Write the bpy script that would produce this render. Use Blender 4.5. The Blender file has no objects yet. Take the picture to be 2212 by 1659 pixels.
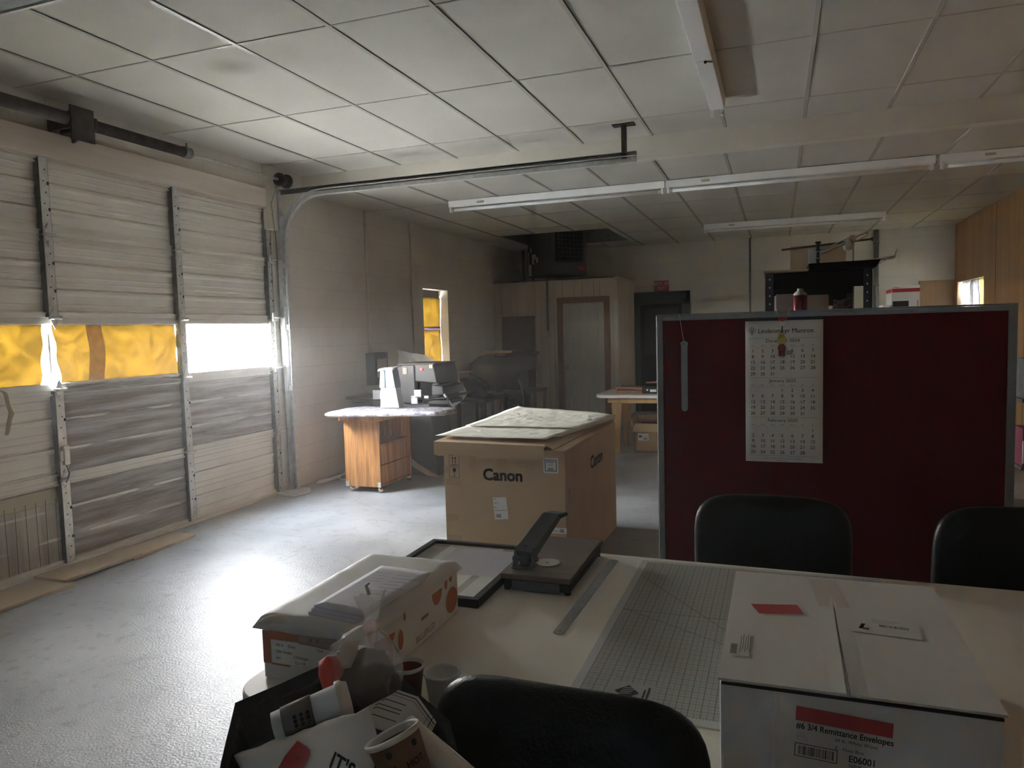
import bpy, bmesh, math, random
from mathutils import Vector, Matrix, noise
random.seed(7)
PI = math.pi
scene = bpy.context.scene
COL = scene.collection

# ---------------------------------------------------------------- camera, sky, exposure
F_PX = 1578.7
YAW, PITCH, ROLL = 0.3498, -0.0727, 0.0276
cam_d = bpy.data.cameras.new('camera')
cam = bpy.data.objects.new('camera', cam_d)
COL.objects.link(cam)
cam_d.sensor_width = 36.0
cam_d.lens = F_PX / 2212 * 36.0
cam_d.clip_start = 0.02
Rm = Matrix.Rotation(YAW, 3, 'Z') @ Matrix.Rotation(PITCH, 3, 'X') @ Matrix.Rotation(ROLL, 3, 'Y')
right, fwd, up = Rm.col[0], Rm.col[1], Rm.col[2]
cm = Matrix((right, up, -fwd)).transposed().to_4x4()
cm.translation = Vector((0, 0, 1.53))
cam.matrix_world = cm
scene.camera = cam

vs = scene.view_settings
vs.view_transform = 'Standard'
vs.look = 'None'
vs.gamma = 1.0
vs.use_curve_mapping = False
vs.exposure = 0.52

world = bpy.data.worlds.new('daylight')
scene.world = world
world.use_nodes = True
wt = world.node_tree
bg = wt.nodes['Background']
tc = wt.nodes.new('ShaderNodeTexCoord')
sp = wt.nodes.new('ShaderNodeSeparateXYZ')
rp = wt.nodes.new('ShaderNodeValToRGB')
wt.links.new(tc.outputs['Generated'], sp.inputs[0])
wt.links.new(sp.outputs['Z'], rp.inputs[0])
rp.color_ramp.elements[0].position = 0.0
rp.color_ramp.elements[0].color = (1.0, 0.975, 0.94, 1)
rp.color_ramp.elements[1].position = 0.9
rp.color_ramp.elements[1].color = (0.80, 0.88, 1.0, 1)
wt.links.new(rp.outputs[0], bg.inputs['Color'])
bg.inputs['Strength'].default_value = 125.0

cy = scene.cycles
cy.max_bounces = 10
cy.diffuse_bounces = 8
cy.glossy_bounces = 4
cy.transmission_bounces = 6
cy.transparent_max_bounces = 12
cy.caustics_reflective = False
cy.caustics_refractive = False
cy.sample_clamp_indirect = 60.0


def portal(name, loc, rot, sx, sy):
    d = bpy.data.lights.new(name, 'AREA')
    d.shape = 'RECTANGLE'
    d.size, d.size_y = sx, sy
    d.cycles.is_portal = True
    o = bpy.data.objects.new(name, d)
    o.location = loc
    o.rotation_euler = rot
    COL.objects.link(o)


portal('door_window_portal', (-4.78, 5.32, 1.46), (0, -PI / 2, 0), 0.60, 1.25)
portal('door_window_portal', (-4.78, 3.5, 1.46), (0, -PI / 2, 0), 0.60, 2.4)
portal('side_window_portal', (-4.84, 9.52, 1.6), (0, -PI / 2, 0), 1.2, 0.9)
portal('fill_window_portal', (0.4, -4.16, 2.2), (-PI / 2, 0, 0), 0.24, 0.14)
portal('right_window_portal', (2.86, 12.32, 1.6), (0, PI / 2, 0), 1.1, 1.6)


# ---------------------------------------------------------------- materials
def mat(name, col, rough=0.6, metal=0.0, noise_amt=0.0, noise_scale=8.0, bump=0.0, bump_scale=60.0,
        stretch=(1, 1, 1), spec=0.5, col2=None, transl=0.0):
    m = bpy.data.materials.new(name)
    m.use_nodes = True
    nt = m.node_tree
    b = nt.nodes['Principled BSDF']
    b.inputs['Base Color'].default_value = (*col, 1)
    b.inputs['Roughness'].default_value = rough
    b.inputs['Metallic'].default_value = metal
    b.inputs['Specular IOR Level'].default_value = spec
    t = nt.nodes.new('ShaderNodeTexCoord')
    mp = nt.nodes.new('ShaderNodeMapping')
    mp.inputs['Scale'].default_value = stretch
    nt.links.new(t.outputs['Object'], mp.inputs[0])
    if noise_amt > 0 or col2:
        n = nt.nodes.new('ShaderNodeTexNoise')
        n.inputs['Scale'].default_value = noise_scale
        n.inputs['Detail'].default_value = 6
        nt.links.new(mp.outputs[0], n.inputs['Vector'])
        r = nt.nodes.new('ShaderNodeValToRGB')
        c2 = col2 if col2 else tuple(c * (1 - noise_amt) for c in col)
        r.color_ramp.elements[0].position = 0.35
        r.color_ramp.elements[1].position = 0.65
        r.color_ramp.elements[0].color = (*c2, 1)
        r.color_ramp.elements[1].color = (*col, 1)
        nt.links.new(n.outputs['Fac'], r.inputs[0])
        nt.links.new(r.outputs[0], b.inputs['Base Color'])
    if bump > 0:
        n2 = nt.nodes.new('ShaderNodeTexNoise')
        n2.inputs['Scale'].default_value = bump_scale
        n2.inputs['Detail'].default_value = 4
        nt.links.new(mp.outputs[0], n2.inputs['Vector'])
        bp = nt.nodes.new('ShaderNodeBump')
        bp.inputs['Strength'].default_value = bump
        bp.inputs['Distance'].default_value = 0.02
        nt.links.new(n2.outputs['Fac'], bp.inputs['Height'])
        nt.links.new(bp.outputs[0], b.inputs['Normal'])
    return m


def block_mat(name, col, plane):
    """painted concrete block: brick joints as bump and slightly darker lines"""
    m = mat(name, col, 0.75)
    nt = m.node_tree
    b = nt.nodes['Principled BSDF']
    mp = [n for n in nt.nodes if n.type == 'MAPPING'][0]
    t = [n for n in nt.nodes if n.type == 'TEX_COORD'][0]
    s = nt.nodes.new('ShaderNodeSeparateXYZ')
    c = nt.nodes.new('ShaderNodeCombineXYZ')
    nt.links.new(t.outputs['Object'], s.inputs[0])
    nt.links.new(s.outputs['Y' if plane == 'x' else 'X'], c.inputs['X'])
    nt.links.new(s.outputs['Z'], c.inputs['Y'])
    br = nt.nodes.new('ShaderNodeTexBrick')
    br.inputs['Scale'].default_value = 1.0
    br.inputs['Brick Width'].default_value = 0.4064
    br.inputs['Row Height'].default_value = 0.2032
    br.inputs['Mortar Size'].default_value = 0.004
    br.inputs['Mortar Smooth'].default_value = 0.6
    br.inputs['Color1'].default_value = (*col, 1)
    br.inputs['Color2'].default_value = (*[x * 0.985 for x in col], 1)
    br.inputs['Mortar'].default_value = (*[x * 0.87 for x in col], 1)
    nt.links.new(c.outputs[0], br.inputs['Vector'])
    n = nt.nodes.new('ShaderNodeTexNoise')
    n.inputs['Scale'].default_value = 1.7
    n.inputs['Detail'].default_value = 8
    nt.links.new(t.outputs['Object'], n.inputs['Vector'])
    mx = nt.nodes.new('ShaderNodeMixRGB')
    mx.blend_type = 'MULTIPLY'
    mx.inputs[0].default_value = 0.35
    nt.links.new(br.outputs['Color'], mx.inputs[1])
    nt.links.new(n.outputs['Fac'], mx.inputs[2])
    nt.links.new(mx.outputs[0], b.inputs['Base Color'])
    n2 = nt.nodes.new('ShaderNodeTexNoise')
    n2.inputs['Scale'].default_value = 45
    nt.links.new(t.outputs['Object'], n2.inputs['Vector'])
    ad = nt.nodes.new('ShaderNodeMath')
    ad.operation = 'MULTIPLY_ADD'
    ad.inputs[1].default_value = -1.5
    nt.links.new(br.outputs['Fac'], ad.inputs[0])
    nt.links.new(n2.outputs['Fac'], ad.inputs[2])
    bp = nt.nodes.new('ShaderNodeBump')
    bp.inputs['Strength'].default_value = 0.35
    bp.inputs['Distance'].default_value = 0.006
    nt.links.new(ad.outputs[0], bp.inputs['Height'])
    nt.links.new(bp.outputs[0], b.inputs['Normal'])
    return m


def wood_mat(name, c1, c2, scale=3.0, stretch=(1, 1, 0.08), rough=0.5):
    m = mat(name, c1, rough)
    nt = m.node_tree
    b = nt.nodes['Principled BSDF']
    mp = [n for n in nt.nodes if n.type == 'MAPPING'][0]
    mp.inputs['Scale'].default_value = stretch
    n = nt.nodes.new('ShaderNodeTexNoise')
    n.inputs['Scale'].default_value = scale * 2
    n.inputs['Detail'].default_value = 5
    n.inputs['Distortion'].default_value = 0.6
    nt.links.new(mp.outputs[0], n.inputs['Vector'])
    w = nt.nodes.new('ShaderNodeTexNoise')
    w.inputs['Scale'].default_value = scale * 6
    w.inputs['Detail'].default_value = 3
    w.inputs['Distortion'].default_value = 1.5
    nt.links.new(mp.outputs[0], w.inputs['Vector'])
    a = nt.nodes.new('ShaderNodeMath')
    a.operation = 'MULTIPLY'
    nt.links.new(n.outputs['Fac'], a.inputs[0])
    nt.links.new(w.outputs['Fac'], a.inputs[1])
    r = nt.nodes.new('ShaderNodeValToRGB')
    r.color_ramp.elements[0].position = 0.14
    r.color_ramp.elements[1].position = 0.34
    r.color_ramp.elements[0].color = (*c2, 1)
    r.color_ramp.elements[1].color = (*c1, 1)
    nt.links.new(a.outputs[0], r.inputs[0])
    nt.links.new(r.outputs[0], b.inputs['Base Color'])
    return m


def sheer_mat(name, col, transl=0.5, transp=0.3, rough=0.3, wrinkle=0.0, wscale=6, gloss=True):
    """thin film or plastic: part see-through, part translucent, with a glossy coat"""
    m = bpy.data.materials.new(name)
    m.use_nodes = True
    nt = m.node_tree
    for n in list(nt.nodes):
        if n.type != 'OUTPUT_MATERIAL':
            nt.nodes.remove(n)
    out = nt.nodes['Material Output']
    tr = nt.nodes.new('ShaderNodeBsdfTransparent')
    tl = nt.nodes.new('ShaderNodeBsdfTranslucent')
    df = nt.nodes.new('ShaderNodeBsdfDiffuse')
    gl = nt.nodes.new('ShaderNodeBsdfGlossy')
    gl.inputs['Roughness'].default_value = rough
    gl.inputs['Color'].default_value = (0.9, 0.9, 0.9, 1)
    tl.inputs['Color'].default_value = (*col, 1)
    df.inputs['Color'].default_value = (*col, 1)
    tr.inputs['Color'].default_value = (*[min(1, c * 1.3) for c in col], 1)
    m1 = nt.nodes.new('ShaderNodeMixShader')
    m1.inputs[0].default_value = transl
    nt.links.new(df.outputs[0], m1.inputs[1])
    nt.links.new(tl.outputs[0], m1.inputs[2])
    m2 = nt.nodes.new('ShaderNodeMixShader')
    m2.inputs[0].default_value = transp
    nt.links.new(m1.outputs[0], m2.inputs[1])
    nt.links.new(tr.outputs[0], m2.inputs[2])
    last = m2
    if gloss:
        m3 = nt.nodes.new('ShaderNodeMixShader')
        lw = nt.nodes.new('ShaderNodeLayerWeight')
        lw.inputs['Blend'].default_value = 0.5
        pw = nt.nodes.new('ShaderNodeMath')
        pw.operation = 'POWER'
        pw.inputs[1].default_value = 5
        nt.links.new(lw.outputs['Facing'], pw.inputs[0])
        fr = nt.nodes.new('ShaderNodeMath')
        fr.operation = 'MULTIPLY_ADD'
        fr.inputs[1].default_value = 0.8
        fr.inputs[2].default_value = 0.04
        nt.links.new(pw.outputs[0], fr.inputs[0])
        nt.links.new(fr.outputs[0], m3.inputs[0])
        nt.links.new(m2.outputs[0], m3.inputs[1])
        nt.links.new(gl.outputs[0], m3.inputs[2])
        last = m3
    nt.links.new(last.outputs[0], out.inputs['Surface'])
    if wrinkle > 0:
        t = nt.nodes.new('ShaderNodeTexCoord')
        n = nt.nodes.new('ShaderNodeTexNoise')
        n.inputs['Scale'].default_value = wscale
        n.inputs['Detail'].default_value = 5
        n.inputs['Distortion'].default_value = 2.5
        nt.links.new(t.outputs['Object'], n.inputs['Vector'])
        r = nt.nodes.new('ShaderNodeValToRGB')
        r.color_ramp.elements[0].position = 0.38
        r.color_ramp.elements[1].position = 0.62
        r.color_ramp.elements[0].color = (*[c * (1 - wrinkle) for c in col], 1)
        r.color_ramp.elements[1].color = (*col, 1)
        nt.links.new(n.outputs['Fac'], r.inputs[0])
        nt.links.new(r.outputs[0], tl.inputs['Color'])
        bp = nt.nodes.new('ShaderNodeBump')
        bp.inputs['Strength'].default_value = 0.4
        nt.links.new(n.outputs['Fac'], bp.inputs['Height'])
        nt.links.new(bp.outputs[0], gl.inputs['Normal'])
        nt.links.new(bp.outputs[0], df.inputs['Normal'])
    return m


def floor_mat():
    m = mat('painted_concrete', (0.40, 0.42, 0.44), 0.38)
    nt = m.node_tree
    b = nt.nodes['Principled BSDF']
    t = [n for n in nt.nodes if n.type == 'TEX_COORD'][0]
    n = nt.nodes.new('ShaderNodeTexNoise')
    n.inputs['Scale'].default_value = 1.3
    n.inputs['Detail'].default_value = 10
    n.inputs['Distortion'].default_value = 0.4
    nt.links.new(t.outputs['Object'], n.inputs['Vector'])
    r = nt.nodes.new('ShaderNodeValToRGB')
    r.color_ramp.elements[0].position = 0.36
    r.color_ramp.elements[1].position = 0.62
    r.color_ramp.elements[0].color = (0.285, 0.298, 0.305, 1)
    r.color_ramp.elements[1].color = (0.415, 0.43, 0.44, 1)
    nt.links.new(n.outputs['Fac'], r.inputs[0])
    n3 = nt.nodes.new('ShaderNodeTexNoise')
    n3.inputs['Scale'].default_value = 14
    n3.inputs['Detail'].default_value = 8
    nt.links.new(t.outputs['Object'], n3.inputs['Vector'])
    r3 = nt.nodes.new('ShaderNodeValToRGB')
    r3.color_ramp.elements[0].position = 0.30
    r3.color_ramp.elements[1].position = 0.46
    r3.color_ramp.elements[0].color = (0.62, 0.62, 0.60, 1)
    r3.color_ramp.elements[1].color = (1, 1, 1, 1)
    nt.links.new(n3.outputs['Fac'], r3.inputs[0])
    mx = nt.nodes.new('ShaderNodeMixRGB')
    mx.blend_type = 'MULTIPLY'
    mx.inputs[0].default_value = 0.8
    nt.links.new(r.outputs[0], mx.inputs[1])
    nt.links.new(r3.outputs[0], mx.inputs[2])
    # thin wandering cracks
    v = nt.nodes.new('ShaderNodeTexVoronoi')
    v.feature = 'DISTANCE_TO_EDGE'
    v.inputs['Scale'].default_value = 0.45
    nw = nt.nodes.new('ShaderNodeTexNoise')
    nw.inputs['Scale'].default_value = 3
    nw.inputs['Detail'].default_value = 6
    nt.links.new(t.outputs['Object'], nw.inputs['Vector'])
    vm = nt.nodes.new('ShaderNodeMixRGB')
    vm.blend_type = 'ADD'
    vm.inputs[0].default_value = 0.5
    nt.links.new(t.outputs['Object'], vm.inputs[1])
    nt.links.new(nw.outputs['Color'], vm.inputs[2])
    nt.links.new(vm.outputs[0], v.inputs['Vector'])
    rc = nt.nodes.new('ShaderNodeValToRGB')
    rc.color_ramp.elements[0].position = 0.0
    rc.color_ramp.elements[1].position = 0.004
    rc.color_ramp.elements[0].color = (0.55, 0.55, 0.55, 1)
    rc.color_ramp.elements[1].color = (1, 1, 1, 1)
    nt.links.new(v.outputs['Distance'], rc.inputs[0])
    m2 = nt.nodes.new('ShaderNodeMixRGB')
    m2.blend_type = 'MULTIPLY'
    m2.inputs[0].default_value = 0.7
    nt.links.new(mx.outputs[0], m2.inputs[1])
    nt.links.new(rc.outputs[0], m2.inputs[2])
    nt.links.new(m2.outputs[0], b.inputs['Base Color'])
    # roughness + bump
    n4 = nt.nodes.new('ShaderNodeTexNoise')
    n4.inputs['Scale'].default_value = 95
    n4.inputs['Detail'].default_value = 5
    nt.links.new(t.outputs['Object'], n4.inputs['Vector'])
    mr = nt.nodes.new('ShaderNodeMapRange')
    mr.inputs['To Min'].default_value = 0.26
    mr.inputs['To Max'].default_value = 0.52
    nt.links.new(n3.outputs['Fac'], mr.inputs[0])
    nt.links.new(mr.outputs[0], b.inputs['Roughness'])
    bp = nt.nodes.new('ShaderNodeBump')
    bp.inputs['Strength'].default_value = 0.40
    bp.inputs['Distance'].default_value = 0.006
    nt.links.new(n4.outputs['Fac'], bp.inputs['Height'])
    nt.links.new(bp.outputs[0], b.inputs['Normal'])
    return m


def foil_mat(name, axis='z', c1=(0.80, 0.79, 0.77), c2=(0.46, 0.38, 0.32), fine=1.0, st=None):
    """crinkled foil: silver and brownish streaks with fine corrugation"""
    m = mat(name, c1, 0.36, 0.35)
    nt = m.node_tree
    b = nt.nodes['Principled BSDF']
    t = [n for n in nt.nodes if n.type == 'TEX_COORD'][0]
    def noise_tex(scale, det, st_):
        s = nt.nodes.new('ShaderNodeMapping')
        s.inputs['Scale'].default_value = st_
        nt.links.new(t.outputs['Object'], s.inputs[0])
        n = nt.nodes.new('ShaderNodeTexNoise')
        n.inputs['Scale'].default_value = scale
        n.inputs['Detail'].default_value = det
        n.inputs['Roughness'].default_value = 0.65
        nt.links.new(s.outputs[0], n.inputs['Vector'])
        return n
    A = st or ((1, 0.22, 4.0) if axis == 'z' else (1, 4.0, 0.22))
    B = st or ((1, 0.30, 14.0) if axis == 'z' else (1, 14.0, 0.30))
    n = noise_tex(2.2 * fine, 9, A)
    r = nt.nodes.new('ShaderNodeValToRGB')
    r.color_ramp.elements[0].position = 0.40
    r.color_ramp.elements[1].position = 0.60
    r.color_ramp.elements[0].color = (*c2, 1)
    r.color_ramp.elements[1].color = (*c1, 1)
    nt.links.new(n.outputs['Fac'], r.inputs[0])
    nt.links.new(r.outputs[0], b.inputs['Base Color'])
    n2 = noise_tex(7.0 * fine, 6, B)
    n3 = noise_tex(30.0 * fine, 3, (1, 1, 1))
    a = nt.nodes.new('ShaderNodeMath')
    a.operation = 'MULTIPLY_ADD'
    a.inputs[1].default_value = 0.35
    nt.links.new(n3.outputs['Fac'], a.inputs[0])
    nt.links.new(n2.outputs['Fac'], a.inputs[2])
    bp = nt.nodes.new('ShaderNodeBump')
    bp.inputs['Strength'].default_value = 1.0
    bp.inputs['Distance'].default_value = 0.02
    nt.links.new(a.outputs[0], bp.inputs['Height'])
    nt.links.new(bp.outputs[0], b.inputs['Normal'])
    return m


def ceil_mat():
    m = mat('ceiling_tile', (0.63, 0.612, 0.548), 0.9, 0, 0.10, 1.2, 0.25, 180)
    nt = m.node_tree
    b = nt.nodes['Principled BSDF']
    t = [n for n in nt.nodes if n.type == 'TEX_COORD'][0]
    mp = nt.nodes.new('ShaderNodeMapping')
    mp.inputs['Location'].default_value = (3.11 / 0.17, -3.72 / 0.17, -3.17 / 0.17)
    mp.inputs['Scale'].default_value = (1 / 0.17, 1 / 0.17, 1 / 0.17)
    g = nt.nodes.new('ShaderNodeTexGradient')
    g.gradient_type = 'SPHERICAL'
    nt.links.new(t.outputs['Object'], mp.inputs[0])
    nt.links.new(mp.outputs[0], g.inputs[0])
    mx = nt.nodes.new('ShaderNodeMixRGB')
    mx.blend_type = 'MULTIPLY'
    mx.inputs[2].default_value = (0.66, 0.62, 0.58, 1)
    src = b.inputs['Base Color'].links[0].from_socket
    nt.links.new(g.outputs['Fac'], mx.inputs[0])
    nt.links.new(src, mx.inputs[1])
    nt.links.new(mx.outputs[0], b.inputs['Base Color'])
    return m


MT = {}
MT['floor'] = floor_mat()
MT['ceil'] = ceil_mat()
MT['tbar'] = mat('ceiling_tbar', (0.58, 0.57, 0.53), 0.25)
MT['shade_line'] = mat('painted_shadow', (0.05, 0.05, 0.05), 0.9)
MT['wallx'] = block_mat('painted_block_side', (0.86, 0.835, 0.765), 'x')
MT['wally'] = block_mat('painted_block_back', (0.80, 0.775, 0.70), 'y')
MT['plaster'] = mat('smooth_paint', (0.70, 0.665, 0.58), 0.6, 0, 0.06, 2)
MT['header_wood'] = wood_mat('painted_header_plank', (0.82, 0.76, 0.68), (0.74, 0.67, 0.59), 2.0, (1, 0.08, 1))
MT['doorsteel'] = mat('door_steel', (0.86, 0.84, 0.78), 0.45, 0, 0.08, 3)
MT['galv'] = mat('galvanized', (0.74, 0.75, 0.74), 0.40, 0.5, 0.2, 25)
MT['galv_dark'] = mat('dull_and_shaded_galvanized', (0.22, 0.24, 0.24), 0.45, 0.6, 0.3, 20)
MT['rust'] = mat('dark_rusty_steel', (0.10, 0.085, 0.075), 0.6, 0.4, 0, 12, col2=(0.06, 0.045, 0.04))
MT['hole'] = mat('punched_hole', (0.02, 0.02, 0.02), 0.9)
MT['foil'] = foil_mat('bubble_foil', fine=1.8)
MT['foilv'] = foil_mat('netted_foil', 'y', (0.74, 0.71, 0.63), (0.48, 0.44, 0.38), 0.8)
MT['film'] = sheer_mat('yellow_film', (0.0125, 0.0069, 0.0007), 0.92, 0.0, 0.3, 0.5, 3.0, False)
MT['film2'] = sheer_mat('yellow_film_doubled', (0.42, 0.34, 0.45), 0.92, 0.0, 0.3, 0.25, 5, False)
MT['glass'] = sheer_mat('window_glass', (1, 1, 1), 0.0, 0.97, 0.02)
MT['closet'] = mat('beige_paneling', (0.66, 0.57, 0.46), 0.6, 0, 0.15, 5, stretch=(1, 1, 0.2))
MT['groove'] = mat('panel_groove', (0.16, 0.12, 0.09), 0.8)
MT['brownboard'] = mat('brown_hardboard', (0.13, 0.065, 0.04), 0.5, 0, 0.25, 4)
MT['trimwood'] = wood_mat('brown_door_casing', (0.28, 0.15, 0.07), (0.19, 0.095, 0.045), 3, (1, 1, 0.1))
MT['whitedoor'] = mat('offwhite_door', (0.50, 0.49, 0.43), 0.45)
MT['chrome'] = mat('chrome', (0.8, 0.8, 0.8), 0.15, 1)
MT['brass'] = mat('pale_brass', (0.72, 0.65, 0.5), 0.25, 0.9)
MT['greendoor'] = mat('dark_grey_green_paint', (0.045, 0.058, 0.058), 0.5, 0, 0.2, 6)
MT['black'] = mat('black', (0.008, 0.008, 0.009), 0.8, spec=0.1)
MT['woodpanel'] = wood_mat('wood_wall_paneling', (0.56, 0.31, 0.13), (0.42, 0.21, 0.08), 1.2, (1, 1, 0.06), 0.4)
MT['fixture'] = mat('white_fixture_enamel', (0.88, 0.89, 0.88), 0.35)
MT['tube'] = mat('fluorescent_tube', (0.85, 0.87, 0.88), 0.25)
MT['frame_alu'] = mat('grey_aluminium', (0.26, 0.28, 0.28), 0.45, 0.3)
MT['redfelt'] = mat('dark_red_fabric', (0.13, 0.003, 0.008), 0.9, 0, 0.15, 60, 0.3, 500, spec=0.15)
MT['paper'] = mat('white_paper', (0.84, 0.85, 0.83), 0.7)
MT['paper_lilac'] = mat('white_paper_cool', (0.66, 0.67, 0.73), 0.7, 0, 0.06, 12)
MT['cream'] = mat('cream_paper', (0.90, 0.89, 0.80), 0.6, 0, 0.06, 7, 0.9, 9)
MT['ink'] = mat('black_ink', (0.02, 0.02, 0.022), 0.6)
MT['greyink'] = mat('grey_ink', (0.18, 0.18, 0.19), 0.6)
MT['card'] = mat('brown_cardboard', (0.60, 0.43, 0.25), 0.75, 0, 0.1, 5, 0.1, 60)
MT['cardtape'] = mat('brown_tape', (0.50, 0.34, 0.19), 0.4)
MT['cardedge'] = mat('torn_cardboard', (0.58, 0.44, 0.29), 0.85)
MT['whitecard'] = mat('white_cardboard', (0.78, 0.78, 0.745), 0.6, 0, 0.06, 3)
MT['tabletop'] = mat('offwhite_laminate', (0.80, 0.76, 0.66), 0.38, 0, 0.05, 3)
MT['tableedge'] = mat('grey_edge_band', (0.42, 0.42, 0.40), 0.5)
MT['whitelam'] = mat('white_laminate', (0.80, 0.80, 0.79), 0.4)
MT['mat'] = mat('grey_cutting_mat', (0.42, 0.43, 0.40), 0.6)
MT['matborder'] = mat('pale_mat_border', (0.55, 0.56, 0.54), 0.6)
MT['line'] = mat('mat_grid_line', (0.055, 0.06, 0.06), 0.6)
MT['steelrule'] = mat('steel_rule', (0.32, 0.32, 0.31), 0.3, 0.8)
MT['leather'] = mat('black_leather', (0.006, 0.0075, 0.0075), 0.42, 0, 0, 1, 0.12, 120, spec=0.22)
MT['plasticblk'] = mat('black_plastic', (0.012, 0.012, 0.013), 0.45, spec=0.3)
MT['binbag'] = mat('black_bin_liner', (0.014, 0.015, 0.02), 0.28, 0, 0, 1, 0.5, 14)
MT['teal'] = mat('teal_bin', (0.03, 0.075, 0.085), 0.4)
MT['punchgrey'] = mat('grey_green_enamel', (0.075, 0.09, 0.088), 0.4)
MT['punchwood'] = wood_mat('dark_brown_laminate', (0.145, 0.105, 0.08), (0.10, 0.07, 0.055), 3, (0.2, 1, 1), 0.4)
MT['orange'] = mat('orange_print', (0.55, 0.19, 0.09), 0.6)
MT['redprint'] = mat('red_print', (0.50, 0.045, 0.045), 0.55)
MT['redlabel'] = mat('red_label', (0.55, 0.07, 0.065), 0.5)
MT['cart'] = wood_mat('orange_wood_laminate', (0.58, 0.28, 0.095), (0.26, 0.11, 0.035), 2.6, (3.0, 3.0, 0.16), 0.35)
MT['pine'] = wood_mat('pine', (0.66, 0.42, 0.17), (0.54, 0.31, 0.11), 2.5, (1, 1, 0.12), 0.5)
MT['darkwood'] = wood_mat('brown_wood', (0.34, 0.16, 0.08), (0.2, 0.09, 0.045), 4, (0.2, 1, 1), 0.5)
MT['machine'] = mat('dark_grey_machine', (0.030, 0.031, 0.031), 0.45)
MT['machine2'] = mat('grey_cabinet', (0.10, 0.105, 0.10), 0.5)
MT['machwhite'] = mat('white_machine_panel', (0.50, 0.53, 0.55), 0.35)
MT['machblue'] = mat('pale_blue_steel', (0.26, 0.33, 0.42), 0.3, 0.3)
MT['bubble'] = foil_mat('silver_bubble_wrap', 'z', (0.80, 0.79, 0.83), (0.28, 0.26, 0.33), 9.0, (1, 1, 1))
MT['plastic'] = sheer_mat('dusty_plastic_sheet', (0.72, 0.70, 0.66), 0.35, 0.2, 0.18, 0.2, 5)
MT['clearplastic'] = sheer_mat('clear_plastic_cover', (0.26, 0.23, 0.185), 0.3, 0.60, 0.15, 0.3, 5)
MT['bagplastic'] = sheer_mat('clear_bag', (0.8, 0.8, 0.8), 0.3, 0.74, 0.12, 0.3, 30)
MT['heater'] = mat('dark_heater_steel', (0.115, 0.118, 0.112), 0.5, 0.2)
MT['louver'] = mat('heater_louver', (0.30, 0.30, 0.28), 0.35, 0.5)
MT['tan'] = mat('tan_board', (0.55, 0.44, 0.31), 0.7)
MT['sleeve'] = mat('grey_brown_sleeve', (0.13, 0.115, 0.10), 0.7)
MT['latte'] = mat('brown_cup_print', (0.30, 0.175, 0.10), 0.6)
MT['cupred'] = mat('dark_red_cup', (0.22, 0.02, 0.025), 0.5)
MT['shadered'] = mat('bright_red_plastic', (0.72, 0.07, 0.045), 0.4)
MT['canred'] = mat('maroon_can', (0.16, 0.02, 0.03), 0.2, 0.5)
MT['lampcream'] = mat('cream_lamp_enamel', (0.46, 0.42, 0.34), 0.4)
MT['pinkbox'] = mat('pinkish_box', (0.44, 0.36, 0.32), 0.7)
MT['signred'] = mat('sign_red', (0.42, 0.03, 0.03), 0.5)
MT['pink'] = mat('pink_box', (0.20, 0.04, 0.07), 0.6)
MT['yellowgreen'] = mat('yellow_green_bead', (0.45, 0.40, 0.07), 0.4)
MT['glue'] = mat('yellow_tape', (0.48, 0.44, 0.30), 0.5)
MT['dial'] = mat('clear_acrylic', (0.5, 0.48, 0.43), 0.2)
MT['pavement'] = mat('pavement', (0.55, 0.54, 0.51), 0.9, 0, 0.1, 2)
led = mat('red_indicator', (0.9, 0.05, 0.05), 0.4)
led.node_tree.nodes['Principled BSDF'].inputs['Emission Color'].default_value = (1, 0.05, 0.06, 1)
led.node_tree.nodes['Principled BSDF'].inputs['Emission Strength'].default_value = 1.2
MT['led'] = led


# ---------------------------------------------------------------- mesh helpers
def BM():
    return bmesh.new()


def box(bm, x0, x1, y0, y1, z0, z1, mi=0, M=None):
    vsn = [(x0, y0, z0), (x1, y0, z0), (x1, y1, z0), (x0, y1, z0), (x0, y0, z1), (x1, y0, z1), (x1, y1, z1), (x0, y1, z1)]
    v = [bm.verts.new(M @ Vector(p) if M else p) for p in vsn]
    for f in ((0, 3, 2, 1), (4, 5, 6, 7), (0, 1, 5, 4), (1, 2, 6, 5), (2, 3, 7, 6), (3, 0, 4, 7)):
        bm.faces.new([v[i] for i in f]).material_index = mi
    return v


def hexa(bm, pts, mi=0):
    """8 points: bottom loop then top loop"""
    v = [bm.verts.new(p) for p in pts]
    for f in ((0, 3, 2, 1), (4, 5, 6, 7), (0, 1, 5, 4), (1, 2, 6, 5), (2, 3, 7, 6), (3, 0, 4, 7)):
        bm.faces.new([v[i] for i in f]).material_index = mi


def prism(bm, pts, d, mi=0):
    """polygon (3d points) extruded along vector d"""
    d = Vector(d)
    a = [bm.verts.new(p) for p in pts]
    b = [bm.verts.new(Vector(p) + d) for p in pts]
    n = len(pts)
    bm.faces.new(a[::-1]).material_index = mi
    bm.faces.new(b).material_index = mi
    for i in range(n):
        bm.faces.new([a[i], a[(i + 1) % n], b[(i + 1) % n], b[i]]).material_index = mi


def ring_frame(p, axis):
    axis = Vector(axis).normalized()
    t = Vector((0, 0, 1)) if abs(axis.z) < 0.9 else Vector((1, 0, 0))
    u = axis.cross(t).normalized()
    return u, axis.cross(u).normalized()


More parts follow.
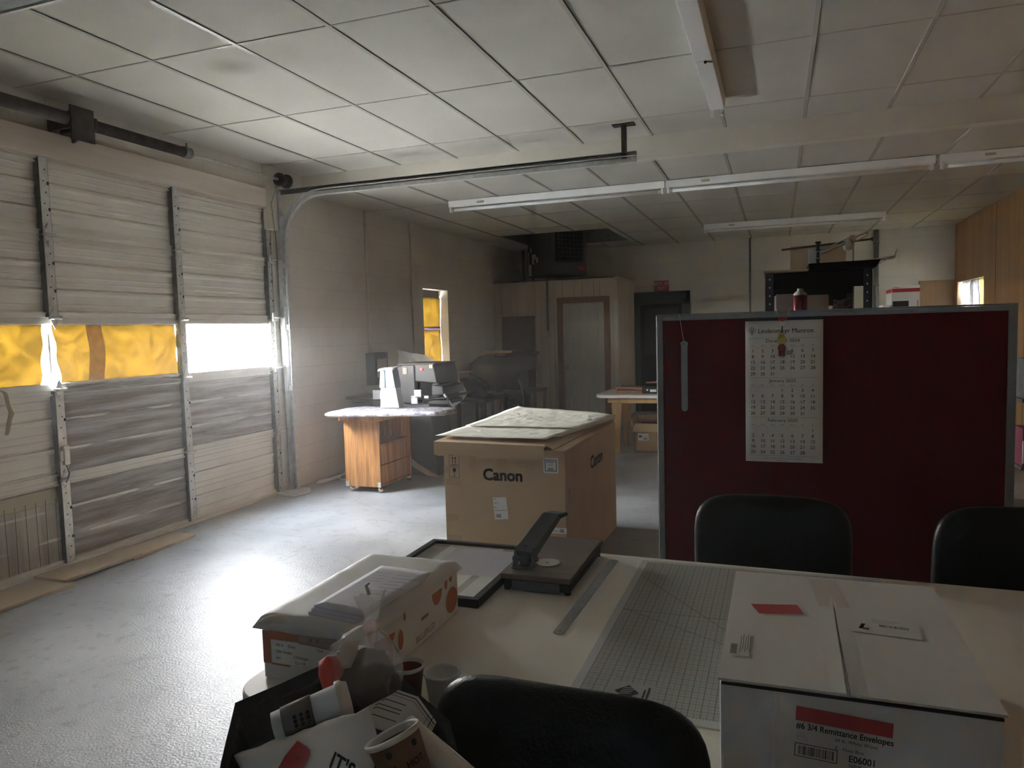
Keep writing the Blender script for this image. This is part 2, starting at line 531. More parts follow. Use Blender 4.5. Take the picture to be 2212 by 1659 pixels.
def tube(bm, pts, r, n=10, mi=0, caps=True):
    """tube along a polyline; r a number or one radius per point"""
    pts = [Vector(p) for p in pts]
    rs = r if isinstance(r, (list, tuple)) else [r] * len(pts)
    rings = []
    u = None
    for i, p in enumerate(pts):
        if i == 0:
            d = pts[1] - p
        elif i == len(pts) - 1:
            d = p - pts[i - 1]
        else:
            d = (pts[i + 1] - p).normalized() + (p - pts[i - 1]).normalized()
        d.normalize()
        if u is None:
            u, w = ring_frame(p, d)
        else:
            u = (u - d * u.dot(d)).normalized()
            w = d.cross(u)
        w = d.cross(u).normalized()
        rings.append([bm.verts.new(p + (u * math.cos(a) + w * math.sin(a)) * rs[i]) for a in [2 * PI * k / n for k in range(n)]])
    for i in range(len(rings) - 1):
        for k in range(n):
            f = bm.faces.new([rings[i][k], rings[i][(k + 1) % n], rings[i + 1][(k + 1) % n], rings[i + 1][k]])
            f.material_index = mi
            f.smooth = True
    if caps:
        bm.faces.new(rings[0][::-1]).material_index = mi
        bm.faces.new(rings[-1]).material_index = mi


def cyl(bm, p0, p1, r0, r1=None, n=20, mi=0, caps=True):
    tube(bm, [p0, p1], [r0, r0 if r1 is None else r1], n, mi, caps)


def disc(bm, c, nrm, r, n=16, mi=0):
    u, w = ring_frame(c, nrm)
    c = Vector(c)
    f = bm.faces.new([bm.verts.new(c + (u * math.cos(2 * PI * k / n) + w * math.sin(2 * PI * k / n)) * r) for k in range(n)])
    f.material_index = mi


def lathe(bm, prof, c=(0, 0, 0), n=28, mi=0, M=None):
    """prof: (radius, height) list, around z"""
    c = Vector(c)
    rings = []
    for r, h in prof:
        ring = []
        for k in range(n):
            a = 2 * PI * k / n
            p = Vector((r * math.cos(a), r * math.sin(a), h))
            p = (M @ p) if M else p + c
            ring.append(bm.verts.new(p))
        rings.append(ring)
    for i in range(len(rings) - 1):
        for k in range(n):
            f = bm.faces.new([rings[i][k], rings[i][(k + 1) % n], rings[i + 1][(k + 1) % n], rings[i + 1][k]])
            f.material_index = mi
            f.smooth = True
    return rings


def ball(bm, c, r, mi=0, n=14, sc=(1, 1, 1)):
    prof = [(max(1e-4, r * math.sin(PI * k / n)), -r * math.cos(PI * k / n)) for k in range(n + 1)]
    M = Matrix.Translation(Vector(c)) @ Matrix.Diagonal((*sc, 1))
    lathe(bm, prof, n=16, mi=mi, M=M)


def quad(bm, pts, mi=0):
    f = bm.faces.new([bm.verts.new(p) for p in pts])
    f.material_index = mi
    return f


def grid(bm, rows, mi=0, smooth=True):
    vv = [[bm.verts.new(p) for p in r] for r in rows]
    for i in range(len(vv) - 1):
        for j in range(len(vv[0]) - 1):
            f = bm.faces.new([vv[i][j], vv[i][j + 1], vv[i + 1][j + 1], vv[i + 1][j]])
            f.material_index = mi
            f.smooth = smooth


def refine(rows, k):
    """bilinear refinement of a rough grid of points"""
    def seg(a, b):
        return [a.lerp(b, t / k) for t in range(k)]
    R = []
    for r in rows:
        r = [Vector(p) for p in r]
        o = []
        for a, b in zip(r, r[1:]):
            o += seg(a, b)
        R.append(o + [r[-1]])
    out = []
    for a, b in zip(R, R[1:]):
        for t in range(k):
            out.append([p.lerp(q, t / k) for p, q in zip(a, b)])
    out.append(R[-1])
    return out


def crumple(rows, amp, freq, seed=0.0):
    return [[p + noise.noise_vector(p * freq + Vector((seed, seed, seed))) * amp for p in r] for r in rows]


def text(bm, s, size, org, xd, yd, mi=0, align='LEFT', bold=0.0, lift=0.0006, spacing=1.0, shear=0.0, xs=1.0):
    """lettering as flat filled outlines, placed on a plane with directions xd, yd"""
    cu = bpy.data.curves.new('lettering', 'FONT')
    cu.body = s
    cu.size = size
    cu.align_x = align
    cu.space_character = spacing
    cu.shear = shear
    cu.resolution_u = 3
    o = bpy.data.objects.new('lettering', cu)
    me = bpy.data.meshes.new_from_object(o)
    xd, yd = Vector(xd).normalized(), Vector(yd).normalized()
    nz = xd.cross(yd)
    org = Vector(org) + nz * lift
    k = bold * size
    shifts = [(0, 0)] if bold <= 0 else [(-k, -k), (k, -k), (-k, k), (k, k)]
    if k > 0.002:
        shifts += [(0, 0), (-k, 0), (k, 0)]
    for (du, dv) in shifts:
        vv = [bm.verts.new(org + xd * (v.co.x * xs + du) + yd * (v.co.y + dv)) for v in me.vertices]
        for p in me.polygons:
            try:
                bm.faces.new([vv[i] for i in p.vertices]).material_index = mi
            except ValueError:
                pass
    bpy.data.objects.remove(o)
    bpy.data.curves.remove(cu)
    bpy.data.meshes.remove(me)


def barcode(bm, org, xd, yd, w, h, mi=0, seed=1, lift=0.0007):
    rnd = random.Random(seed)
    xd, yd = Vector(xd).normalized(), Vector(yd).normalized()
    nz = xd.cross(yd) * lift
    x = 0
    org = Vector(org)
    while x < w:
        t = w * rnd.choice((0.012, 0.02, 0.035))
        a = org + xd * x + nz
        b = org + xd * min(w, x + t) + nz
        quad(bm, [a, b, b + yd * h, a + yd * h], mi)
        x += t + w * rnd.choice((0.012, 0.02, 0.03))


def rect(bm, org, xd, yd, w, h, mi=0, lift=0.0006):
    xd, yd = Vector(xd).normalized(), Vector(yd).normalized()
    o = Vector(org) + xd.cross(yd) * lift
    quad(bm, [o, o + xd * w, o + xd * w + yd * h, o + yd * h], mi)


def outline(bm, org, xd, yd, w, h, t, mi=0, lift=0.0007):
    xd, yd = Vector(xd).normalized(), Vector(yd).normalized()
    o = Vector(org)
    rect(bm, o, xd, yd, w, t, mi, lift)
    rect(bm, o + yd * (h - t), xd, yd, w, t, mi, lift)
    rect(bm, o, xd, yd, t, h, mi, lift)
    rect(bm, o + xd * (w - t), xd, yd, t, h, mi, lift)


LOCAL = set()


def obj(name, bm, mats, parent=None, bevel=0.0, solid=0.0, subsurf=0, keep=False):
    me = bpy.data.meshes.new(name)
    if not keep:
        bmesh.ops.recalc_face_normals(bm, faces=bm.faces[:])
    bm.to_mesh(me)
    bm.free()
    for m in (mats if isinstance(mats, (list, tuple)) else [mats]):
        me.materials.append(MT[m] if isinstance(m, str) else m)
    o = bpy.data.objects.new(name, me)
    COL.objects.link(o)
    if parent is not None:
        o.parent = parent
        if parent.type == 'EMPTY' and parent.parent is None and parent.name not in LOCAL:
            o.matrix_parent_inverse = Matrix.Translation(-Vector(parent.location))
    if solid:
        s = o.modifiers.new('thickness', 'SOLIDIFY')
        s.thickness = solid
        s.offset = 0
    if subsurf:
        s = o.modifiers.new('smooth', 'SUBSURF')
        s.levels = s.render_levels = subsurf
    if bevel:
        b = o.modifiers.new('bevel', 'BEVEL')
        b.width = bevel
        b.segments = 2
        b.limit_method = 'ANGLE'
        b.angle_limit = 0.7
    return o


def tag(o, label=None, cat=None, group=None, kind=None):
    if label:
        o['label'] = label
    if cat:
        o['category'] = cat
    if group:
        o['group'] = group
    if kind:
        o['kind'] = kind
    return o


def empty(name, loc, rz=0.0, local=False):
    o = bpy.data.objects.new(name, None)
    o.location = loc
    o.rotation_euler = (0, 0, rz)
    COL.objects.link(o)
    if local:
        LOCAL.add(o.name)
    return o


def struct(name, bm, mats, parent=None, **k):
    o = obj(name, bm, mats, parent, **k)
    if parent is None:
        o['kind'] = 'structure'
    return o


def plabel(o, s):
    o['label'] = s
    return o


def copy_tree(o, parent=None):
    c = o.copy()
    COL.objects.link(c)
    c.parent = parent
    if parent is not None:
        c.matrix_parent_inverse = o.matrix_parent_inverse
    for ch in [x for x in bpy.data.objects if x.parent == o]:
        copy_tree(ch, c)
    return c


X, Y, Z = Vector((1, 0, 0)), Vector((0, 1, 0)), Vector((0, 0, 1))
XL, XR, YB, YF = -4.6, 2.62, 13.3, -4.0
ZN, ZF, YBEAM = 3.17, 2.996, 6.46

# ================================================================ THE ROOM
b = BM()
box(b, -4.8, 2.9, YF, 13.5, -0.12, 0.0)
struct('floor', b, 'floor')
b = BM()
box(b, -40, 40, -40, 50, -0.5, -0.14)
struct('ground_outside', b, 'pavement')

# left wall with the overhead door opening and one window
DY0, DY1, DZ = 1.20, 5.93, 2.755
b = BM()
box(b, -4.8, XL, YF, DY0, 0, 3.5)
box(b, -4.8, XL, DY0, DY1, DZ, 3.5)
WY0, WY1, WZ0, WZ1 = 9.12, 9.93, 1.02, 2.15
box(b, -4.8, XL, DY1, WY0, 0, 3.5)
box(b, -4.8, XL, WY0, WY1, 0, WZ0)
box(b, -4.8, XL, WY0, WY1, WZ1, 3.5)
box(b, -4.8, XL, WY1, 13.5, 0, 3.5)
struct('wall_left', b, 'wallx')
b = BM()
box(b, -4.8, 2.9, YB, 13.5, 0, 3.5)
struct('wall_back', b, 'wally')
b = BM()
RY0, RY1, RZ0, RZ1 = 11.54, 13.10, 1.10, 2.10
box(b, XR, 2.8, YF, RY0, 0, 3.5)
box(b, XR, 2.8, RY1, YB, 0, 3.5)
box(b, XR, 2.8, RY0, RY1, 0, RZ0)
box(b, XR, 2.8, RY0, RY1, RZ1, 3.5)
struct('wall_right', b, 'woodpanel')
b = BM()
for y in (12.2, 10.98, 9.76, 8.54, 7.32, 6.1, 4.88, 3.66):
    if not (RY0 < y < RY1):
        box(b, XR - 0.003, XR + 0.001, y - 0.004, y + 0.004, 0, 2.995)
struct('trim_1', b, 'groove')
b = BM()
FX0, FX1, FZ0, FZ1 = 0.28, 0.52, 2.13, 2.27
box(b, -4.8, FX0, YF - 0.2, YF, 0, 3.5)
box(b, FX1, 2.9, YF - 0.2, YF, 0, 3.5)
box(b, FX0, FX1, YF - 0.2, YF, 0, FZ0)
box(b, FX0, FX1, YF - 0.2, YF, FZ1, 3.5)
struct('wall_front', b, 'wally')
b = BM()
box(b, FX0, FX1, YF - 0.12, YF - 0.117, FZ0, FZ1)  # small unseen window, added for cool fill light from behind the camera
MT['tinted'] = sheer_mat('fill_blue_glass', (0.52, 0.64, 0.77), 0.0, 0.97, 0.02)  # blue tint put into the pane to cool that fill light
struct('fill_window', b, 'tinted')

# roof deck above the suspended ceilings
b = BM()
box(b, -4.8, 2.9, YF - 0.2, 13.5, 3.5, 3.6)
struct('roof', b, 'pavement')


def ceiling_tiles(name, x0g, y0g, xa, xb, ya, yb, z, hole=None):
    """2 x 4 ft lay-in tiles, each slightly bowed, T-bars below them"""
    T = 0.6096
    b = BM()
    xs = [x0g + T * i for i in range(-3, 16) if xa < x0g + T * i < xb]
    ys = [y0g + 2 * T * i for i in range(-12, 12) if ya < y0g + 2 * T * i < yb]
    xs = [xa] + xs + [xb]
    ys = [ya] + ys + [yb]
    rnd = random.Random(3)
    bars = BM()
    shade_lines = BM()
    for i in range(len(xs) - 1):
        for j in range(len(ys) - 1):
            cells = [(xs[i], xs[i + 1], ys[j], ys[j + 1])]
            if hole:
                hx0, hx1, hy0, hy1 = hole
                out = []
                for (p, q, r, s) in cells:
                    if q <= hx0 or p >= hx1 or s <= hy0 or r >= hy1:
                        out.append((p, q, r, s))
                        continue
                    if p < hx0: out.append((p, hx0, r, s))
                    if q > hx1: out.append((hx1, q, r, s))
                    if r < hy0: out.append((max(p, hx0), min(q, hx1), r, hy0))
                    if s > hy1: out.append((max(p, hx0), min(q, hx1), hy1, s))
                cells = out
            for (p, q, r, s) in cells:
                e = 0.002
                dz = rnd.uniform(0, 0.003)
                box(b, p + e, q - e, r + e, s - e, z + dz, z + 0.015 + dz)
    w = 0.012

    def bar(p, q, r, s, zz):
        segs = [(p, q, r, s)]
        if hole:
            hx0, hx1, hy0, hy1 = hole
            if not (q <= hx0 or p >= hx1 or s <= hy0 or r >= hy1):
                segs = []
                if q - p > s - r:
                    if p < hx0: segs.append((p, hx0, r, s))
                    if q > hx1: segs.append((hx1, q, r, s))
                else:
                    if r < hy0: segs.append((p, q, r, hy0))
                    if s > hy1: segs.append((p, q, hy1, s))
        for g in segs:
            box(bars, *g, zz, z + 0.004)
    for x in xs[1:-1]:
        bar(x - w, x + w, ya, yb, z - 0.005)
    for y in ys[1:-1]:
        bar(xa, xb, y - w * 0.55, y + w * 0.55, z - 0.003)
    for x in xs[1:-1]:
        for (r, s) in ([(ya, yb)] if not hole or not (hole[0] < x < hole[1]) else [(ya, hole[2]), (hole[3], yb)]):
            box(shade_lines, x + w, x + w + 0.0035, r, s, z - 0.0012, z + 0.001)  # dark strip beside each bar paints its shadow line
    for y in ys[1:-1]:
        box(shade_lines, xa, xb, y + w * 0.55, y + w * 0.55 + 0.003, z - 0.0012, z + 0.001) if not hole or not (hole[2] < y < hole[3]) else None
    c = struct(name, b, 'ceil')
    obj('ceiling_grid', bars, 'tbar', c)
    obj('painted_shadow_line', shade_lines, 'shade_line', c)
    return c


ceiling_tiles('ceiling_near', -4.0665, 3.4518, XL, XR, YF, YBEAM, ZN)
HOLE = (-4.10, -2.36, 10.76, 12.55)
ceiling_tiles('ceiling_far', -4.085, 8.96, XL, XR, YBEAM + 0.12, YB, ZF, HOLE)
b = BM()
box(b, XL, XR, YBEAM, YBEAM + 0.13, ZF - 0.012, 3.3)
struct('ceiling_beam', b, 'plaster')
b = BM()
for (p, q, r, s) in ((HOLE[0] - 0.03, HOLE[0], HOLE[2], HOLE[3]), (HOLE[1], HOLE[1] + 0.03, HOLE[2], HOLE[3]),
                     (HOLE[0], HOLE[1], HOLE[2] - 0.03, HOLE[2]), (HOLE[0], HOLE[1], HOLE[3], HOLE[3] + 0.03)):
    box(b, p, q, r, s, ZF + 0.02, 3.5)
struct('trim_2', b, 'galv_dark')

# header plank over the overhead door
b = BM()
box(b, XL, XL + 0.035, DY0 - 0.1, 5.97, DZ + 0.015, 2.94)
struct('trim_3', b, 'header_wood', bevel=0.004)
b = BM()
box(b, XL, XL + 0.06, 5.84, 5.97, 2.56, 3.16)
struct('trim_4', b, 'plaster')

# ---------------------------------------------------------------- overhead door
door = empty('door_1', (XL, DY0, 0))
door['kind'] = 'structure'
JO = [0.0, 0.60, 1.215, 1.70, 2.255, 2.77]      # section joints
ST = [1.28, 2.42, 3.60, 4.735, 5.875]           # stile centres
XS = XL - 0.045                                 # sheet plane
foil_cells = {(1, 2), (1, 3), (0, 2)}
for k in range(5):
    z0, z1 = JO[k], JO[k + 1]
    b = BM()
    if k != 2:
        # sheet with pressed ribs
        n = 3
        prof = [(XS, z0)]
        for i in range(1, n):
            zz = z0 + (z1 - z0) * i / n
            prof += [(XS, zz - 0.03), (XS + 0.016, zz - 0.012), (XS + 0.016, zz + 0.004), (XS - 0.014, zz + 0.006), (XS - 0.010, zz + 0.018), (XS, zz + 0.022)]
            for m_ in (0.33, 0.66):
                pass
        prof.append((XS, z1))
        pr2 = []
        for (xa, za), (xb2, zb) in zip(prof, prof[1:]):
            pr2.append((xa, za))
            if zb - za > 0.1:
                for t in (0.3, 0.6):
                    zz = za + (zb - za) * t
                    pr2 += [(XS, zz - 0.010), (XS + 0.007, zz), (XS, zz + 0.004)]
        pr2.append(prof[-1])
        grid(b, [[(x, DY0, z) for x, z in pr2], [(x, DY1, z) for x, z in pr2]], 0, False)
        box(b, XS - 0.03, XS - 0.012, DY0, DY1, z0, z1)
    # rails
    for (ra, rb) in ((z0, z0 + 0.045), (z1 - 0.045, z1)):
        box(b, XS - 0.028, XS + 0.010, DY0, DY1, ra, rb)
        box(b, XS - 0.03, XS + 0.022, DY0, DY1, ra + 0.006, rb - 0.006)
    box(b, XS + 0.022, XS + 0.034, DY0, DY1, z0 + 0.030, z0 + 0.039)
    box(b, XS + 0.022, XS + 0.034, DY0, DY1, z1 - 0.039, z1 - 0.030)
    if k == 2:
        for y in (ST[0] - 0.05, ST[1], ST[3], ST[4]):
            box(b, XS - 0.03, XS + 0.018, y - 0.028, y + 0.028, z0, z1)
        box(b, XS - 0.03, XS - 0.005, ST[2] - 0.008, ST[2] + 0.008, z0, z1)
    sec = obj('door_section', b, 'doorsteel', door)
    plabel(sec, ['bottom steel door section', 'second steel door section, foil lined', 'window section of the overhead door',
                 'ribbed steel section above the windows', 'top ribbed steel section'][k])
    # stiles
    for si, y in enumerate(ST):
        if k == 2:
            if y in (ST[0], ST[2]):
                continue
        hw = 0.034 if si < 4 else 0.028
        b = BM()
        zz0, zz1 = z0 + 0.006, z1 - 0.006
        box(b, XS + 0.012, XL + 0.012, y - hw, y - hw + 0.003, zz0, zz1, 2)  # side plates get darker metal to stand in for recess shade
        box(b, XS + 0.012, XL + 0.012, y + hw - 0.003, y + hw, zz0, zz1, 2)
        box(b, XL + 0.009, XL + 0.012, y - hw, y + hw, zz0, zz1)
        m_ = int((zz1 - zz0) / 0.075)
        for i in range(m_):
            disc(b, (XL + 0.0126, y + (0.008 if i % 2 else -0.006), zz0 + 0.05 + i * 0.075), X, 0.0055, 10, 1)
        if k != 2:
            for t in (1 / 3, 2 / 3):
                zz = z0 + (z1 - z0) * t
                box(b, XL + 0.0125, XL + 0.0132, y + hw - 0.016, y + hw - 0.001, zz - 0.012, zz + 0.008, 1)
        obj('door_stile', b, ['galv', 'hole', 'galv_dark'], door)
for k in (1, 2, 3, 4):
    for y in ST[:4]:
        b = BM()
        z = JO[k]
        x = XL + 0.014
        prism(b, [(x, y - 0.028, z - 0.015), (x, y, z - 0.075), (x, y + 0.028, z - 0.015), (x, y + 0.028, z + 0.015), (x, y, z + 0.075), (x, y - 0.028, z + 0.015)], (0.004, 0, 0))
        cyl(b, (x + 0.012, y - 0.042, z), (x + 0.012, y + 0.046, z), 0.011, n=12)
        for dz in (-0.045, 0.045):
            cyl(b, (x + 0.003, y, z + dz), (x + 0.009, y, z + dz), 0.008, n=8)
        obj('hinge', b, 'galv', door)
for k in range(0, 6):
    b = BM()
    z = min(JO[k] + 0.02, 2.70)
    box(b, XL + 0.03, XL + 0.045, 5.85, 5.93, z - 0.035, z + 0.045)
    cyl(b, (XL + 0.055, 5.86, z), (XL + 0.055, 6.0, z), 0.007, n=10)
    cyl(b, (XL + 0.055, 5.985, z), (XL + 0.055, 6.005, z), 0.022, n=16)
    obj('roller_bracket', b, 'galv', door)
# foil lining on four of the bays
for (k, j) in ((1, 2), (1, 3), (0, 2), (0, 1)):
    y0, y1 = ST[j] + 0.033, ST[j + 1] - 0.033
    z0, z1 = JO[k] + 0.045, JO[k + 1] - 0.03
    if (k, j) == (1, 2):
        z1 += 0.02
    if (k, j) == (0, 1):
        z1 -= 0.09
    b = BM()
    rows = refine([[(XS + 0.016, y0, z0), (XS + 0.016, y1, z0)], [(XS + 0.016, y0, z1), (XS + 0.016, y1, z1)]], 24)
    rows = [[Vector((p.x + noise.noise(p * 5) * 0.007 + 0.004 * math.sin(p.z * 60), p.y + noise.noise(p * 2.0) * 0.004, p.z)) for p in r] for r in rows]
    grid(b, rows)
    f = obj('foil_lining', b, 'foilv' if (k, j) == (0, 1) else 'foil', door, solid=0.003)
    plabel(f, 'silver and brown bubble foil lining')
    if (k, j) == (0, 1):
        plabel(f, 'silver foil lining with vertical wires')
        b = BM()
        for i in range(16):
            yy = y0 + 0.03 + i * (y1 - y0 - 0.06) / 15
            tube(b, [(XS + 0.024, yy + 0.006 * math.sin(i * 2.1), z0), (XS + 0.026, yy, z1)], 0.0016, 5)
        plabel(obj('lining_wires', b, 'rust', door), 'thin dark vertical wires')
        b = BM()
        rows = refine([[(XS + 0.028, y0 - 0.0, z1 - 0.035), (XS + 0.026, y1, z1 - 0.03)], [(XS + 0.018, y0, z1 + 0.07), (XS + 0.018, y1, z1 + 0.07)]], 10)
        grid(b, crumple(rows, 0.006, 7))
        plabel(obj('tape_strip', b, 'glue', door, solid=0.001), 'dull tape along the top of the wired foil')
# panes and film
for j in range(4):
    y0, y1 = ST[j] + 0.0, ST[j + 1] - 0.0
    b = BM()
    box(b, XS - 0.012, XS - 0.009, y0, y1, 1.25, 1.665)
    obj('window_pane', b, 'glass', door)
for j, (a0, a1, q0, q1) in enumerate(((1.32, 2.39, 1.32, 2.39), (2.45, 3.553, 2.45, 3.515), (3.625, 4.705, 3.665, 4.705))):
    b = BM()
    rows = []
    for i in range(13):
        z = 1.255 + (1.66 - 1.255) * i / 12
        t = i / 12
        s0, s1 = q0 + (a0 - q0) * t, q1 + (a1 - q1) * t
        rows.append([Vector((XS + 0.002 + 0.004 * math.sin(j + 9 * (s0 + (s1 - s0) * m_ / 24)) * 1.0, s0 + (s1 - s0) * m_ / 24 + (0.008 * math.sin(z * 30) if m_ in (0, 24) else 0), z)) for m_ in range(25)])
    rows = crumple(rows, 0.003, 8, j)
    grid(b, rows)
    plabel(obj('window_film', b, 'film', door), 'wrinkled yellow window film')
    # doubled strip where two sheets overlap
    if j > 0:
        b = BM()
        c0 = {1: 3.13, 2: 3.90}[j]
        c0 = {1: 3.02, 2: 3.885}[j]
        rows = []
        for i in range(13):
            z = 1.255 + 0.405 * i / 12
            wob = 0.012 * math.sin(z * 14)
            rows.append([Vector((XS + 0.008, c0 + wob + 0.13 * m_ / 4, z)) for m_ in range(5)])
        grid(b, rows)
        plabel(obj('window_film', b, 'film2', door), 'darker band where the yellow film overlaps')
# silver crumpled edge below window two
b = BM()
rows = refine([[(XS + 0.024, 3.64, 1.17), (XS + 0.024, 4.70, 1.185)], [(XS + 0.035, 3.64, 1.225), (XS + 0.03, 4.70, 1.235)]], 16)
grid(b, crumple(rows, 0.014, 9))
plabel(obj('foil_edge', b, 'foil', door, solid=0.002), 'crumpled foil edge under the film')
# latch box with spring hook on the third stile
b = BM()
box(b, XL + 0.013, XL + 0.04, 3.585, 3.625, 0.70, 0.83)
box(b, XL + 0.013, XL + 0.03, 3.565, 3.59, 0.73, 0.80)
plabel(obj('latch', b, 'galv', door, bevel=0.003), 'steel slide latch')
b = BM()
tube(b, [(XL + 0.03, 3.60, 0.70), (XL + 0.04, 3.61, 0.64), (XL + 0.03, 3.59, 0.58)], 0.005, 8)
obj('latch_hook', b, 'galv_dark', door)
b = BM()
box(b, XL - 0.04, XL + 0.03, DY0, DY1, -0.0, 0.02)
plabel(obj('bottom_seal', b, 'header_wood', door), 'pale bottom strip')

# ---------------------------------------------------------------- door hardware fixed to wall and ceiling
t = empty('door_track', (-4.54, 6.02, 0))
tag(t, 'galvanized curved door track running up the jamb and out under the ceiling', 'track')
YT = 6.00


def track_sweep(pts, dirs, name):
    """C-channel swept in the xz plane"""
    b = BM()
    rows = []
    hw, lip = 0.026, 0.022
    for (p, d) in zip(pts, dirs):
        d = Vector(d).normalized()
        nrm = Vector((d.z, 0, -d.x))
        p = Vector(p)
        rows.append([p + nrm * hw + Y * -lip, p + nrm * hw + Y * lip, p - nrm * hw + Y * lip, p - nrm * hw - Y * lip])
    grid(b, rows, 0, False)
    return obj(name, b, 'galv', t, solid=0.003)


pts = [(-4.50, YT, 0.02), (-4.50, YT, 2.45)]
dirs = [(0, 0, 1), (0, 0, 1)]
for i in range(1, 15):
    a = PI / 2 * i / 14
    pts.append((-4.50 + 0.44 * (1 - math.cos(a)), YT, 2.45 + 0.44 * math.sin(a)))
    dirs.append((math.sin(a), 0, math.cos(a)))
pts.append((-1.07, YT, 2.885))
dirs.append((1, 0, 0))
track_sweep(pts, dirs, 'curved_channel')
b = BM()
box(b, -4.55, -1.07, YT + 0.02, YT + 0.024, 2.905, 2.945)
box(b, -4.55, -1.07, YT - 0.012, YT + 0.024, 2.942, 2.946)
obj('track_angle', b, 'galv_dark', t)
b = BM()
box(b, -4.575, -4.53, YT - 0.02, YT + 0.03, 0.0, 2.95)
for z in (0.4, 1.0, 1.6, 2.2, 2.7):
    box(b, XL, -4.5, YT - 0.004, YT + 0.034, z, z + 0.05)
obj('jamb_angle', b, 'galv', t)
b = BM()
box(b, -1.19, -1.15, YT + 0.0, YT + 0.03, 2.90, 3.168)
box(b, -1.26, -1.08, YT - 0.03, YT + 0.06, 3.162, 3.169)
plabel(obj('hanger', b, 'rust', t), 'dark steel hanger up to the ceiling')
for z in (1.98, 1.05):
    for i in range(5):
        b = BM()
        box(b, -4.528, -4.526, YT - 0.0215, YT - 0.0195, z - 0.2 + i * 0.07, z - 0.17 + i * 0.07)
        obj('track_slot', b, 'paper', t)
for (x, z) in ((-1.10, 2.895), (-1.085, 2.875)):
    b = BM()
    cyl(b, (x, YT - 0.026, z), (x, YT - 0.030, z), 0.006, n=8)
    obj('bolt', b, 'paper', t)

t = empty('torsion_spring', (-4.35, 3.0, 3.0))
tag(t, 'long dark torsion spring tube on a plate above the overhead door', 'spring')
b = BM()
cyl(b, (-4.38, 1.5, 3.0), (-4.38, 3.62, 3.0), 0.043, n=18)
obj('spring', b, 'rust', t)
b = BM()
cyl(b, (-4.38, 3.82, 2.999), (-4.38, 4.66, 3.0), 0.037, n=18)
for i in range(52):
    y = 3.83 + i * 0.0155
    cyl(b, (-4.38, y, 2.999), (-4.38, y + 0.009, 2.999), 0.0395, n=14)
obj('spring', b, 'rust', t)
b = BM()
cyl(b, (-4.38, 4.63, 3.0), (-4.38, 4.70, 3.0), 0.044, n=16)
cyl(b, (-4.38, 4.67, 3.04), (-4.38, 4.67, 3.075), 0.008, n=8)
obj('winding_cone', b, 'galv_dark', t)
b = BM()
cyl(b, (-4.38, 1.5, 3.0), (-4.38, 5.79, 3.0), 0.0125, n=12)
obj('shaft', b, 'galv', t)
b = BM()
box(b, -4.352, -4.335, 3.625, 3.80, 2.865, 3.085)
box(b, XL + 0.001, -4.352, 3.66, 3.68, 2.95, 3.06)
box(b, XL + 0.001, -4.352, 3.75, 3.77, 2.95, 3.06)
box(b, XL + 0.03, -4.37, 3.80, 3.808, 2.93, 3.08)
hexa(b, [(XL + 0.03, 3.808, 2.9), (-4.34, 3.808, 2.97), (-4.34, 3.83, 2.97), (XL + 0.03, 3.83, 2.9),
         (XL + 0.03, 3.808, 3.1), (-4.34, 3.808, 3.04), (-4.34, 3.83, 3.04), (XL + 0.03, 3.83, 3.1)])
plabel(obj('centre_plate', b, 'rust', t, bevel=0.003), 'brown steel anchor plate')
t2 = empty('cable_drum', (-4.38, 5.86, 2.95))
tag(t2, 'dark cable drum at the end of the torsion shaft above the track', 'drum')
b = BM()
for y, r in ((5.80, 0.062), (5.86, 0.048), (5.91, 0.066)):
    cyl(b, (-4.38, y, 3.0), (-4.38, y + 0.02, 3.0), r, n=24)
cyl(b, (-4.38, 5.80, 3.0), (-4.38, 5.93, 3.0), 0.045, n=20)
obj('grooved_drum', b, 'rust', t2)
b = BM()
box(b, XL + 0.061, -4.33, 5.935, 5.942, 2.955, 3.05)
obj('bearing_bracket', b, 'galv', t2)
b = BM()
tube(b, [(-4.43, 5.86, 3.0), (-4.53, 5.87, 2.8), (-4.535, 5.93, 2.4), (-4.535, 5.94, 0.1)], 0.003, 6)
obj('lift_cable', b, 'galv_dark', t2)

b = BM()
pl = [(-4.60, 5.80), (-4.35, 5.74), (-4.30, 5.95), (-4.42, 6.12), (-4.59, 6.08)]
prism(b, [(x, y, 0.002) for x, y in pl], (0, 0, 0.014))
o = obj('floor_plate', b, 'galv', bevel=0.003)
tag(o, 'small bent metal plate on floor at foot of the door track', 'metal plate')

# cardboard strips on the floor along the door
for i, (y0, y1, x0, x1, dx, lab) in enumerate(((1.9, 3.30, -4.50, -4.20, 0.02, 'tan cardboard strip on floor nearest the camera beside overhead door'),
                                              (3.27, 3.86, -4.50, -4.24, 0.015, 'short tan cardboard strip between the two longer ones by the door'),
                                              (3.80, 4.40, -4.50, -4.26, 0.0, 'tan cardboard strip farthest along the foot of overhead door'))):
    b = BM()
    z = 0.0 + (0.018 if i == 1 else 0.0)
    hexa(b, [(x0 - dx, y0, z), (x1 - dx + .02, y0, z), (x1 + dx, y1, z), (x0 + dx, y1 + 0.03, z),
             (x0 - dx, y0, z + 0.018), (x1 - dx + .02, y0, z + 0.018), (x1 + dx, y1, z + 0.018), (x0 + dx, y1 + 0.03, z + 0.018)])
    o = obj('cardboard_strip', b, 'tan', bevel=0.002)
    tag(o, lab, 'cardboard', 'cardboard strips along the door')
b = BM()
rows = [[(XL + 0.05 + 0.02 * math.sin(i * .7), 3.12 + 0.10 * math.sin(min(i, 8) / 8 * 1.5), 1.25 - 0.004 * i * i / 2), (XL + 0.09 + 0.02 * math.sin(i * .7), 3.12 + 0.10 * math.sin(min(i, 8) / 8 * 1.5), 1.25 - 0.004 * i * i / 2 + 0.004)] for i in range(0, 9)]
zb = rows[-1][0][2]
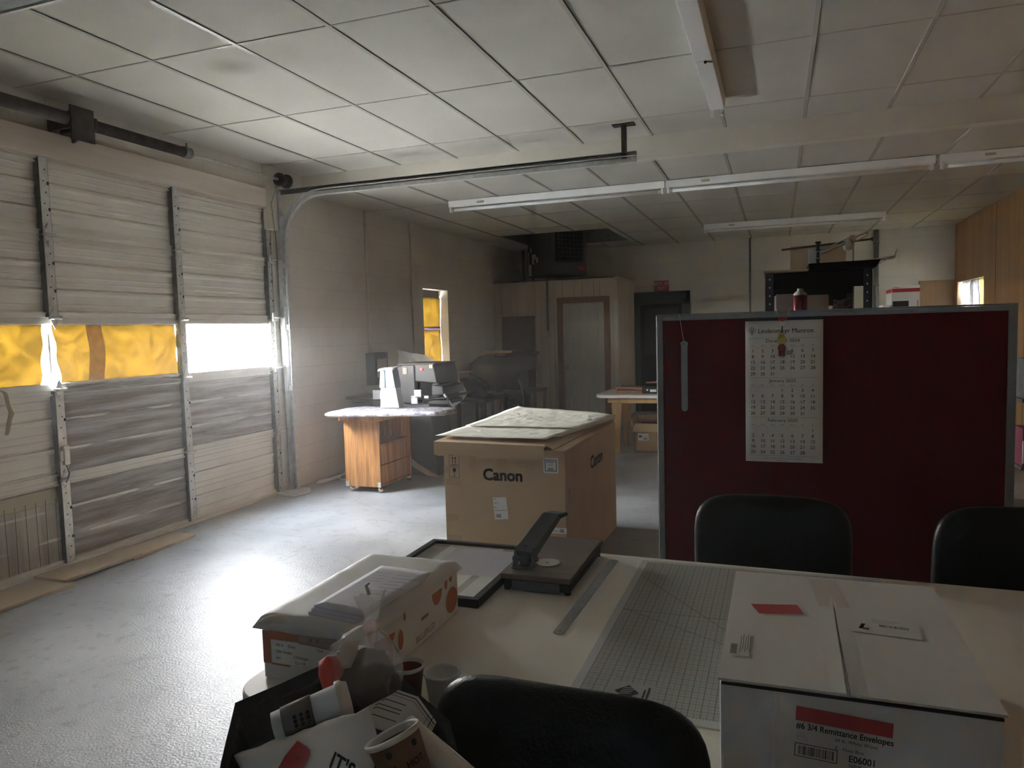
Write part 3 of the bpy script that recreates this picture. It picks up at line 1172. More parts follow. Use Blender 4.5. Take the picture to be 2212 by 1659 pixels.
for i in range(1, 8):
    rows.append([(XL + 0.06, 3.215 - 0.006 * i, zb - 0.022 * i), (XL + 0.10 - 0.003 * i, 3.225 - 0.006 * i, zb - 0.022 * i)])
grid(b, crumple([[Vector(p) for p in r] for r in rows], 0.004, 20))
o = obj('hanging_tape', b, 'glue', solid=0.0015)
tag(o, 'curled strip of yellowish tape drooping from a door window sill', 'tape')

# dark sheet metal housing hanging at upper left
t = empty('ceiling_housing', (-3.3, 2.3, 3.03))
tag(t, 'dark grey sheet metal housing hung under ceiling, cut off at upper left', 'housing')
b = BM()
box(b, -3.9, -2.78, 1.5, 2.44, 3.03, 3.165)
obj('casing', b, 'galv_dark', t, bevel=0.006)
b = BM()
box(b, -3.9, -2.78, 2.44, 2.455, 3.022, 3.034)
obj('edge_strip', b, 'galv', t)

# ---------------------------------------------------------------- small windows
w = empty('window_1', (XL, 9.52, 1.02))
w['kind'] = 'structure'
b = BM()
for (y0, y1, z0, z1) in ((WY0, WY1, 2.03, WZ1), (WY0, WY1, WZ0, 1.06), (WY0, WY0 + 0.03, WZ0, WZ1), (WY1 - 0.03, WY1, WZ0, WZ1), (WY0, WY1, 1.57, 1.61)):
    box(b, XL - 0.19, XL - 0.15, y0, y1, z0, z1)
plabel(obj('window_frame', b, 'brownboard', w), 'brown window frame')
b = BM()
box(b, XL - 0.195, XL - 0.192, WY0, WY1, WZ0, WZ1)
obj('window_pane', b, 'glass', w)
b = BM()
for (z0, z1) in ((1.055, 1.575), (1.60, 2.04)):
    rows = refine([[(XL - 0.13, WY0 + 0.01, z0), (XL - 0.13, WY1 - 0.008, z0)], [(XL - 0.13, WY0 + 0.01, z1), (XL - 0.13, WY1 - 0.008, z1)]], 14)
    grid(b, crumple(rows, 0.012, 5))
plabel(obj('window_film', b, 'film', w), 'wrinkled yellow film over the panes')
b = BM()
box(b, XL - 0.15, XL - 0.14, WY0, WY1, 1.57, 1.625)
plabel(obj('meeting_rail', b, 'film2', w), 'brown crossbar')

w = empty('window_2', (XR, 12.3, RZ0))
w['kind'] = 'structure'
b = BM()
for (y0, y1, z0, z1) in ((RY0, RY1, RZ1 - 0.03, RZ1), (RY0, RY1, RZ0, RZ0 + 0.03), (RY0, RY0 + 0.03, RZ0, RZ1), (RY1 - 0.04, RY1, RZ0, RZ1), (12.42, 12.50, RZ0, RZ1)):
    box(b, XR + 0.10, XR + 0.16, y0, y1, z0, z1)
plabel(obj('window_frame', b, 'rust', w), 'dark window frame')
b = BM()
box(b, XR + 0.0, XR + 0.12, RY1 - 0.012, RY1 - 0.002, RZ0, RZ1)
box(b, XR + 0.0, XR + 0.12, RY0, RY1, RZ1 - 0.012, RZ1 - 0.002)
plabel(obj('window_lining', b, 'cardedge', w), 'pale wood reveal')
b = BM()
box(b, XR + 0.15, XR + 0.153, RY0, RY1, RZ0, RZ1)
obj('window_pane', b, 'glass', w)
b = BM()
rows = refine([[(XR + 0.09, RY0 + 0.02, RZ0), (XR + 0.09, 12.10, RZ0)], [(XR + 0.09, RY0 + 0.02, RZ1), (XR + 0.09, 12.15, RZ1)]], 12)
grid(b, crumple(rows, 0.01, 5))
MT['film3'] = sheer_mat('pale_yellow_film', (0.030, 0.025, 0.008), 0.92, 0.0, 0.3, 0.3, 4.5, False)
plabel(obj('window_film', b, 'film3', w), 'pale yellow film')
b = BM()
rows = [[Vector((XR + 0.07 + 0.025 * math.sin(j * 1.9 + i * .3), 12.12 + 0.95 * j / 20, RZ0 + (RZ1 - RZ0) * i / 10)) for j in range(21)] for i in range(11)]
grid(b, crumple(rows, 0.02, 4))
MT['whitefilm'] = sheer_mat('white_plastic_curtain', (0.03, 0.03, 0.03), 0.9, 0.01, 0.2, 0.4, 6)
plabel(obj('plastic_curtain', b, 'whitefilm', w), 'crinkled white plastic')

# ---------------------------------------------------------------- closet in the far corner
CX1, CY0, CZ = -2.452, 11.8, 2.365
b = BM()
DX0, DX1 = -3.42, -2.62
xs = [-4.6]
rnd = random.Random(5)
while xs[-1] < CX1 - 0.15:
    xs.append(xs[-1] + rnd.choice((0.10, 0.13, 0.16, 0.20)))
xs[-1] = CX1
for x0, x1 in zip(xs, xs[1:]):
    a, c = x0 + 0.003, x1 - 0.003
    if x1 <= DX0 or x0 >= DX1:
        box(b, a, c, CY0, CY0 + 0.03, 0, CZ)
    else:
        box(b, a, c, CY0, CY0 + 0.03, 2.0, CZ)
        if x0 < DX0: box(b, a, DX0, CY0, CY0 + 0.03, 0, 2.0)
        if x1 > DX1: box(b, DX1, c, CY0, CY0 + 0.03, 0, 2.0)
c = struct('wall_closet_front', b, 'closet')
b = BM()
box(b, -4.6, DX0, CY0 + 0.02, CY0 + 0.04, 0, CZ)
box(b, DX1, CX1, CY0 + 0.02, CY0 + 0.04, 0, CZ)
box(b, DX0, DX1, CY0 + 0.02, CY0 + 0.04, 2.0, CZ)
obj('panel_backing', b, 'groove', c)
b = BM()
box(b, CX1 - 0.03, CX1 + 0.012, CY0 - 0.012, YB, 0, CZ + 0.005)
struct('wall_closet_side', b, 'closet')
b = BM()
box(b, -4.6, CX1, CY0, YB, CZ - 0.02, CZ)
struct('ceiling_closet', b, 'groove')
b = BM()
box(b, -2.50, CX1 + 0.016, CY0 - 0.018, CY0, 0, 1.99)
struct('trim_5', b, 'plaster')

d = empty('door_2', (-3.0, CY0, 0))
d['kind'] = 'structure'
b = BM()
box(b, -3.465, -3.37, CY0 - 0.02, CY0, 0, 2.055)
box(b, -2.67, -2.575, CY0 - 0.02, CY0, 0, 2.055)
box(b, -3.465, -2.575, CY0 - 0.022, CY0 - 0.002, 1.965, 2.055)
plabel(obj('door_casing', b, 'trimwood', d, bevel=0.004), 'brown wooden casing')
b = BM()
x0, x1 = -3.37, -2.67
box(b, x0, x1, CY0 + 0.012, CY0 + 0.05, 0.01, 1.965)
yy = CY0 + 0.012
wc = (x1 - x0)
for (z0, z1) in ((1.66, 1.86), (0.86, 1.56), (0.14, 0.74)):
    for (a, e) in ((x0 + 0.10, x0 + wc / 2 - 0.045), (x0 + wc / 2 + 0.045, x1 - 0.10)):
        # moulded rectangle: raised bead with a sunken field
        for (p, q, r, s) in ((a, e, z0, z0 + 0.018), (a, e, z1 - 0.018, z1), (a, a + 0.018, z0, z1), (e - 0.018, e, z0, z1)):
            box(b, p, q, yy - 0.007, yy, r, s)
        box(b, a + 0.045, e - 0.045, yy - 0.005, yy, z0 + 0.045, z1 - 0.045)
plabel(obj('door_leaf', b, 'whitedoor', d, bevel=0.003), 'off-white six panel door')
b = BM()
cyl(b, (-3.31, CY0 + 0.012, 0.885), (-3.31, CY0 - 0.03, 0.885), 0.012, n=12)
ball(b, (-3.31, CY0 - 0.045, 0.885), 0.028)
cyl(b, (-3.31, CY0 + 0.012, 0.885), (-3.31, CY0 + 0.002, 0.885), 0.03, n=16)
obj('door_knob', b, 'chrome', d)
b = BM()
box(b, x0, x1, CY0 + 0.05, CY0 + 0.055, 0, 2.0)
obj('door_backing', b, 'black', d)

b = BM()
hexa(b, [(-4.45, CY0 - 0.05, 0), (-3.86, CY0 - 0.05, 0), (-3.86, CY0 - 0.03, 0), (-4.45, CY0 - 0.03, 0),
         (-4.45, CY0 - 0.012, 1.77), (-3.86, CY0 - 0.012, 1.77), (-3.86, CY0 - 0.002, 1.77), (-4.45, CY0 - 0.002, 1.77)])
o = obj('hardboard_sheet', b, 'brownboard')
tag(o, 'dark brown hardboard sheet leaning on the beige paneled closet', 'board')

t = empty('closet_conduit', (-3.62, CY0, 1.49))
tag(t, 'grey conduit with small switch box on the paneled closet front', 'conduit')
b = BM()
cyl(b, (-3.625, CY0 - 0.02, 1.50), (-3.625, CY0 - 0.02, 2.38), 0.018, n=10)
obj('pipe', b, 'galv_dark', t)
b = BM()
box(b, -3.665, -3.595, CY0 - 0.045, CY0 - 0.0, 1.40, 1.51)
obj('switch_box', b, 'whitedoor', t, bevel=0.004)

d = empty('door_3', (-1.97, YB, 0))
d['kind'] = 'structure'
b = BM()
for (p, q, r, s, y0) in ((-2.478, -2.34, 0, 2.155, 0.05), (-1.60, -1.455, 0, 2.155, 0.05), (-2.478, -1.455, 1.93, 2.155, 0.05),
                         (-2.40, -1.53, 2.02, 2.10, 0.07)):
    box(b, p, q, YB - y0, YB, r, s)
plabel(obj('door_frame', b, 'greendoor', d, bevel=0.005), 'dark grey green timber frame')
b = BM()
box(b, -2.34, -1.60, YB - 0.02, YB - 0.002, 0.0, 1.93)
box(b, -2.34, -1.60, YB - 0.03, YB - 0.015, 0.0, 0.95)
plabel(obj('door_leaf', b, 'black', d), 'near black door')
b = BM()
box(b, -2.25, -1.66, YB - 0.035, YB - 0.02, 1.02, 1.86)
plabel(obj('door_window', b, 'plasticblk', d), 'blacked-out door window')
b = BM()
box(b, -1.93, -1.78, YB - 0.055, YB - 0.05, 2.052, 2.058)
box(b, -1.74, -1.66, YB - 0.055, YB - 0.05, 2.056, 2.062)
plabel(obj('frame_chip', b, 'paper', d), 'white chipped edge')

b = BM()
box(b, -2.09, -1.815, YB - 0.008, YB - 0.001, 2.15, 2.355)
outline(b, (-2.088, YB - 0.0085, 2.152), X, Z, 0.271, 0.201, 0.004, 1)
text(b, 'NOT AN', 0.078, (-1.952, YB - 0.0085, 2.27), X, Z, 1, 'CENTER', 0.03)
text(b, 'EXIT', 0.078, (-1.952, YB - 0.0085, 2.185), X, Z, 1, 'CENTER', 0.03)
o = obj('exit_sign', b, ['signred', 'paper'], keep=True)
tag(o, 'red sign reading NOT AN EXIT above the dark back door', 'sign')

# conduits on the walls
def conduit(p0, p1, r, lab, m='plaster'):
    t = empty('conduit', p0)
    tag(t, lab, 'conduit')
    b = BM()
    cyl(b, p0, p1, r, n=10)
    obj('pipe', b, m, t)
    p0, p1 = Vector(p0), Vector(p1)
    for f in (0.12, 0.55, 0.9):
        b = BM()
        q = p0.lerp(p1, f)
        cyl(b, q - Z * 0.012, q + Z * 0.012, r * 1.25, n=10)
        obj('strap', b, m, t)


conduit((XL + 0.018, 7.65, 1.30), (XL + 0.018, 7.65, ZF), 0.015, 'painted conduit running up from the electrical box to the ceiling')
conduit((XL + 0.015, 8.78, 1.25), (XL + 0.015, 8.78, ZF), 0.012, 'thin painted conduit just left of the small yellow window')
conduit((-0.445, YB - 0.018, 1.0), (-0.445, YB - 0.018, ZF), 0.017, 'thin grey conduit on back wall between exit sign and shelving', 'galv_dark')
conduit((1.50, YB - 0.04, 1.0), (1.50, YB - 0.04, ZF), 0.038, 'thick grey pipe on back wall beside the black shelving', 'galv_dark')

t = empty('electrical_box', (XL + 0.06, 7.7, 0.95))
tag(t, 'dark grey electrical box with paper tag on the block wall', 'electrical box')
b = BM()
box(b, XL, XL + 0.13, 7.56, 7.86, 0.93, 1.31)
obj('enclosure', b, 'machine', t, bevel=0.005)
b = BM()
box(b, XL + 0.131, XL + 0.134, 7.60, 7.83, 1.02, 1.24)
plabel(obj('paper_tag', b, 'pinkbox', t), 'beige paper tag')

# ---------------------------------------------------------------- fluorescent strips
def strip_light(cx, y, length, lab, group, tube_side=-1, tubes=1):
    t = empty('fluorescent_light', (cx, y, ZF))
    tag(t, lab, 'light fixture', group)
    x0, x1 = cx - length / 2, cx + length / 2
    b = BM()
    hexa(b, [(x0, y - 0.045, ZF - 0.075), (x1, y - 0.045, ZF - 0.075), (x1, y + 0.045, ZF - 0.075), (x0, y + 0.045, ZF - 0.075),
             (x0, y - 0.06, ZF - 0.004), (x1, y - 0.06, ZF - 0.004), (x1, y + 0.06, ZF - 0.004), (x0, y + 0.06, ZF - 0.004)])
    obj('housing', b, 'fixture', t, bevel=0.004)
    b = BM()
    box(b, x0 + 0.35, x0 + 0.43, y - 0.0615, y - 0.055, ZF - 0.05, ZF - 0.03)
    plabel(obj('maker_label', b, 'tan', t), 'small tan sticker')
    b = BM()
    cyl(b, (x0 + 0.05, y - 0.03, ZF - 0.105), (x1 - 0.05, y - 0.03, ZF - 0.105), 0.019, n=16)
    obj('tube', b, 'tube', t)
    for xx in (x0 + 0.025, x1 - 0.025):
        b = BM()
        box(b, xx - 0.012, xx + 0.012, y - 0.055, y - 0.005, ZF - 0.13, ZF - 0.07)
        obj('socket', b, 'fixture', t, bevel=0.004)
    for xx, s in ((x0 + 0.037, 1), (x1 - 0.037, -1)):
        b = BM()
        cyl(b, (xx, y - 0.03, ZF - 0.105), (xx + s * 0.03, y - 0.03, ZF - 0.105), 0.0195, n=14)
        obj('tube_cap', b, 'galv', t)
    return t


g = 'fluorescent strips in a row under the far ceiling'
strip_light(-2.265, 7.62, 2.39, 'leftmost fluorescent strip of the long row, nearest the door track', g)
strip_light(0.135, 7.62, 2.39, 'middle fluorescent strip of the long row across the ceiling', g)
strip_light(1.985, 7.62, 1.25, 'right end fluorescent strip of the long row by the wood wall', g)
strip_light(0.18, 11.12, 2.38, 'single fluorescent strip near the back wall above the shelving', None)

t = empty('empty_light_fixture', (-0.41, 4.3, ZN))
tag(t, 'white two-lamp strip fixture without tubes, nearest the camera on ceiling', 'light fixture')
b = BM()
for (y0, y1) in ((1.6, 4.572), (4.58, 5.62)):
    hexa(b, [(-0.46, y0, ZN - 0.085), (-0.36, y0, ZN - 0.085), (-0.36, y1, ZN - 0.085), (-0.46, y1, ZN - 0.085),
             (-0.47, y0, ZN - 0.004), (-0.35, y0, ZN - 0.004), (-0.35, y1, ZN - 0.004), (-0.47, y1, ZN - 0.004)])
obj('housing', b, 'fixture', t, bevel=0.004)
for s in (-0.445, -0.375):
    b = BM()
    box(b, s - 0.013, s + 0.013, 5.62, 5.645, ZN - 0.12, ZN - 0.03)
    cyl(b, (s, 5.62, ZN - 0.115), (s, 5.655, ZN - 0.115), 0.014, n=12)
    obj('socket', b, 'fixture', t, bevel=0.003)
b = BM()
cyl(b, (-0.40, 4.575, ZN - 0.086), (-0.40, 4.575, ZN - 0.098), 0.008, n=10)
tube(b, [(-0.40, 4.575, ZN - 0.09), (-0.36, 4.60, ZN - 0.088)], 0.003, 6)
obj('pull_stub', b, 'black', t)

# ---------------------------------------------------------------- unit heater
t = empty('unit_heater', (-3.56, 11.84, 2.45), math.radians(51), local=True)
tag(t, 'dark grey unit heater with louvered front hanging above the closet', 'heater')
b = BM()
W_ = 0.74
box(b, 0, W_, 0, W_, 0, 0.78)
obj('casing', b, 'heater', t, bevel=0.008)
b = BM()
box(b, 0.09, 0.66, -0.006, 0.0, 0.22, 0.74)
obj('louver_recess', b, 'black', t)
b = BM()
for i in range(7):
    x = 0.14 + i * 0.078
    for k in range(7):
        z = 0.25 + k * 0.07
        hexa(b, [(x - 0.003, -0.03, z), (x + 0.02, -0.008, z), (x + 0.022, -0.006, z), (x, -0.004, z),
                 (x - 0.003, -0.03, z + 0.05), (x + 0.01, -0.008, z + 0.055), (x + 0.012, -0.006, z + 0.055), (x, -0.004, z + 0.055)])
for k in range(8):
    z = 0.235 + k * 0.07
    box(b, 0.10, 0.65, -0.022, -0.012, z, z + 0.004)
obj('louver_vanes', b, 'louver', t)
b = BM()
box(b, 0.55, 0.68, -0.004, 0, 0.08, 0.15)
text(b, 'Dayton', 0.04, (0.615, -0.004, 0.113), X, Z, 1, 'CENTER', 0.01)
plabel(obj('maker_badge', b, ['redprint', 'pinkbox'], t), 'small red badge')
b = BM()
# left side face is the plane x = 0, seen from -x
for (y, z, w_, h_) in ((0.62, 0.02, 0.09, 0.20), (0.53, 0.22, 0.06, 0.17), (0.60, 0.43, 0.04, 0.07), (0.47, 0.30, 0.05, 0.08), (0.40, 0.24, 0.06, 0.09), (0.68, 0.22, 0.02, 0.22)):
    box(b, -0.003, 0, y, y + w_, z, z + h_)
plabel(obj('data_labels', b, 'cream', t), 'pale data stickers')
b = BM()
box(b, -0.002, 0, 0.56, 0.70, 0.22, 0.5)
obj('side_plate', b, 'rust', t)
b = BM()
cyl(b, (0.1, 0.2, 0.78), (0.1, 0.2, 1.04), 0.01, n=8)
obj('hanger_rod', b, 'galv_dark', t)
b = BM()
cyl(b, (0.64, 0.2, 0.78), (0.64, 0.2, 1.04), 0.01, n=8)
obj('hanger_rod', b, 'galv_dark', t)
b = BM()
cyl(b, (0.37, 0.6, 0.78), (0.37, 0.6, 1.04), 0.09, n=16)
obj('flue', b, 'galv_dark', t)
for (x, y, r_, lab) in ((-4.42, 12.9, 0.03, 'thick vertical pipe in the corner above the closet'), (-4.30, 13.1, 0.018, 'medium vertical pipe beside the thick one above the closet'),
                        (-3.95, 12.9, 0.012, 'thinnest vertical pipe close behind the heater above the closet')):
    b = BM()
    cyl(b, (x, y, CZ), (x, y, ZF), r_, n=10)
    tag(obj('vertical_pipe', b, 'galv_dark'), lab, 'pipe', 'pipes above the closet')

# plywood sheet at the back wall, right corner
b = BM()
box(b, 2.12, XR - 0.005, YB - 0.02, YB - 0.002, 0.0, 2.142)
o = obj('plywood_sheet', b, 'pine', bevel=0.002)
o.data.materials[0] = MT['tanply'] = wood_mat('tan_plywood', (0.36, 0.23, 0.12), (0.31, 0.19, 0.095), 1.5)
tag(o, 'tan plywood sheet standing against back wall in the right corner', 'plywood sheet')

# ================================================================ BIG CARTON
t = empty('shipping_carton', (-1.56, 4.8, 0))
tag(t, 'huge brown cardboard carton with black lettering standing on floor mid-room', 'carton')
cx0, cx1, cy0, cy1, cz = -1.955, -1.17, 4.08, 5.48, 0.825
b = BM()
box(b, cx0, cx1, cy0, cy1, 0, cz - 0.005)
obj('box_body', b, 'card', t, bevel=0.006)
b = BM()
text(b, 'Canon', 0.098, ((-1.70 - 1.43) / 2, cy0, 0.628), X, Z, 0, 'CENTER', 0.03, xs=0.98)
text(b, 'Canon', 0.115, (cx1, 4.86, 0.60), Y, Z, 0, 'CENTER', 0.03, xs=1.15)
for (x, z) in ((-1.918, 0.706), (-1.918, 0.632)):
    outline(b, (x, cy0, z), X, Z, 0.068, 0.068, 0.0025)
for dx in (0.022, 0.040):
    rect(b, (-1.918 + dx, cy0, 0.72), X, Z, 0.005, 0.035)
    quad(b, [(-1.918 + dx - 0.005, cy0 - 0.0007, 0.752), (-1.918 + dx + 0.010, cy0 - 0.0007, 0.752), (-1.918 + dx + 0.0025, cy0 - 0.0007, 0.765)])
rect(b, (-1.905, cy0, 0.712), X, Z, 0.042, 0.003)
quad(b, [(-1.896, cy0 - 0.0007, 0.69), (-1.872, cy0 - 0.0007, 0.69), (-1.874, cy0 - 0.0007, 0.672), (-1.884, cy0 - 0.0007, 0.664), (-1.894, cy0 - 0.0007, 0.672)])
rect(b, (-1.8855, cy0, 0.645), X, Z, 0.003, 0.02)
rect(b, (-1.895, cy0, 0.642), X, Z, 0.022, 0.003)
obj('printing', b, 'ink', t, keep=True)
b = BM()
for (x, z, w_, h_) in ((-1.945, 0.585, 0.10, 0.04), (-1.945, 0.36, 0.08, 0.04), (-1.955, 0.66, 0.035, 0.045), (-1.78, 0.68, 0.045, 0.09), (-1.41, 0.70, 0.045, 0.045), (-1.60, 0.70, 0.065, 0.06), (-1.945, 0.22, 0.10, 0.05)):
    b = BM()
    rect(b, (x, cy0, z), X, Z, w_, h_)
    obj('tape_strip', b, 'cardtape', t, keep=True)
b = BM()
rect(b, (cx1, 4.085, 0.03), Y, Z, 0.06, 0.74)
obj('tape_strip', b, 'cardtape', t, keep=True)


def label(parent, name, org, xd, yd, w, h, lines, m='paper', ink='ink', bar=None, lift=0.0012, lab=None):
    b = BM()
    rect(b, org, xd, yd, w, h, 0, lift)
    org = Vector(org)
    xd, yd = Vector(xd).normalized(), Vector(yd).normalized()
    for (s, fx, fy, sz) in lines:
        text(b, s, sz, org + xd * w * fx + yd * h * fy, xd, yd, 1, 'LEFT', 0.0, lift + 0.0006)
    if bar:
        fx, fy, fw, fh = bar
        barcode(b, org + xd * w * fx + yd * h * fy, xd, yd, w * fw, h * fh, 1, 3, lift + 0.0007)
    o = obj(name, b, [m, ink], parent, keep=True)
    if lab:
        plabel(o, lab)
    return o


ld = Vector((-0.09, 0, 1)).normalized()
lx = Vector((1, 0, 0.09)).normalized()
lb = label(t, 'address_label', (-1.622, cy0, 0.385), lx, ld, 0.088, 0.135,
           [('SHIP', 0.06, 0.9, 0.009), ('DEPT 4', 0.06, 0.72, 0.010), ('REF', 0.06, 0.52, 0.009), ('RETURN SERVICE', 0.06, 0.38, 0.010)], bar=(0.12, 0.08, 0.38, 0.16))
o = label(t, 'handling_label', (-1.305, cy0, 0.685), X, Z, 0.092, 0.092, [('3 2', 0.36, 0.5, 0.02)], bar=(0.3, 0.2, 0.4, 0.14))
b = BM()
outline(b, (-1.295, cy0, 0.697), X, Z, 0.072, 0.068, 0.004, 0, 0.002)
rect(b, (-1.285, cy0, 0.75), X, Z, 0.05, 0.004, 0, 0.002)
obj('label_border', b, 'ink', t, keep=True)
label(t, 'corner_label', (-1.36, cy0, 0.325), X, Z, 0.19, 0.035, [('MADE IN JAPAN', 0.30, 0.3, 0.012)], bar=(0.78, 0.2, 0.14, 0.6))
label(t, 'side_label', (cx1, 4.13, 0.50), Y, Z, 0.05, 0.085, [('N', 0.1, 0.55, 0.03)], m='pinkbox')
label(t, 'side_label', (cx1, 4.15, 0.38), Y, Z, 0.055, 0.12, [('GG', 0.15, 0.6, 0.028)], m='cardtape', ink='pinkbox')
# tray lid, its right lip bent open
b = BM()
lx0, lx1, ly0, ly1 = -1.995, -1.285, 4.045, 5.55
hexa(b, [(lx0, ly0, 0.852), (lx1, ly0, 0.842), (lx1 + 0.03, ly1, 0.842), (lx0 - 0.03, ly1, 0.86),
         (lx0, ly0, 0.860), (lx1, ly0, 0.850), (lx1 + 0.03, ly1, 0.85), (lx0 - 0.03, ly1, 0.868)])
rows = [[Vector((lx0 + (lx1 - lx0) * i / 24, ly0 - (0 if k == 0 else 0.006), (0.858 - 0.01 * i / 24) - 0.078 * k / 2 - (0.006 * math.sin(i * 1.3) if k == 2 else 0))) for i in range(25)] for k in range(3)]
grid(b, crumple(rows, 0.004, 12), 0, False)
for y0, y1 in ((ly0, ly1),):
    hexa(b, [(lx0 - 0.006, y0, 0.785), (lx0, y0, 0.785), (lx0 - 0.03, y1, 0.79), (lx0 - 0.036, y1, 0.79),
             (lx0 - 0.006, y0, 0.86), (lx0, y0, 0.86), (lx0 - 0.03, y1, 0.868), (lx0 - 0.036, y1, 0.868)])
obj('lid', b, 'card', t, solid=0.004)
b = BM()
rows = []
for i in range(13):
    y = ly0 + 0.02 + (ly1 - ly0 - 0.04) * i / 12
    w_ = 0.045 + 0.05 * (i / 12)
    k = 0.02 * math.sin(i * 2.3)
    rows.append([Vector((lx1 - 0.005, y, 0.853)), Vector((lx1 + w_ * 0.5, y + k, 0.842 + 0.008 * math.sin(i * 1.7))), Vector((lx1 + w_, y, 0.828))])
grid(b, rows, 0, False)
plabel(obj('lid_flap', b, 'cardedge', t, solid=0.004), 'torn right edge of the lid')
b = BM()
for i in range(60):
    x = lx0 + 0.08 + random.random() * 0.60
    y = ly0 + 0.01 + random.random() * 0.10
    rect(b, (x, y, 0.8605 - 0.01 * (x - lx0) / 0.7), Vector((1, 0, -0.012)), Y, 0.012 + random.random() * 0.02, 0.003, 0, 0.0015)
plabel(obj('torn_print', b, 'greyink', t, keep=True), 'scuffed print along the lid edge')

# cream sheets stacked on the carton
sheets = [((-2.07, 4.42), (-1.27, 4.30), (-1.14, 5.36), (-2.05, 5.66)),
          ((-2.05, 4.17), (-1.30, 4.13), (-1.20, 5.15), (-2.02, 5.30)),
          ((-2.03, 4.60), (-1.22, 4.56), (-1.135, 5.34), (-2.04, 5.72))]
labs = ['lowest cream paper sheet on the big carton, edge showing at front', 'middle cream sheet lying on the big carton lid',
        'uppermost wrinkled cream sheet on big carton reaching its back edge']
for i, q in enumerate(sheets):
    b = BM()
    z0 = 0.8645 + i * 0.010
    rows = refine([[Vector((*q[0], z0)), Vector((*q[1], z0))], [Vector((*q[3], z0)), Vector((*q[2], z0))]], 20)
    rows = [[Vector((p.x, p.y, p.z + 0.003 + noise.noise(Vector((p.x * 3.2, p.y * 4.6, i * 3.3))) * 0.0045 + 0.010 * max(0, (p.y - 5.0)) * 2 * (1 if i != 1 else 0.4)
                     - 0.12 * max(0, p.x + 1.26))) for p in r] for r in rows]
    grid(b, rows)
    o = obj('cream_sheet', b, 'cream', solid=0.0012)
    tag(o, labs[i], 'paper sheet', 'cream sheets on the big carton')

# ================================================================ ROLLING CART WITH BOARD
t = empty('rolling_cart', (-3.8, 6.4, 0))
tag(t, 'orange wood-grain rolling cabinet on casters by the block wall', 'rolling cabinet')
ax0, ax1, ay0, ay1 = -3.99, -3.60, 6.10, 6.74
b = BM()
box(b, ax0, ax1, ay0, ay0 + 0.02, 0.055, 0.70)
box(b, ax0, ax1, ay1 - 0.02, ay1, 0.055, 0.70)
box(b, ax0, ax0 + 0.015, ay0 + 0.02, ay1 - 0.02, 0.055, 0.70)
box(b, ax0 + 0.015, ax1 - 0.004, ay0 + 0.02, ay1 - 0.02, 0.055, 0.075)
box(b, ax0 + 0.015, ax1 - 0.004, ay0 + 0.02, ay1 - 0.02, 0.45, 0.468)
obj('cabinet_body', b, 'cart', t, bevel=0.002)
b = BM()
box(b, ax0 - 0.045, ax1 + 0.03, ay0 - 0.02, ay1 + 0.02, 0.70, 0.76)
obj('cabinet_top', b, 'cart', t, bevel=0.004)
b = BM()
box(b, ax1 - 0.02, ax1 - 0.004, ay0 + 0.022, ay1 - 0.022, 0.08, 0.26)
obj('drawer_front', b, 'cart', t, bevel=0.003)
b = BM()
box(b, ax1 - 0.02, ax1 - 0.004, ay0 + 0.022, ay1 - 0.022, 0.268, 0.448)
plabel(obj('drawer_front', b, 'cart', t, bevel=0.003), 'horizontal grain drawer fronts')
b = BM()
box(b, ax0 + 0.125, ax0 + 0.128, ay0 - 0.0006, ay0 + 0.001, 0.06, 0.69)
obj('panel_joint', b, 'groove', t)
for x in (ax0, ax1 - 0.035):
    b = BM()
    box(b, x, x + 0.035, ay0 - 0.002, ay0 + 0.0, 0.055, 0.105)
    obj('corner_plate', b, 'galv', t)
for (x, y) in ((ax0 + 0.05, ay0 + 0.03), (ax1 - 0.02, ay0 + 0.03), (ax0 + 0.05, ay1 - 0.03), (ax1 - 0.02, ay1 - 0.03)):
    b = BM()
    ball(b, (x, y, 0.028), 0.028)
    cyl(b, (x, y, 0.05), (x, y, 0.07), 0.009, n=10)
    cyl(b, (x - 0.03, y, 0.03), (x + 0.03, y, 0.03), 0.013, n=10)
    obj('caster', b, 'brass', t)

t = empty('wrapped_board', (-3.5, 6.2, 0.76))
tag(t, 'long flat board wrapped in silver bubble foil lying across the rolling cabinet', 'board')
out = [(-4.07, 5.98), (-4.04, 5.88), (-3.85, 5.86), (-3.30, 5.98), (-2.98, 6.06), (-2.92, 6.12), (-2.93, 6.42), (-3.10, 6.50), (-3.60, 6.52), (-3.98, 6.46), (-4.07, 6.30)]
b = BM()
prism(b, [(x + 0.01, y + 0.01, 0.762) for x, y in out], (0, 0, 0.008))
plabel(obj('wood_base', b, 'tan', t), 'bare wood underside')
b = BM()
N_ = len(out)
prof = [(1.0, 0.770), (1.012, 0.778), (1.012, 0.792), (0.99, 0.802), (0.8, 0.805), (0.4, 0.806), (0.02, 0.806)]
c0 = Vector((-3.52, 6.2, 0))
rows = []
fine = []
for i in range(N_):
    a_, e_ = Vector((*out[i], 0)), Vector((*out[(i + 1) % N_], 0))
    for k in range(6):
        fine.append(a_.lerp(e_, k / 6))
fine.append(fine[0])
for s_, z in prof:
    rows.append([c0 + (p - c0) * s_ + Z * (z + 0.006 * noise.noise(p * 9 + Z * z * 30)) for p in fine])
grid(b, rows)
obj('foil_wrap', b, 'bubble', t)

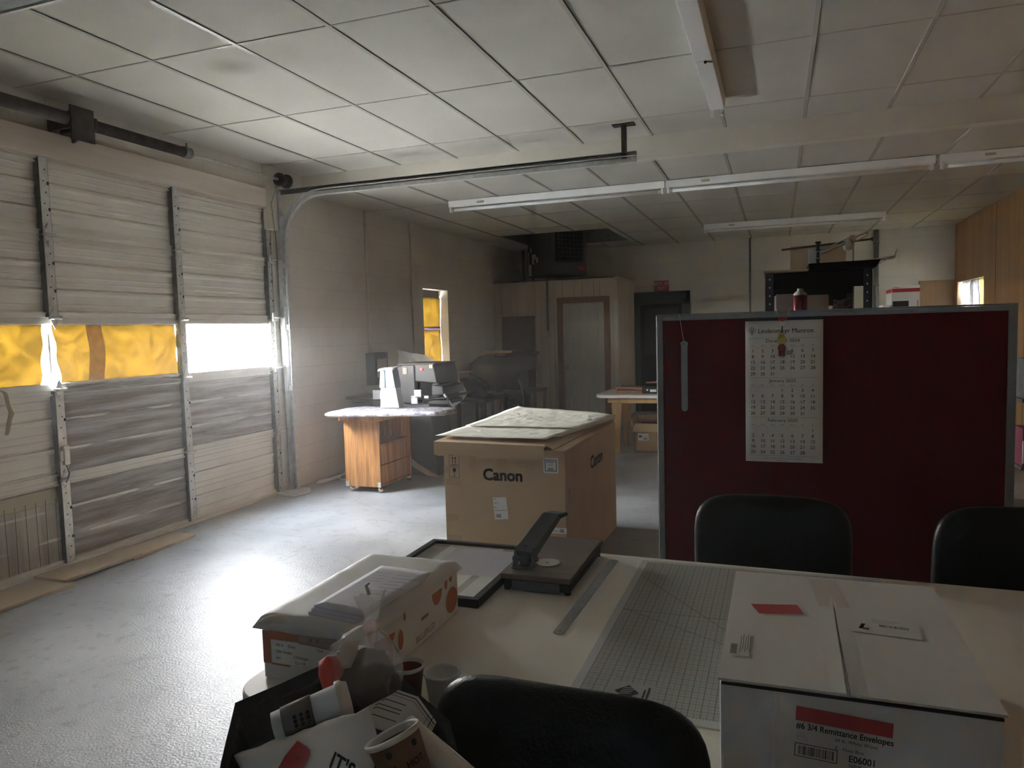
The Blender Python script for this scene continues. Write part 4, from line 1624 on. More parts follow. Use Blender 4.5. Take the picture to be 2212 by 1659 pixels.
# tapered column on the board, wrapped top
t = empty('tapered_column', (-3.56, 6.32, 0.81))
tag(t, 'white and pale blue tapered metal column standing on foil board', 'column')
b = BM()
hexa(b, [(-3.665, 6.26, 0.812), (-3.455, 6.26, 0.812), (-3.455, 6.36, 0.812), (-3.665, 6.36, 0.812),
         (-3.655, 6.26, 1.008), (-3.488, 6.26, 1.008), (-3.488, 6.36, 1.008), (-3.655, 6.36, 1.008)])
obj('lower_panel', b, 'machwhite', t, bevel=0.004)
b = BM()
for x in (-3.63, -3.57):
    prism(b, [(x, 6.2585, 0.87), (x + 0.011, 6.2585, 0.857), (x + 0.022, 6.2585, 0.87), (x + 0.011, 6.2585, 0.885)], (0, 0.001, 0))
obj('bright_bolt', b, 'paper', t)
b = BM()
hexa(b, [(-3.662, 6.25, 1.008), (-3.598, 6.25, 1.008), (-3.598, 6.37, 1.008), (-3.662, 6.37, 1.008),
         (-3.645, 6.25, 1.18), (-3.598, 6.25, 1.18), (-3.598, 6.37, 1.18), (-3.645, 6.37, 1.18)])
hexa(b, [(-3.592, 6.25, 1.008), (-3.485, 6.25, 1.008), (-3.485, 6.37, 1.008), (-3.592, 6.37, 1.008),
         (-3.592, 6.25, 1.18), (-3.512, 6.25, 1.18), (-3.512, 6.37, 1.18), (-3.592, 6.37, 1.18)])
plabel(obj('upper_panel', b, 'machblue', t, bevel=0.003), 'pale blue split upper panel')
b = BM()
rows = refine([[(-3.66, 6.23, 1.175), (-3.49, 6.23, 1.178)], [(-3.65, 6.23, 1.197), (-3.475, 6.23, 1.207)], [(-3.65, 6.42, 1.205), (-3.475, 6.42, 1.215)]], 8)
grid(b, crumple(rows, 0.009, 14))
obj('foil_cap', b, 'bubble', t, solid=0.003)

# ================================================================ PAPER CUTTER behind the cart
t = empty('paper_cutter', (-3.9, 7.3, 0))
tag(t, 'large dark grey paper cutting machine with red light behind the rolling cabinet', 'paper cutter')
b = BM()
hexa(b, [(-4.25, 7.0, 0.0), (-3.42, 7.0, 0.0), (-3.42, 7.47, 0.0), (-4.25, 7.47, 0.0),
         (-4.20, 7.0, 0.79), (-3.50, 7.0, 0.79), (-3.50, 7.47, 0.79), (-4.20, 7.47, 0.79)])
obj('base_cabinet', b, 'machine2', t, bevel=0.012)
b = BM()
outline(b, (-3.77, 6.995, 0.62), X, Z, 0.05, 0.06, 0.006, 0, 0.001)
obj('cabinet_badge', b, 'machine', t, keep=True)
b = BM()
box(b, -4.52, -3.90, 6.95, 7.47, 0.82, 0.85)
box(b, -4.45, -4.0, 7.0, 7.45, 0.78, 0.82)
plabel(obj('side_table', b, 'machine2', t, bevel=0.006), 'left grey feed table')
b = BM()
box(b, -4.05, -3.80, 6.88, 6.90, 0.81, 0.93)
b.free()
b = BM()
box(b, -4.13, -4.0, 6.90, 6.915, 0.83, 0.93)
obj('table_stop', b, 'machwhite', t, bevel=0.006)
b = BM()
box(b, -3.83, -3.62, 6.92, 7.47, 0.79, 1.20)
hexa(b, [(-3.62, 6.92, 1.02), (-3.36, 6.92, 1.00), (-3.36, 7.47, 1.00), (-3.62, 7.47, 1.02),
         (-3.62, 6.92, 1.20), (-3.395, 6.92, 1.205), (-3.395, 7.47, 1.205), (-3.62, 7.47, 1.20)])
box(b, -3.45, -3.36, 6.98, 7.47, 0.79, 1.0)
hexa(b, [(-3.40, 6.86, 0.875), (-3.26, 6.86, 0.885), (-3.26, 7.40, 0.885), (-3.40, 7.40, 0.875),
         (-3.40, 6.86, 0.985), (-3.27, 6.86, 0.975), (-3.27, 7.40, 0.975), (-3.40, 7.40, 0.985)])
obj('machine_head', b, 'machine', t, bevel=0.012)
b = BM()
box(b, -3.62, -3.45, 6.99, 7.0, 0.86, 1.02)
obj('cutting_gap', b, 'black', t)
b = BM()
box(b, -3.83, -3.39, 6.93, 7.47, 1.201, 1.212)
box(b, -3.62, -3.40, 6.918, 6.92, 1.185, 1.198)
plabel(obj('top_cover', b, 'rust', t), 'brown top strip')
b = BM()
box(b, -3.445, -3.405, 6.915, 6.92, 1.16, 1.20)
box(b, -3.76, -3.71, 6.915, 6.92, 1.10, 1.17)
obj('paper_note', b, 'pinkbox', t)
b = BM()
cyl(b, (-3.535, 6.92, 1.152), (-3.535, 6.905, 1.152), 0.014, n=16)
plabel(obj('indicator', b, 'led', t), 'glowing red indicator')
b = BM()
hexa(b, [(-3.62, 6.80, 0.822), (-3.18, 6.80, 0.855), (-3.12, 7.3, 0.87), (-3.62, 7.3, 0.84),
         (-3.62, 6.80, 0.834), (-3.18, 6.80, 0.867), (-3.12, 7.3, 0.882), (-3.62, 7.3, 0.852)])
box(b, -3.50, -3.20, 6.84, 7.2, 0.79, 0.835)
plabel(obj('front_table', b, 'machine', t, bevel=0.004), 'dark front table')
b = BM()
box(b, -3.565, -3.48, 6.78, 6.80, 0.86, 0.945)
obj('guide_plate', b, 'machwhite', t, bevel=0.008)
b = BM()
box(b, -3.58, -3.505, 6.74, 6.76, 0.80, 0.885)
obj('guide_plate', b, 'machwhite', t, bevel=0.008)
b = BM()
box(b, -3.44, -3.385, 6.76, 6.78, 0.855, 0.885)
obj('guide_plate', b, 'machwhite', t, bevel=0.008)
b = BM()
for x in (-3.565, -3.52):
    cyl(b, (x, 6.74, 0.87), (x, 6.735, 0.87), 0.005, n=8)
obj('plate_screws', b, 'black', t)
b = BM()
box(b, -3.23, -3.195, 6.79, 6.80, 0.875, 0.885)
cyl(b, (-3.25, 6.84, 0.90), (-3.15, 6.9, 0.72), 0.012, n=8)
obj('clamp_lever', b, 'chrome', t)

# plastic sheet thrown over the back of the cutter
P_ = [[(-4.13, 7.50, 1.335), (-4.03, 7.50, 1.33), (-3.90, 7.52, 1.31), (-3.78, 7.54, 1.265), (-3.66, 7.56, 1.20), (-3.50, 7.58, 1.08), (-3.38, 7.60, 0.94), (-3.31, 7.60, 0.84)],
      [(-4.16, 7.58, 1.26), (-4.04, 7.56, 1.26), (-3.92, 7.50, 1.25), (-3.80, 7.53, 1.19), (-3.70, 7.54, 1.12), (-3.58, 7.52, 1.00), (-3.45, 7.52, 0.86), (-3.33, 7.54, 0.79)],
      [(-4.17, 7.56, 1.20), (-4.05, 7.54, 1.19), (-3.93, 7.58, 1.17), (-3.82, 7.51, 1.10), (-3.72, 7.50, 1.02), (-3.62, 7.58, 0.92), (-3.50, 7.50, 0.78), (-3.38, 7.52, 0.74)],
      [(-4.16, 7.55, 1.16), (-4.05, 7.53, 1.15), (-3.93, 7.57, 1.10), (-3.80, 7.50, 1.00), (-3.70, 7.58, 0.92), (-3.60, 7.58, 0.80), (-3.515, 7.50, 0.63), (-3.44, 7.52, 0.70)]]
rows = crumple(refine(P_, 5), 0.022, 5)
for k_ in range(len(rows[0])):
    pass
b = BM()
grid(b, rows)
o = obj('plastic_sheet', b, 'plastic')
tag(o, 'dusty translucent plastic sheet draped off the back of the paper cutter', 'plastic sheet')

# white slat leaning, paper on floor by the wall
b = BM()
hexa(b, [(-3.40, 6.95, 0.0), (-3.36, 6.93, 0.0), (-3.36, 7.02, 0.0), (-3.42, 7.03, 0.0),
         (-3.66, 6.84, 0.27), (-3.655, 6.83, 0.27), (-3.60, 7.0, 0.27), (-3.61, 7.0, 0.27)])
b.free()
b = BM()
prism(b, [(-3.745, 6.80, 0.30), (-3.72, 6.82, 0.17), (-3.50, 6.90, 0.02), (-3.38, 6.93, 0.0), (-3.60, 6.86, 0.15)], (0.0, 0.012, 0.004))
o = obj('leaning_panel', b, 'pinkbox')
tag(o, 'pale pointed board leaning between rolling cabinet and paper cutter', 'board')
b = BM()
rows = [[Vector((-4.52 + 0.05 * math.cos(a) * r_ + 0.04 * r_, 6.60 + 0.28 * math.sin(a) * r_, 0.006 + 0.02 * r_ * max(0, math.sin(a * 2)))) for a in [2 * PI * k / 20 for k in range(21)]] for r_ in (0.02, 0.4, 0.7, 1.0)]
grid(b, rows)
o = obj('floor_paper', b, 'paper', solid=0.002)
tag(o, 'scrap of pale paper on floor against the block wall', 'paper')
b = BM()
tube(b, [(-4.45, 6.62, 0.03), (-4.3, 6.5, 0.02), (-4.15, 6.45, 0.05), (-4.0, 6.5, 0.12)], 0.006, 8)
o = obj('extension_cable', b, 'paper')
tag(o, 'thin white cord curving from the floor behind rolling cabinet', 'cord')

# ================================================================ COVERED PRESS in the far left corner
t = empty('printing_press', (-4.0, 10.7, 0))
tag(t, 'dark old printing press under clear plastic in front of the closet', 'printing press')
b = BM()
for (x, y) in ((-4.40, 10.45), (-4.40, 11.1), (-3.50, 10.45), (-3.50, 11.1)):
    box(b, x - 0.02, x + 0.02, y - 0.02, y + 0.02, 0, 0.60)
box(b, -4.45, -3.46, 10.42, 11.12, 0.58, 0.62)
box(b, -4.42, -3.48, 10.45, 11.1, 0.14, 0.17)
obj('stand', b, 'machine2', t, bevel=0.004)
b = BM()
box(b, -4.42, -3.98, 10.50, 11.05, 0.62, 1.05)
box(b, -3.96, -3.72, 10.55, 11.0, 0.62, 0.98)
cyl(b, (-4.42, 10.6, 1.06), (-3.75, 10.6, 1.06), 0.075, n=18)
cyl(b, (-4.42, 10.85, 1.02), (-3.75, 10.85, 1.02), 0.09, n=18)
hexa(b, [(-4.40, 10.42, 0.90), (-4.05, 10.42, 0.90), (-4.05, 10.55, 0.90), (-4.40, 10.55, 0.90),
         (-4.36, 10.50, 1.08), (-4.08, 10.50, 1.08), (-4.08, 10.55, 1.08), (-4.36, 10.55, 1.08)])
obj('press_body', b, 'machine', t, bevel=0.01)
b = BM()
for k in range(24):
    a0, a1 = 2 * PI * k / 24, 2 * PI * (k + 1) / 24
    tube(b, [(-3.73 + 0.12 * math.cos(a0), 10.36, 0.40 + 0.15 * math.sin(a0)), (-3.73 + 0.12 * math.cos(a1), 10.36, 0.40 + 0.15 * math.sin(a1))], 0.011, 6)
for k in range(5):
    a0 = 2 * PI * k / 5 + .3
    tube(b, [(-3.73, 10.36, 0.40), (-3.73 + 0.12 * math.cos(a0), 10.36, 0.40 + 0.15 * math.sin(a0))], 0.009, 6)
cyl(b, (-3.73, 10.34, 0.40), (-3.73, 10.45, 0.40), 0.025, n=12)
plabel(obj('hand_wheel', b, 'galv_dark', t), 'spoked hand wheel')
b = BM()
tube(b, [(-3.68, 10.38, 0.80), (-3.62, 10.38, 0.62), (-3.60, 10.38, 0.40)], 0.012, 8)
tube(b, [(-3.95, 10.38, 0.60), (-4.02, 10.38, 0.15)], 0.01, 8)
obj('lever', b, 'galv_dark', t)
b = BM()
hexa(b, [(-4.40, 10.36, 0.62), (-4.18, 10.36, 0.62), (-4.18, 10.40, 0.62), (-4.36, 10.40, 0.62),
         (-4.34, 10.38, 0.80), (-4.18, 10.38, 0.80), (-4.18, 10.42, 0.80), (-4.34, 10.42, 0.80)])
plabel(obj('feed_plate', b, 'galv_dark', t), 'grey angled plate')

P_ = [[(-4.50, 10.42, 0.86), (-4.30, 10.38, 0.84), (-4.15, 10.36, 0.72), (-4.02, 10.34, 0.60), (-3.90, 10.36, 0.66), (-3.76, 10.40, 0.86), (-3.62, 10.45, 0.92), (-3.44, 10.52, 0.98)],
      [(-4.48, 10.42, 1.02), (-4.30, 10.40, 1.02), (-4.15, 10.40, 1.02), (-4.02, 10.40, 1.02), (-3.90, 10.42, 1.00), (-3.76, 10.44, 0.98), (-3.60, 10.48, 1.00), (-3.44, 10.56, 1.06)],
      [(-4.42, 10.55, 1.14), (-4.30, 10.52, 1.15), (-4.15, 10.52, 1.15), (-4.02, 10.52, 1.15), (-3.88, 10.52, 1.14), (-3.74, 10.54, 1.13), (-3.60, 10.58, 1.13), (-3.47, 10.62, 1.14)],
      [(-4.38, 10.95, 1.18), (-4.28, 10.95, 1.20), (-4.15, 10.95, 1.21), (-4.02, 10.95, 1.22), (-3.88, 10.95, 1.23), (-3.74, 10.95, 1.23), (-3.62, 10.95, 1.22), (-3.52, 10.95, 1.18)]]
b = BM()
grid(b, crumple(refine(P_, 5), 0.03, 4))
o = obj('plastic_cover', b, 'clearplastic')
tag(o, 'clear dirty plastic cover hanging in folds over the old press', 'plastic cover')
b = BM()
box(b, -4.31, -3.85, 10.50, 10.60, 1.192, 1.225)
o = obj('wooden_plank', b, 'pine', bevel=0.003)
tag(o, 'pale wooden slat lying on top of the covered press', 'wooden slat')
b = BM()
hexa(b, [(-4.58, 9.78, 0.603), (-4.38, 9.78, 0.603), (-4.38, 10.1, 0.603), (-4.58, 10.1, 0.603),
         (-4.58, 9.78, 0.93), (-4.38, 9.78, 0.93), (-4.38, 10.1, 0.93), (-4.58, 10.1, 0.93)])
hexa(b, [(-4.59, 9.6, 0.93), (-4.20, 9.62, 0.945), (-4.25, 10.0, 0.945), (-4.59, 10.1, 0.93), (-4.59, 9.6, 0.94), (-4.20, 9.62, 0.955), (-4.25, 10.0, 0.955), (-4.59, 10.1, 0.94)])
o = obj('open_carton', b, 'cardtape', bevel=0.003)
tag(o, 'brown carton with a raised flap beneath the small yellow window', 'carton')
t = empty('low_bench', (-4.2, 9.6, 0))
tag(t, 'black bench with dark machine parts in front of the covered press', 'bench')
b = BM()
box(b, -4.59, -3.75, 9.2, 10.15, 0.56, 0.60)
for (x, y) in ((-4.56, 9.25), (-4.56, 10.1), (-3.8, 9.25), (-3.8, 10.1)):
    box(b, x - 0.02, x + 0.03, y - 0.02, y + 0.02, 0, 0.56)
obj('bench_frame', b, 'plasticblk', t)
b = BM()
rows = []
P_ = [[(-4.40, 9.25, 0.60), (-4.2, 9.25, 0.62), (-4.0, 9.3, 0.62), (-3.84, 9.4, 0.60)],
      [(-4.36, 9.35, 0.82), (-4.2, 9.35, 0.86), (-4.05, 9.4, 0.82), (-3.88, 9.5, 0.70)],
      [(-4.36, 9.58, 0.84), (-4.2, 9.58, 0.87), (-4.05, 9.6, 0.84), (-3.9, 9.65, 0.72)],
      [(-4.36, 9.68, 0.60), (-4.2, 9.68, 0.60), (-4.05, 9.7, 0.60), (-3.9, 9.7, 0.60)]]
grid(b, crumple(refine(P_, 5), 0.03, 6))
plabel(obj('black_cover', b, 'black', t), 'black cloth heap')
random.seed(11)
for i, (x, y, a, lab) in enumerate(((-3.62, 8.62, .5, 'folded white paper scrap on floor, left of the three behind cutter'), (-3.42, 8.45, -.6, 'white paper scrap on floor in the middle behind the big cutter'),
                                   (-3.20, 8.66, .2, 'white paper scrap on floor nearest the big carton'))):
    b = BM()
    M = Matrix.Translation((x, y, 0.012)) @ Matrix.Rotation(a, 4, 'Z')
    rows = [[M @ Vector((0.13 * (u / 6 - .5), 0.5 * (v / 6 - .5) * 0.5, 0.05 * abs(u / 6 - .5) + 0.06 * (v / 6))) for u in range(7)] for v in range(7)]
    grid(b, rows)
    o = obj('paper_scrap', b, 'cream', solid=0.003)
    tag(o, lab, 'paper', 'paper scraps behind the cutter')

# ================================================================ WOODEN LEG TABLE at the back
t = empty('pine_table', (-1.2, 9.1, 0))
tag(t, 'white-topped table on tapered pine legs behind the red screen', 'table')
ty0, ty1, tx0, tx1 = 8.66, 9.58, -2.10, -0.25
b = BM()
rr = 0.14
poly = []
for (cx_, cy_, a0) in ((tx0 + rr, ty0 + rr, PI), (tx1 - rr, ty0 + rr, 1.5 * PI), (tx1 - rr, ty1 - rr, 0), (tx0 + rr, ty1 - rr, .5 * PI)):
    for k in range(7):
        a = a0 + PI / 2 * k / 6
        poly.append((cx_ + rr * math.cos(a), cy_ + rr * math.sin(a), 0.685))
prism(b, poly, (0, 0, 0.036))
obj('tabletop', b, 'whitelam', t, bevel=0.003)
b = BM()
for (p, q, r, s) in ((-1.96, -0.39, 8.775, 8.80), (-1.96, -0.39, 9.44, 9.465), (-1.96, -1.935, 8.8, 9.44), (-0.415, -0.39, 8.8, 9.44)):
    box(b, p, q, r, s, 0.615, 0.685)
obj('apron', b, 'pine', t, bevel=0.002)
for (x, y) in ((-1.85, 8.82), (-1.85, 9.42), (-0.50, 8.82), (-0.50, 9.42)):
    b = BM()
    s = 1
    hexa(b, [(x - 0.028, y - 0.03, 0), (x + 0.028, y - 0.03, 0), (x + 0.028, y + 0.02, 0), (x - 0.028, y + 0.02, 0),
             (x - 0.068, y - 0.03, 0.62), (x + 0.06, y - 0.03, 0.62), (x + 0.06, y + 0.02, 0.62), (x - 0.068, y + 0.02, 0.62)])
    obj('leg', b, 'pine', t, bevel=0.004)

t = empty('wooden_frame_stack', (-1.7, 8.95, 0.721))
tag(t, 'pair of brown hinged wooden frames stacked on the pine-leg table', 'wooden frames')
b = BM()
box(b, -1.87, -1.55, 8.88, 9.15, 0.722, 0.762)
obj('lower_frame', b, 'darkwood', t, bevel=0.003)
b = BM()
hexa(b, [(-1.89, 8.90, 0.775), (-1.55, 8.88, 0.768), (-1.55, 9.15, 0.768), (-1.89, 9.15, 0.775),
         (-1.89, 8.90, 0.808), (-1.55, 8.88, 0.80), (-1.55, 9.15, 0.80), (-1.89, 9.15, 0.808)])
box(b, -1.87, -1.86, 8.9, 8.91, 0.762, 0.776)
box(b, -1.57, -1.56, 9.1, 9.14, 0.76, 0.77)
obj('upper_frame', b, 'darkwood', t, bevel=0.003)
b = BM()
for k in range(12):
    a0, a1 = 2 * PI * k / 12, 2 * PI * (k + 1) / 12
    tube(b, [(-1.84 + 0.013 * math.cos(a0), 8.92, 0.822 + 0.013 * math.sin(a0)), (-1.84 + 0.013 * math.cos(a1), 8.92, 0.822 + 0.013 * math.sin(a1))], 0.003, 6)
obj('ring_eye', b, 'galv', t)
t = empty('black_box', (-1.4, 8.9, 0.721))
tag(t, 'black box with white label on the pine-leg table', 'box')
b = BM()
box(b, -1.54, -1.22, 8.86, 9.1, 0.722, 0.80)
obj('box_body', b, 'plasticblk', t, bevel=0.003)
b = BM()
rect(b, (-1.455, 8.86, 0.745), X, Z, 0.075, 0.03, 0, 0.001)
text(b, 'W', 0.035, (-1.35, 8.86, 0.748), X, Z, 0, 'LEFT', 0.02, 0.001)
disc(b, (-1.487, 8.859, 0.768), -Y, 0.011, 12)
obj('box_label', b, 'paper', t, keep=True)
t = empty('propped_slats', (-1.4, 9.1, 0.80))
tag(t, 'two brown wooden slats and white paper resting on the black box', 'wooden slats')
b = BM()
hexa(b, [(-1.52, 8.95, 0.842), (-1.2, 8.95, 0.855), (-1.2, 9.05, 0.855), (-1.52, 9.05, 0.842), (-1.52, 8.95, 0.858), (-1.2, 8.95, 0.872), (-1.2, 9.05, 0.872), (-1.52, 9.05, 0.858)])
obj('top_slat', b, 'darkwood', t)
b = BM()
box(b, -1.38, -1.2, 8.95, 9.05, 0.801, 0.843)
obj('lower_slat', b, 'darkwood', t)
b = BM()
hexa(b, [(-1.40, 8.96, 0.872), (-1.2, 8.96, 0.874), (-1.2, 9.04, 0.874), (-1.40, 9.04, 0.872), (-1.36, 8.96, 0.885), (-1.2, 8.96, 0.895), (-1.2, 9.04, 0.895), (-1.36, 9.04, 0.885)])
obj('white_paper', b, 'paper', t)

t = empty('opened_box', (-1.45, 9.1, 0))
tag(t, 'brown carton with open flaps and white label beneath the pine-leg table', 'carton')
b = BM()
x0, x1, y0, y1, h = -1.66, -1.28, 8.92, 9.25, 0.25
for (p, q, r, s) in ((x0, x1, y0, y0 + .006), (x0, x1, y1 - .006, y1), (x0, x0 + .006, y0, y1), (x1 - .006, x1, y0, y1)):
    box(b, p, q, r, s, 0, h)
box(b, x0, x1, y0, y1, 0, 0.006)
obj('box_body', b, 'card', t)
b = BM()
hexa(b, [(x0 - 0.02, y0 - 0.05, h + 0.0), (x1, y0 - 0.05, h + 0.0), (x1, y0 - 0.045, h + 0.004), (x0 - 0.02, y0 - 0.045, h + 0.004),
         (x0, y0, h + 0.10), (x1, y0, h + 0.10), (x1, y0 + 0.005, h + 0.10), (x0, y0 + 0.005, h + 0.10)])
hexa(b, [(x0, y1 - .006, h), (x1, y1 - .006, h), (x1, y1, h), (x0, y1, h), (x0 - 0.02, y1 + 0.03, h + 0.16), (x1, y1 + 0.03, h + 0.19), (x1, y1 + 0.036, h + 0.19), (x0 - 0.02, y1 + 0.036, h + 0.16)])
hexa(b, [(x0, y0, h), (x0 + .006, y0, h), (x0 + .006, y1, h), (x0, y1, h), (x0 - 0.05, y0 + 0.02, h + 0.15), (x0 - 0.044, y0 + 0.02, h + 0.15), (x0 - 0.044, y1, h + 0.17), (x0 - 0.05, y1, h + 0.17)])
obj('flap', b, 'card', t)
b = BM()
box(b, x0 + 0.05, x1 - 0.02, y0 + 0.05, y1 - 0.03, 0.006, 0.33)
plabel(obj('contents', b, 'brownboard', t), 'dark brown contents')
label(t, 'white_label', (x0 + 0.04, y0, 0.14), X, Z, 0.13, 0.085, [('MFG 12', 0.5, 0.5, 0.016)], bar=(0.5, 0.1, 0.4, 0.3), lab='white label with a purple logo')
b = BM()
rect(b, (x0 + 0.05, y0, 0.175), X, Z, 0.04, 0.03, 0, 0.0025)
MT['purple'] = mat('purple_print', (0.25, 0.06, 0.16), 0.6)
obj('label_logo', b, 'purple', t, keep=True)

# ================================================================ RED FABRIC SCREEN with calendar
t = empty('office_screen', (0.18, 3.3, 0))
tag(t, 'dark red fabric office screen in a grey metal frame behind the table', 'office screen')
px0, px1, pzt, py = -0.509, 0.865, 1.579, 3.30
b = BM()
box(b, px0 + 0.02, px1 - 0.02, py + 0.008, py + 0.032, 0.14, pzt - 0.02)
obj('fabric_panel', b, 'redfelt', t)
b = BM()
box(b, px0, px0 + 0.027, py, py + 0.04, 0.10, pzt)
box(b, px0 - 0.004, px0 + 0.004, py + 0.01, py + 0.03, 0.10, pzt)
obj('left_stile', b, 'frame_alu', t, bevel=0.003)
b = BM()
box(b, px1 - 0.03, px1, py, py + 0.04, 0.10, pzt)
obj('right_stile', b, 'frame_alu', t, bevel=0.003)
b = BM()
box(b, px0 + 0.001, px1 - 0.001, py + 0.001, py + 0.039, pzt - 0.024, pzt - 0.004)
box(b, px0 - 0.002, px1 + 0.002, py + 0.004, py + 0.036, pzt - 0.003, pzt + 0.004)
obj('top_rail', b, 'frame_alu', t, bevel=0.002)
b = BM()
box(b, px0 + 0.027, px1 - 0.03, py + 0.001, py + 0.039, 0.10, 0.14)
obj('bottom_rail', b, 'frame_alu', t)
for x in (px0 + 0.10, px1 - 0.10):
    b = BM()
    box(b, x - 0.03, x + 0.03, py - 0.22, py + 0.26, 0, 0.03)
    box(b, x - 0.02, x + 0.02, py + 0.005, py + 0.035, 0.03, 0.12)
    obj('foot', b, 'frame_alu', t, bevel=0.004)

t = empty('wall_calendar', (0.02, 3.29, 0.93))
tag(t, 'long white three-month paper calendar hanging on the dark red screen', 'calendar')
kx0, kx1, kz0, kz1 = -0.131, 0.177, 0.938, 1.545
yc = 3.296
b = BM()
rows = [[Vector((kx0 + (kx1 - kx0) * i / 10, yc - 0.002 * math.sin(i * .5 + j * .3) - (0.004 if j == 0 else 0), kz0 + (kz1 - kz0) * j / 12 + 0.001)) for i in range(11)] for j in range(13)]
grid(b, rows)
obj('calendar_sheet', b, 'paper', t, solid=0.0008)
b = BM()
box(b, kx0, kx1, yc - 0.004, yc + 0.004, kz1 - 0.003, kz1 + 0.009)
plabel(obj('hanging_bar', b, 'plasticblk', t), 'black hanging bar')
b = BM()
yp = yc - 0.0062


def kp(zx, zy):
    return Vector((kx0 + (zx - 148) * 3.76e-4, yp, kz1 - (zy - 108) * 4.06e-4))


def rule(zx0, zx1, zy, th=1.6):
    a = kp(zx0, zy)
    rect(b, a, X, Z, (zx1 - zx0) * 3.76e-4, th * 4.06e-4, 0, 0.0003)


cols = (230, 335, 440, 543, 650, 756, 862)
days = ('Sun', 'Mon', 'Tues', 'Wed', 'Thurs', 'Fri', 'Sat')
for (title, first, n, ty, hy, ys) in (('December 2024', 0, 31, 340, 380, (444, 504, 563, 623, 686)),
                                     ('January 2025', 3, 31, 757, 795, (858, 918, 979, 1040, 1100)),
                                     ('February 2025', 6, 28, 1173, 1211, (1278, 1336, 1394, 1453, 1512))):
    text(b, title, 0.0195, kp(547, ty), X, Z, 0, 'CENTER', 0.0, xs=1.05)
    for c_, d_ in zip(cols, days):
        text(b, d_, 0.0085, kp(c_, hy), X, Z, 1, 'CENTER')
    rule(190, 915, hy + 12, 0.8)
    for i in range(n):
        k_ = i + first
        text(b, str(i + 1), 0.0195, kp(cols[k_ % 7], ys[k_ // 7]), X, Z, 0, 'CENTER', 0.006)
for zy in (298, 710, 1126, 1535):
    rule(182, 920, zy, 1.6)
text(b, 'Lindenmeyr Munroe', 0.0262, kp(284, 243), X, Z, 0, 'LEFT', 0.004, xs=1.02)
text(b, 'A CENTRAL NATIONAL GOTTESMAN COMPANY', 0.0042, kp(905, 247), X, Z, 1, 'RIGHT')
text(b, 'Paper  Packaging  Wide Format  Facility Supplies', 0.0075, kp(547, 1568), X, Z, 1, 'CENTER')
text(b, 'www.lindenmeyr.com', 0.0055, kp(547, 1590), X, Z, 1, 'CENTER')
# tree mark
c_ = kp(222, 215)
for dx, dz, r_ in ((-0.009, 0.003, 0.0062), (0, 0.008, 0.0068), (0.009, 0.003, 0.0062)):
    for k in range(14):
        a0, a1 = 2 * PI * k / 14, 2 * PI * (k + 1) / 14
        o_ = c_ + Vector((dx, -0.0003, dz))
        quad(b, [o_ + Vector((r_ * math.cos(a0), 0, r_ * math.sin(a0))), o_ + Vector((r_ * math.cos(a1), 0, r_ * math.sin(a1))),
                 o_ + Vector((r_ * .8 * math.cos(a1), 0, r_ * .8 * math.sin(a1))), o_ + Vector((r_ * .8 * math.cos(a0), 0, r_ * .8 * math.sin(a0)))])
rect(b, c_ + Vector((-0.0011, 0, -0.020)), X, Z, 0.0022, 0.026)
for i, w_ in enumerate((0.026, 0.022, 0.016)):
    rect(b, c_ + Vector((-w_ / 2, 0, -0.004 - i * 0.004)), X, Z, w_, 0.0013)
obj('printing', b, ['ink', 'greyink'], t, keep=True)

t = empty('hanging_ruler', (-0.388, 3.29, 1.15))
tag(t, 'narrow steel ruler hanging by a string on the dark red screen', 'ruler')
b = BM()
pl = [(-0.0135, 0.0), (0.0135, 0.0)]
poly = [Vector((-0.388 + 0.0135 * math.cos(a), 3.288, 1.166 + 0.0135 * math.sin(a))) for a in [PI + PI * k / 8 for k in range(9)]]
poly += [Vector((-0.3735, 3.288, 1.448)), Vector((-0.3700, 3.288, 1.450)), Vector((-0.374, 3.288, 1.459)), Vector((-0.388, 3.288, 1.465)), Vector((-0.402, 3.288, 1.459)), Vector((-0.406, 3.288, 1.450)), Vector((-0.4015, 3.288, 1.448))]
prism(b, poly, (0, 0.0015, 0))
obj('ruler_blade', b, 'steelrule', t)
b = BM()
disc(b, (-0.388, 3.2875, 1.452), -Y, 0.003, 10)
for i in range(10):
    rect(b, (-0.396, 3.2878, 1.19 + i * 0.025), X, Z, 0.0025, 0.001, 0, 0.0004)
obj('ruler_marks', b, 'ink', t, keep=True)
b = BM()
tube(b, [(-0.409, 3.302, 1.5835), (-0.409, 3.295, 1.583), (-0.404, 3.290, 1.555), (-0.388, 3.287, 1.455)], 0.0012, 6)
plabel(obj('string', b, 'galv', t), 'pale string')

t = empty('hanging_charm', (0.018, 3.27, 1.5))
tag(t, 'small charm on wire hooks with red bow and clear tag over the calendar', 'ornament')
b = BM()
for x in (-0.005, 0.047):
    tube(b, [(x, 3.305, 1.5855), (x, 3.303, 1.588), (x, 3.292, 1.590), (x + (0.006 if x < 0 else -0.006), 3.286, 1.562)], 0.0012, 6)
obj('wire_hook', b, 'galv', t)
b = BM()
rows = refine([[(0.000, 3.283, 1.554), (0.018, 3.276, 1.551), (0.040, 3.283, 1.557)], [(0.003, 3.283, 1.542), (0.018, 3.274, 1.538), (0.038, 3.283, 1.544)]], 5)
grid(b, crumple(rows, 0.003, 30))
obj('red_bow', b, 'signred', t, solid=0.004)
b = BM()
ball(b, (0.018, 3.282, 1.530), 0.013, sc=(1.3, 0.7, 1))
plabel(obj('white_fluff', b, 'paper', t), 'white fluffy ball')
b = BM()
tube(b, [(0.018, 3.284, 1.518), (0.016, 3.284, 1.49)], 0.0025, 6)
obj('link', b, 'black', t)
b = BM()
ball(b, (0.016, 3.278, 1.462), 0.017, sc=(1, 0.7, 1.15))
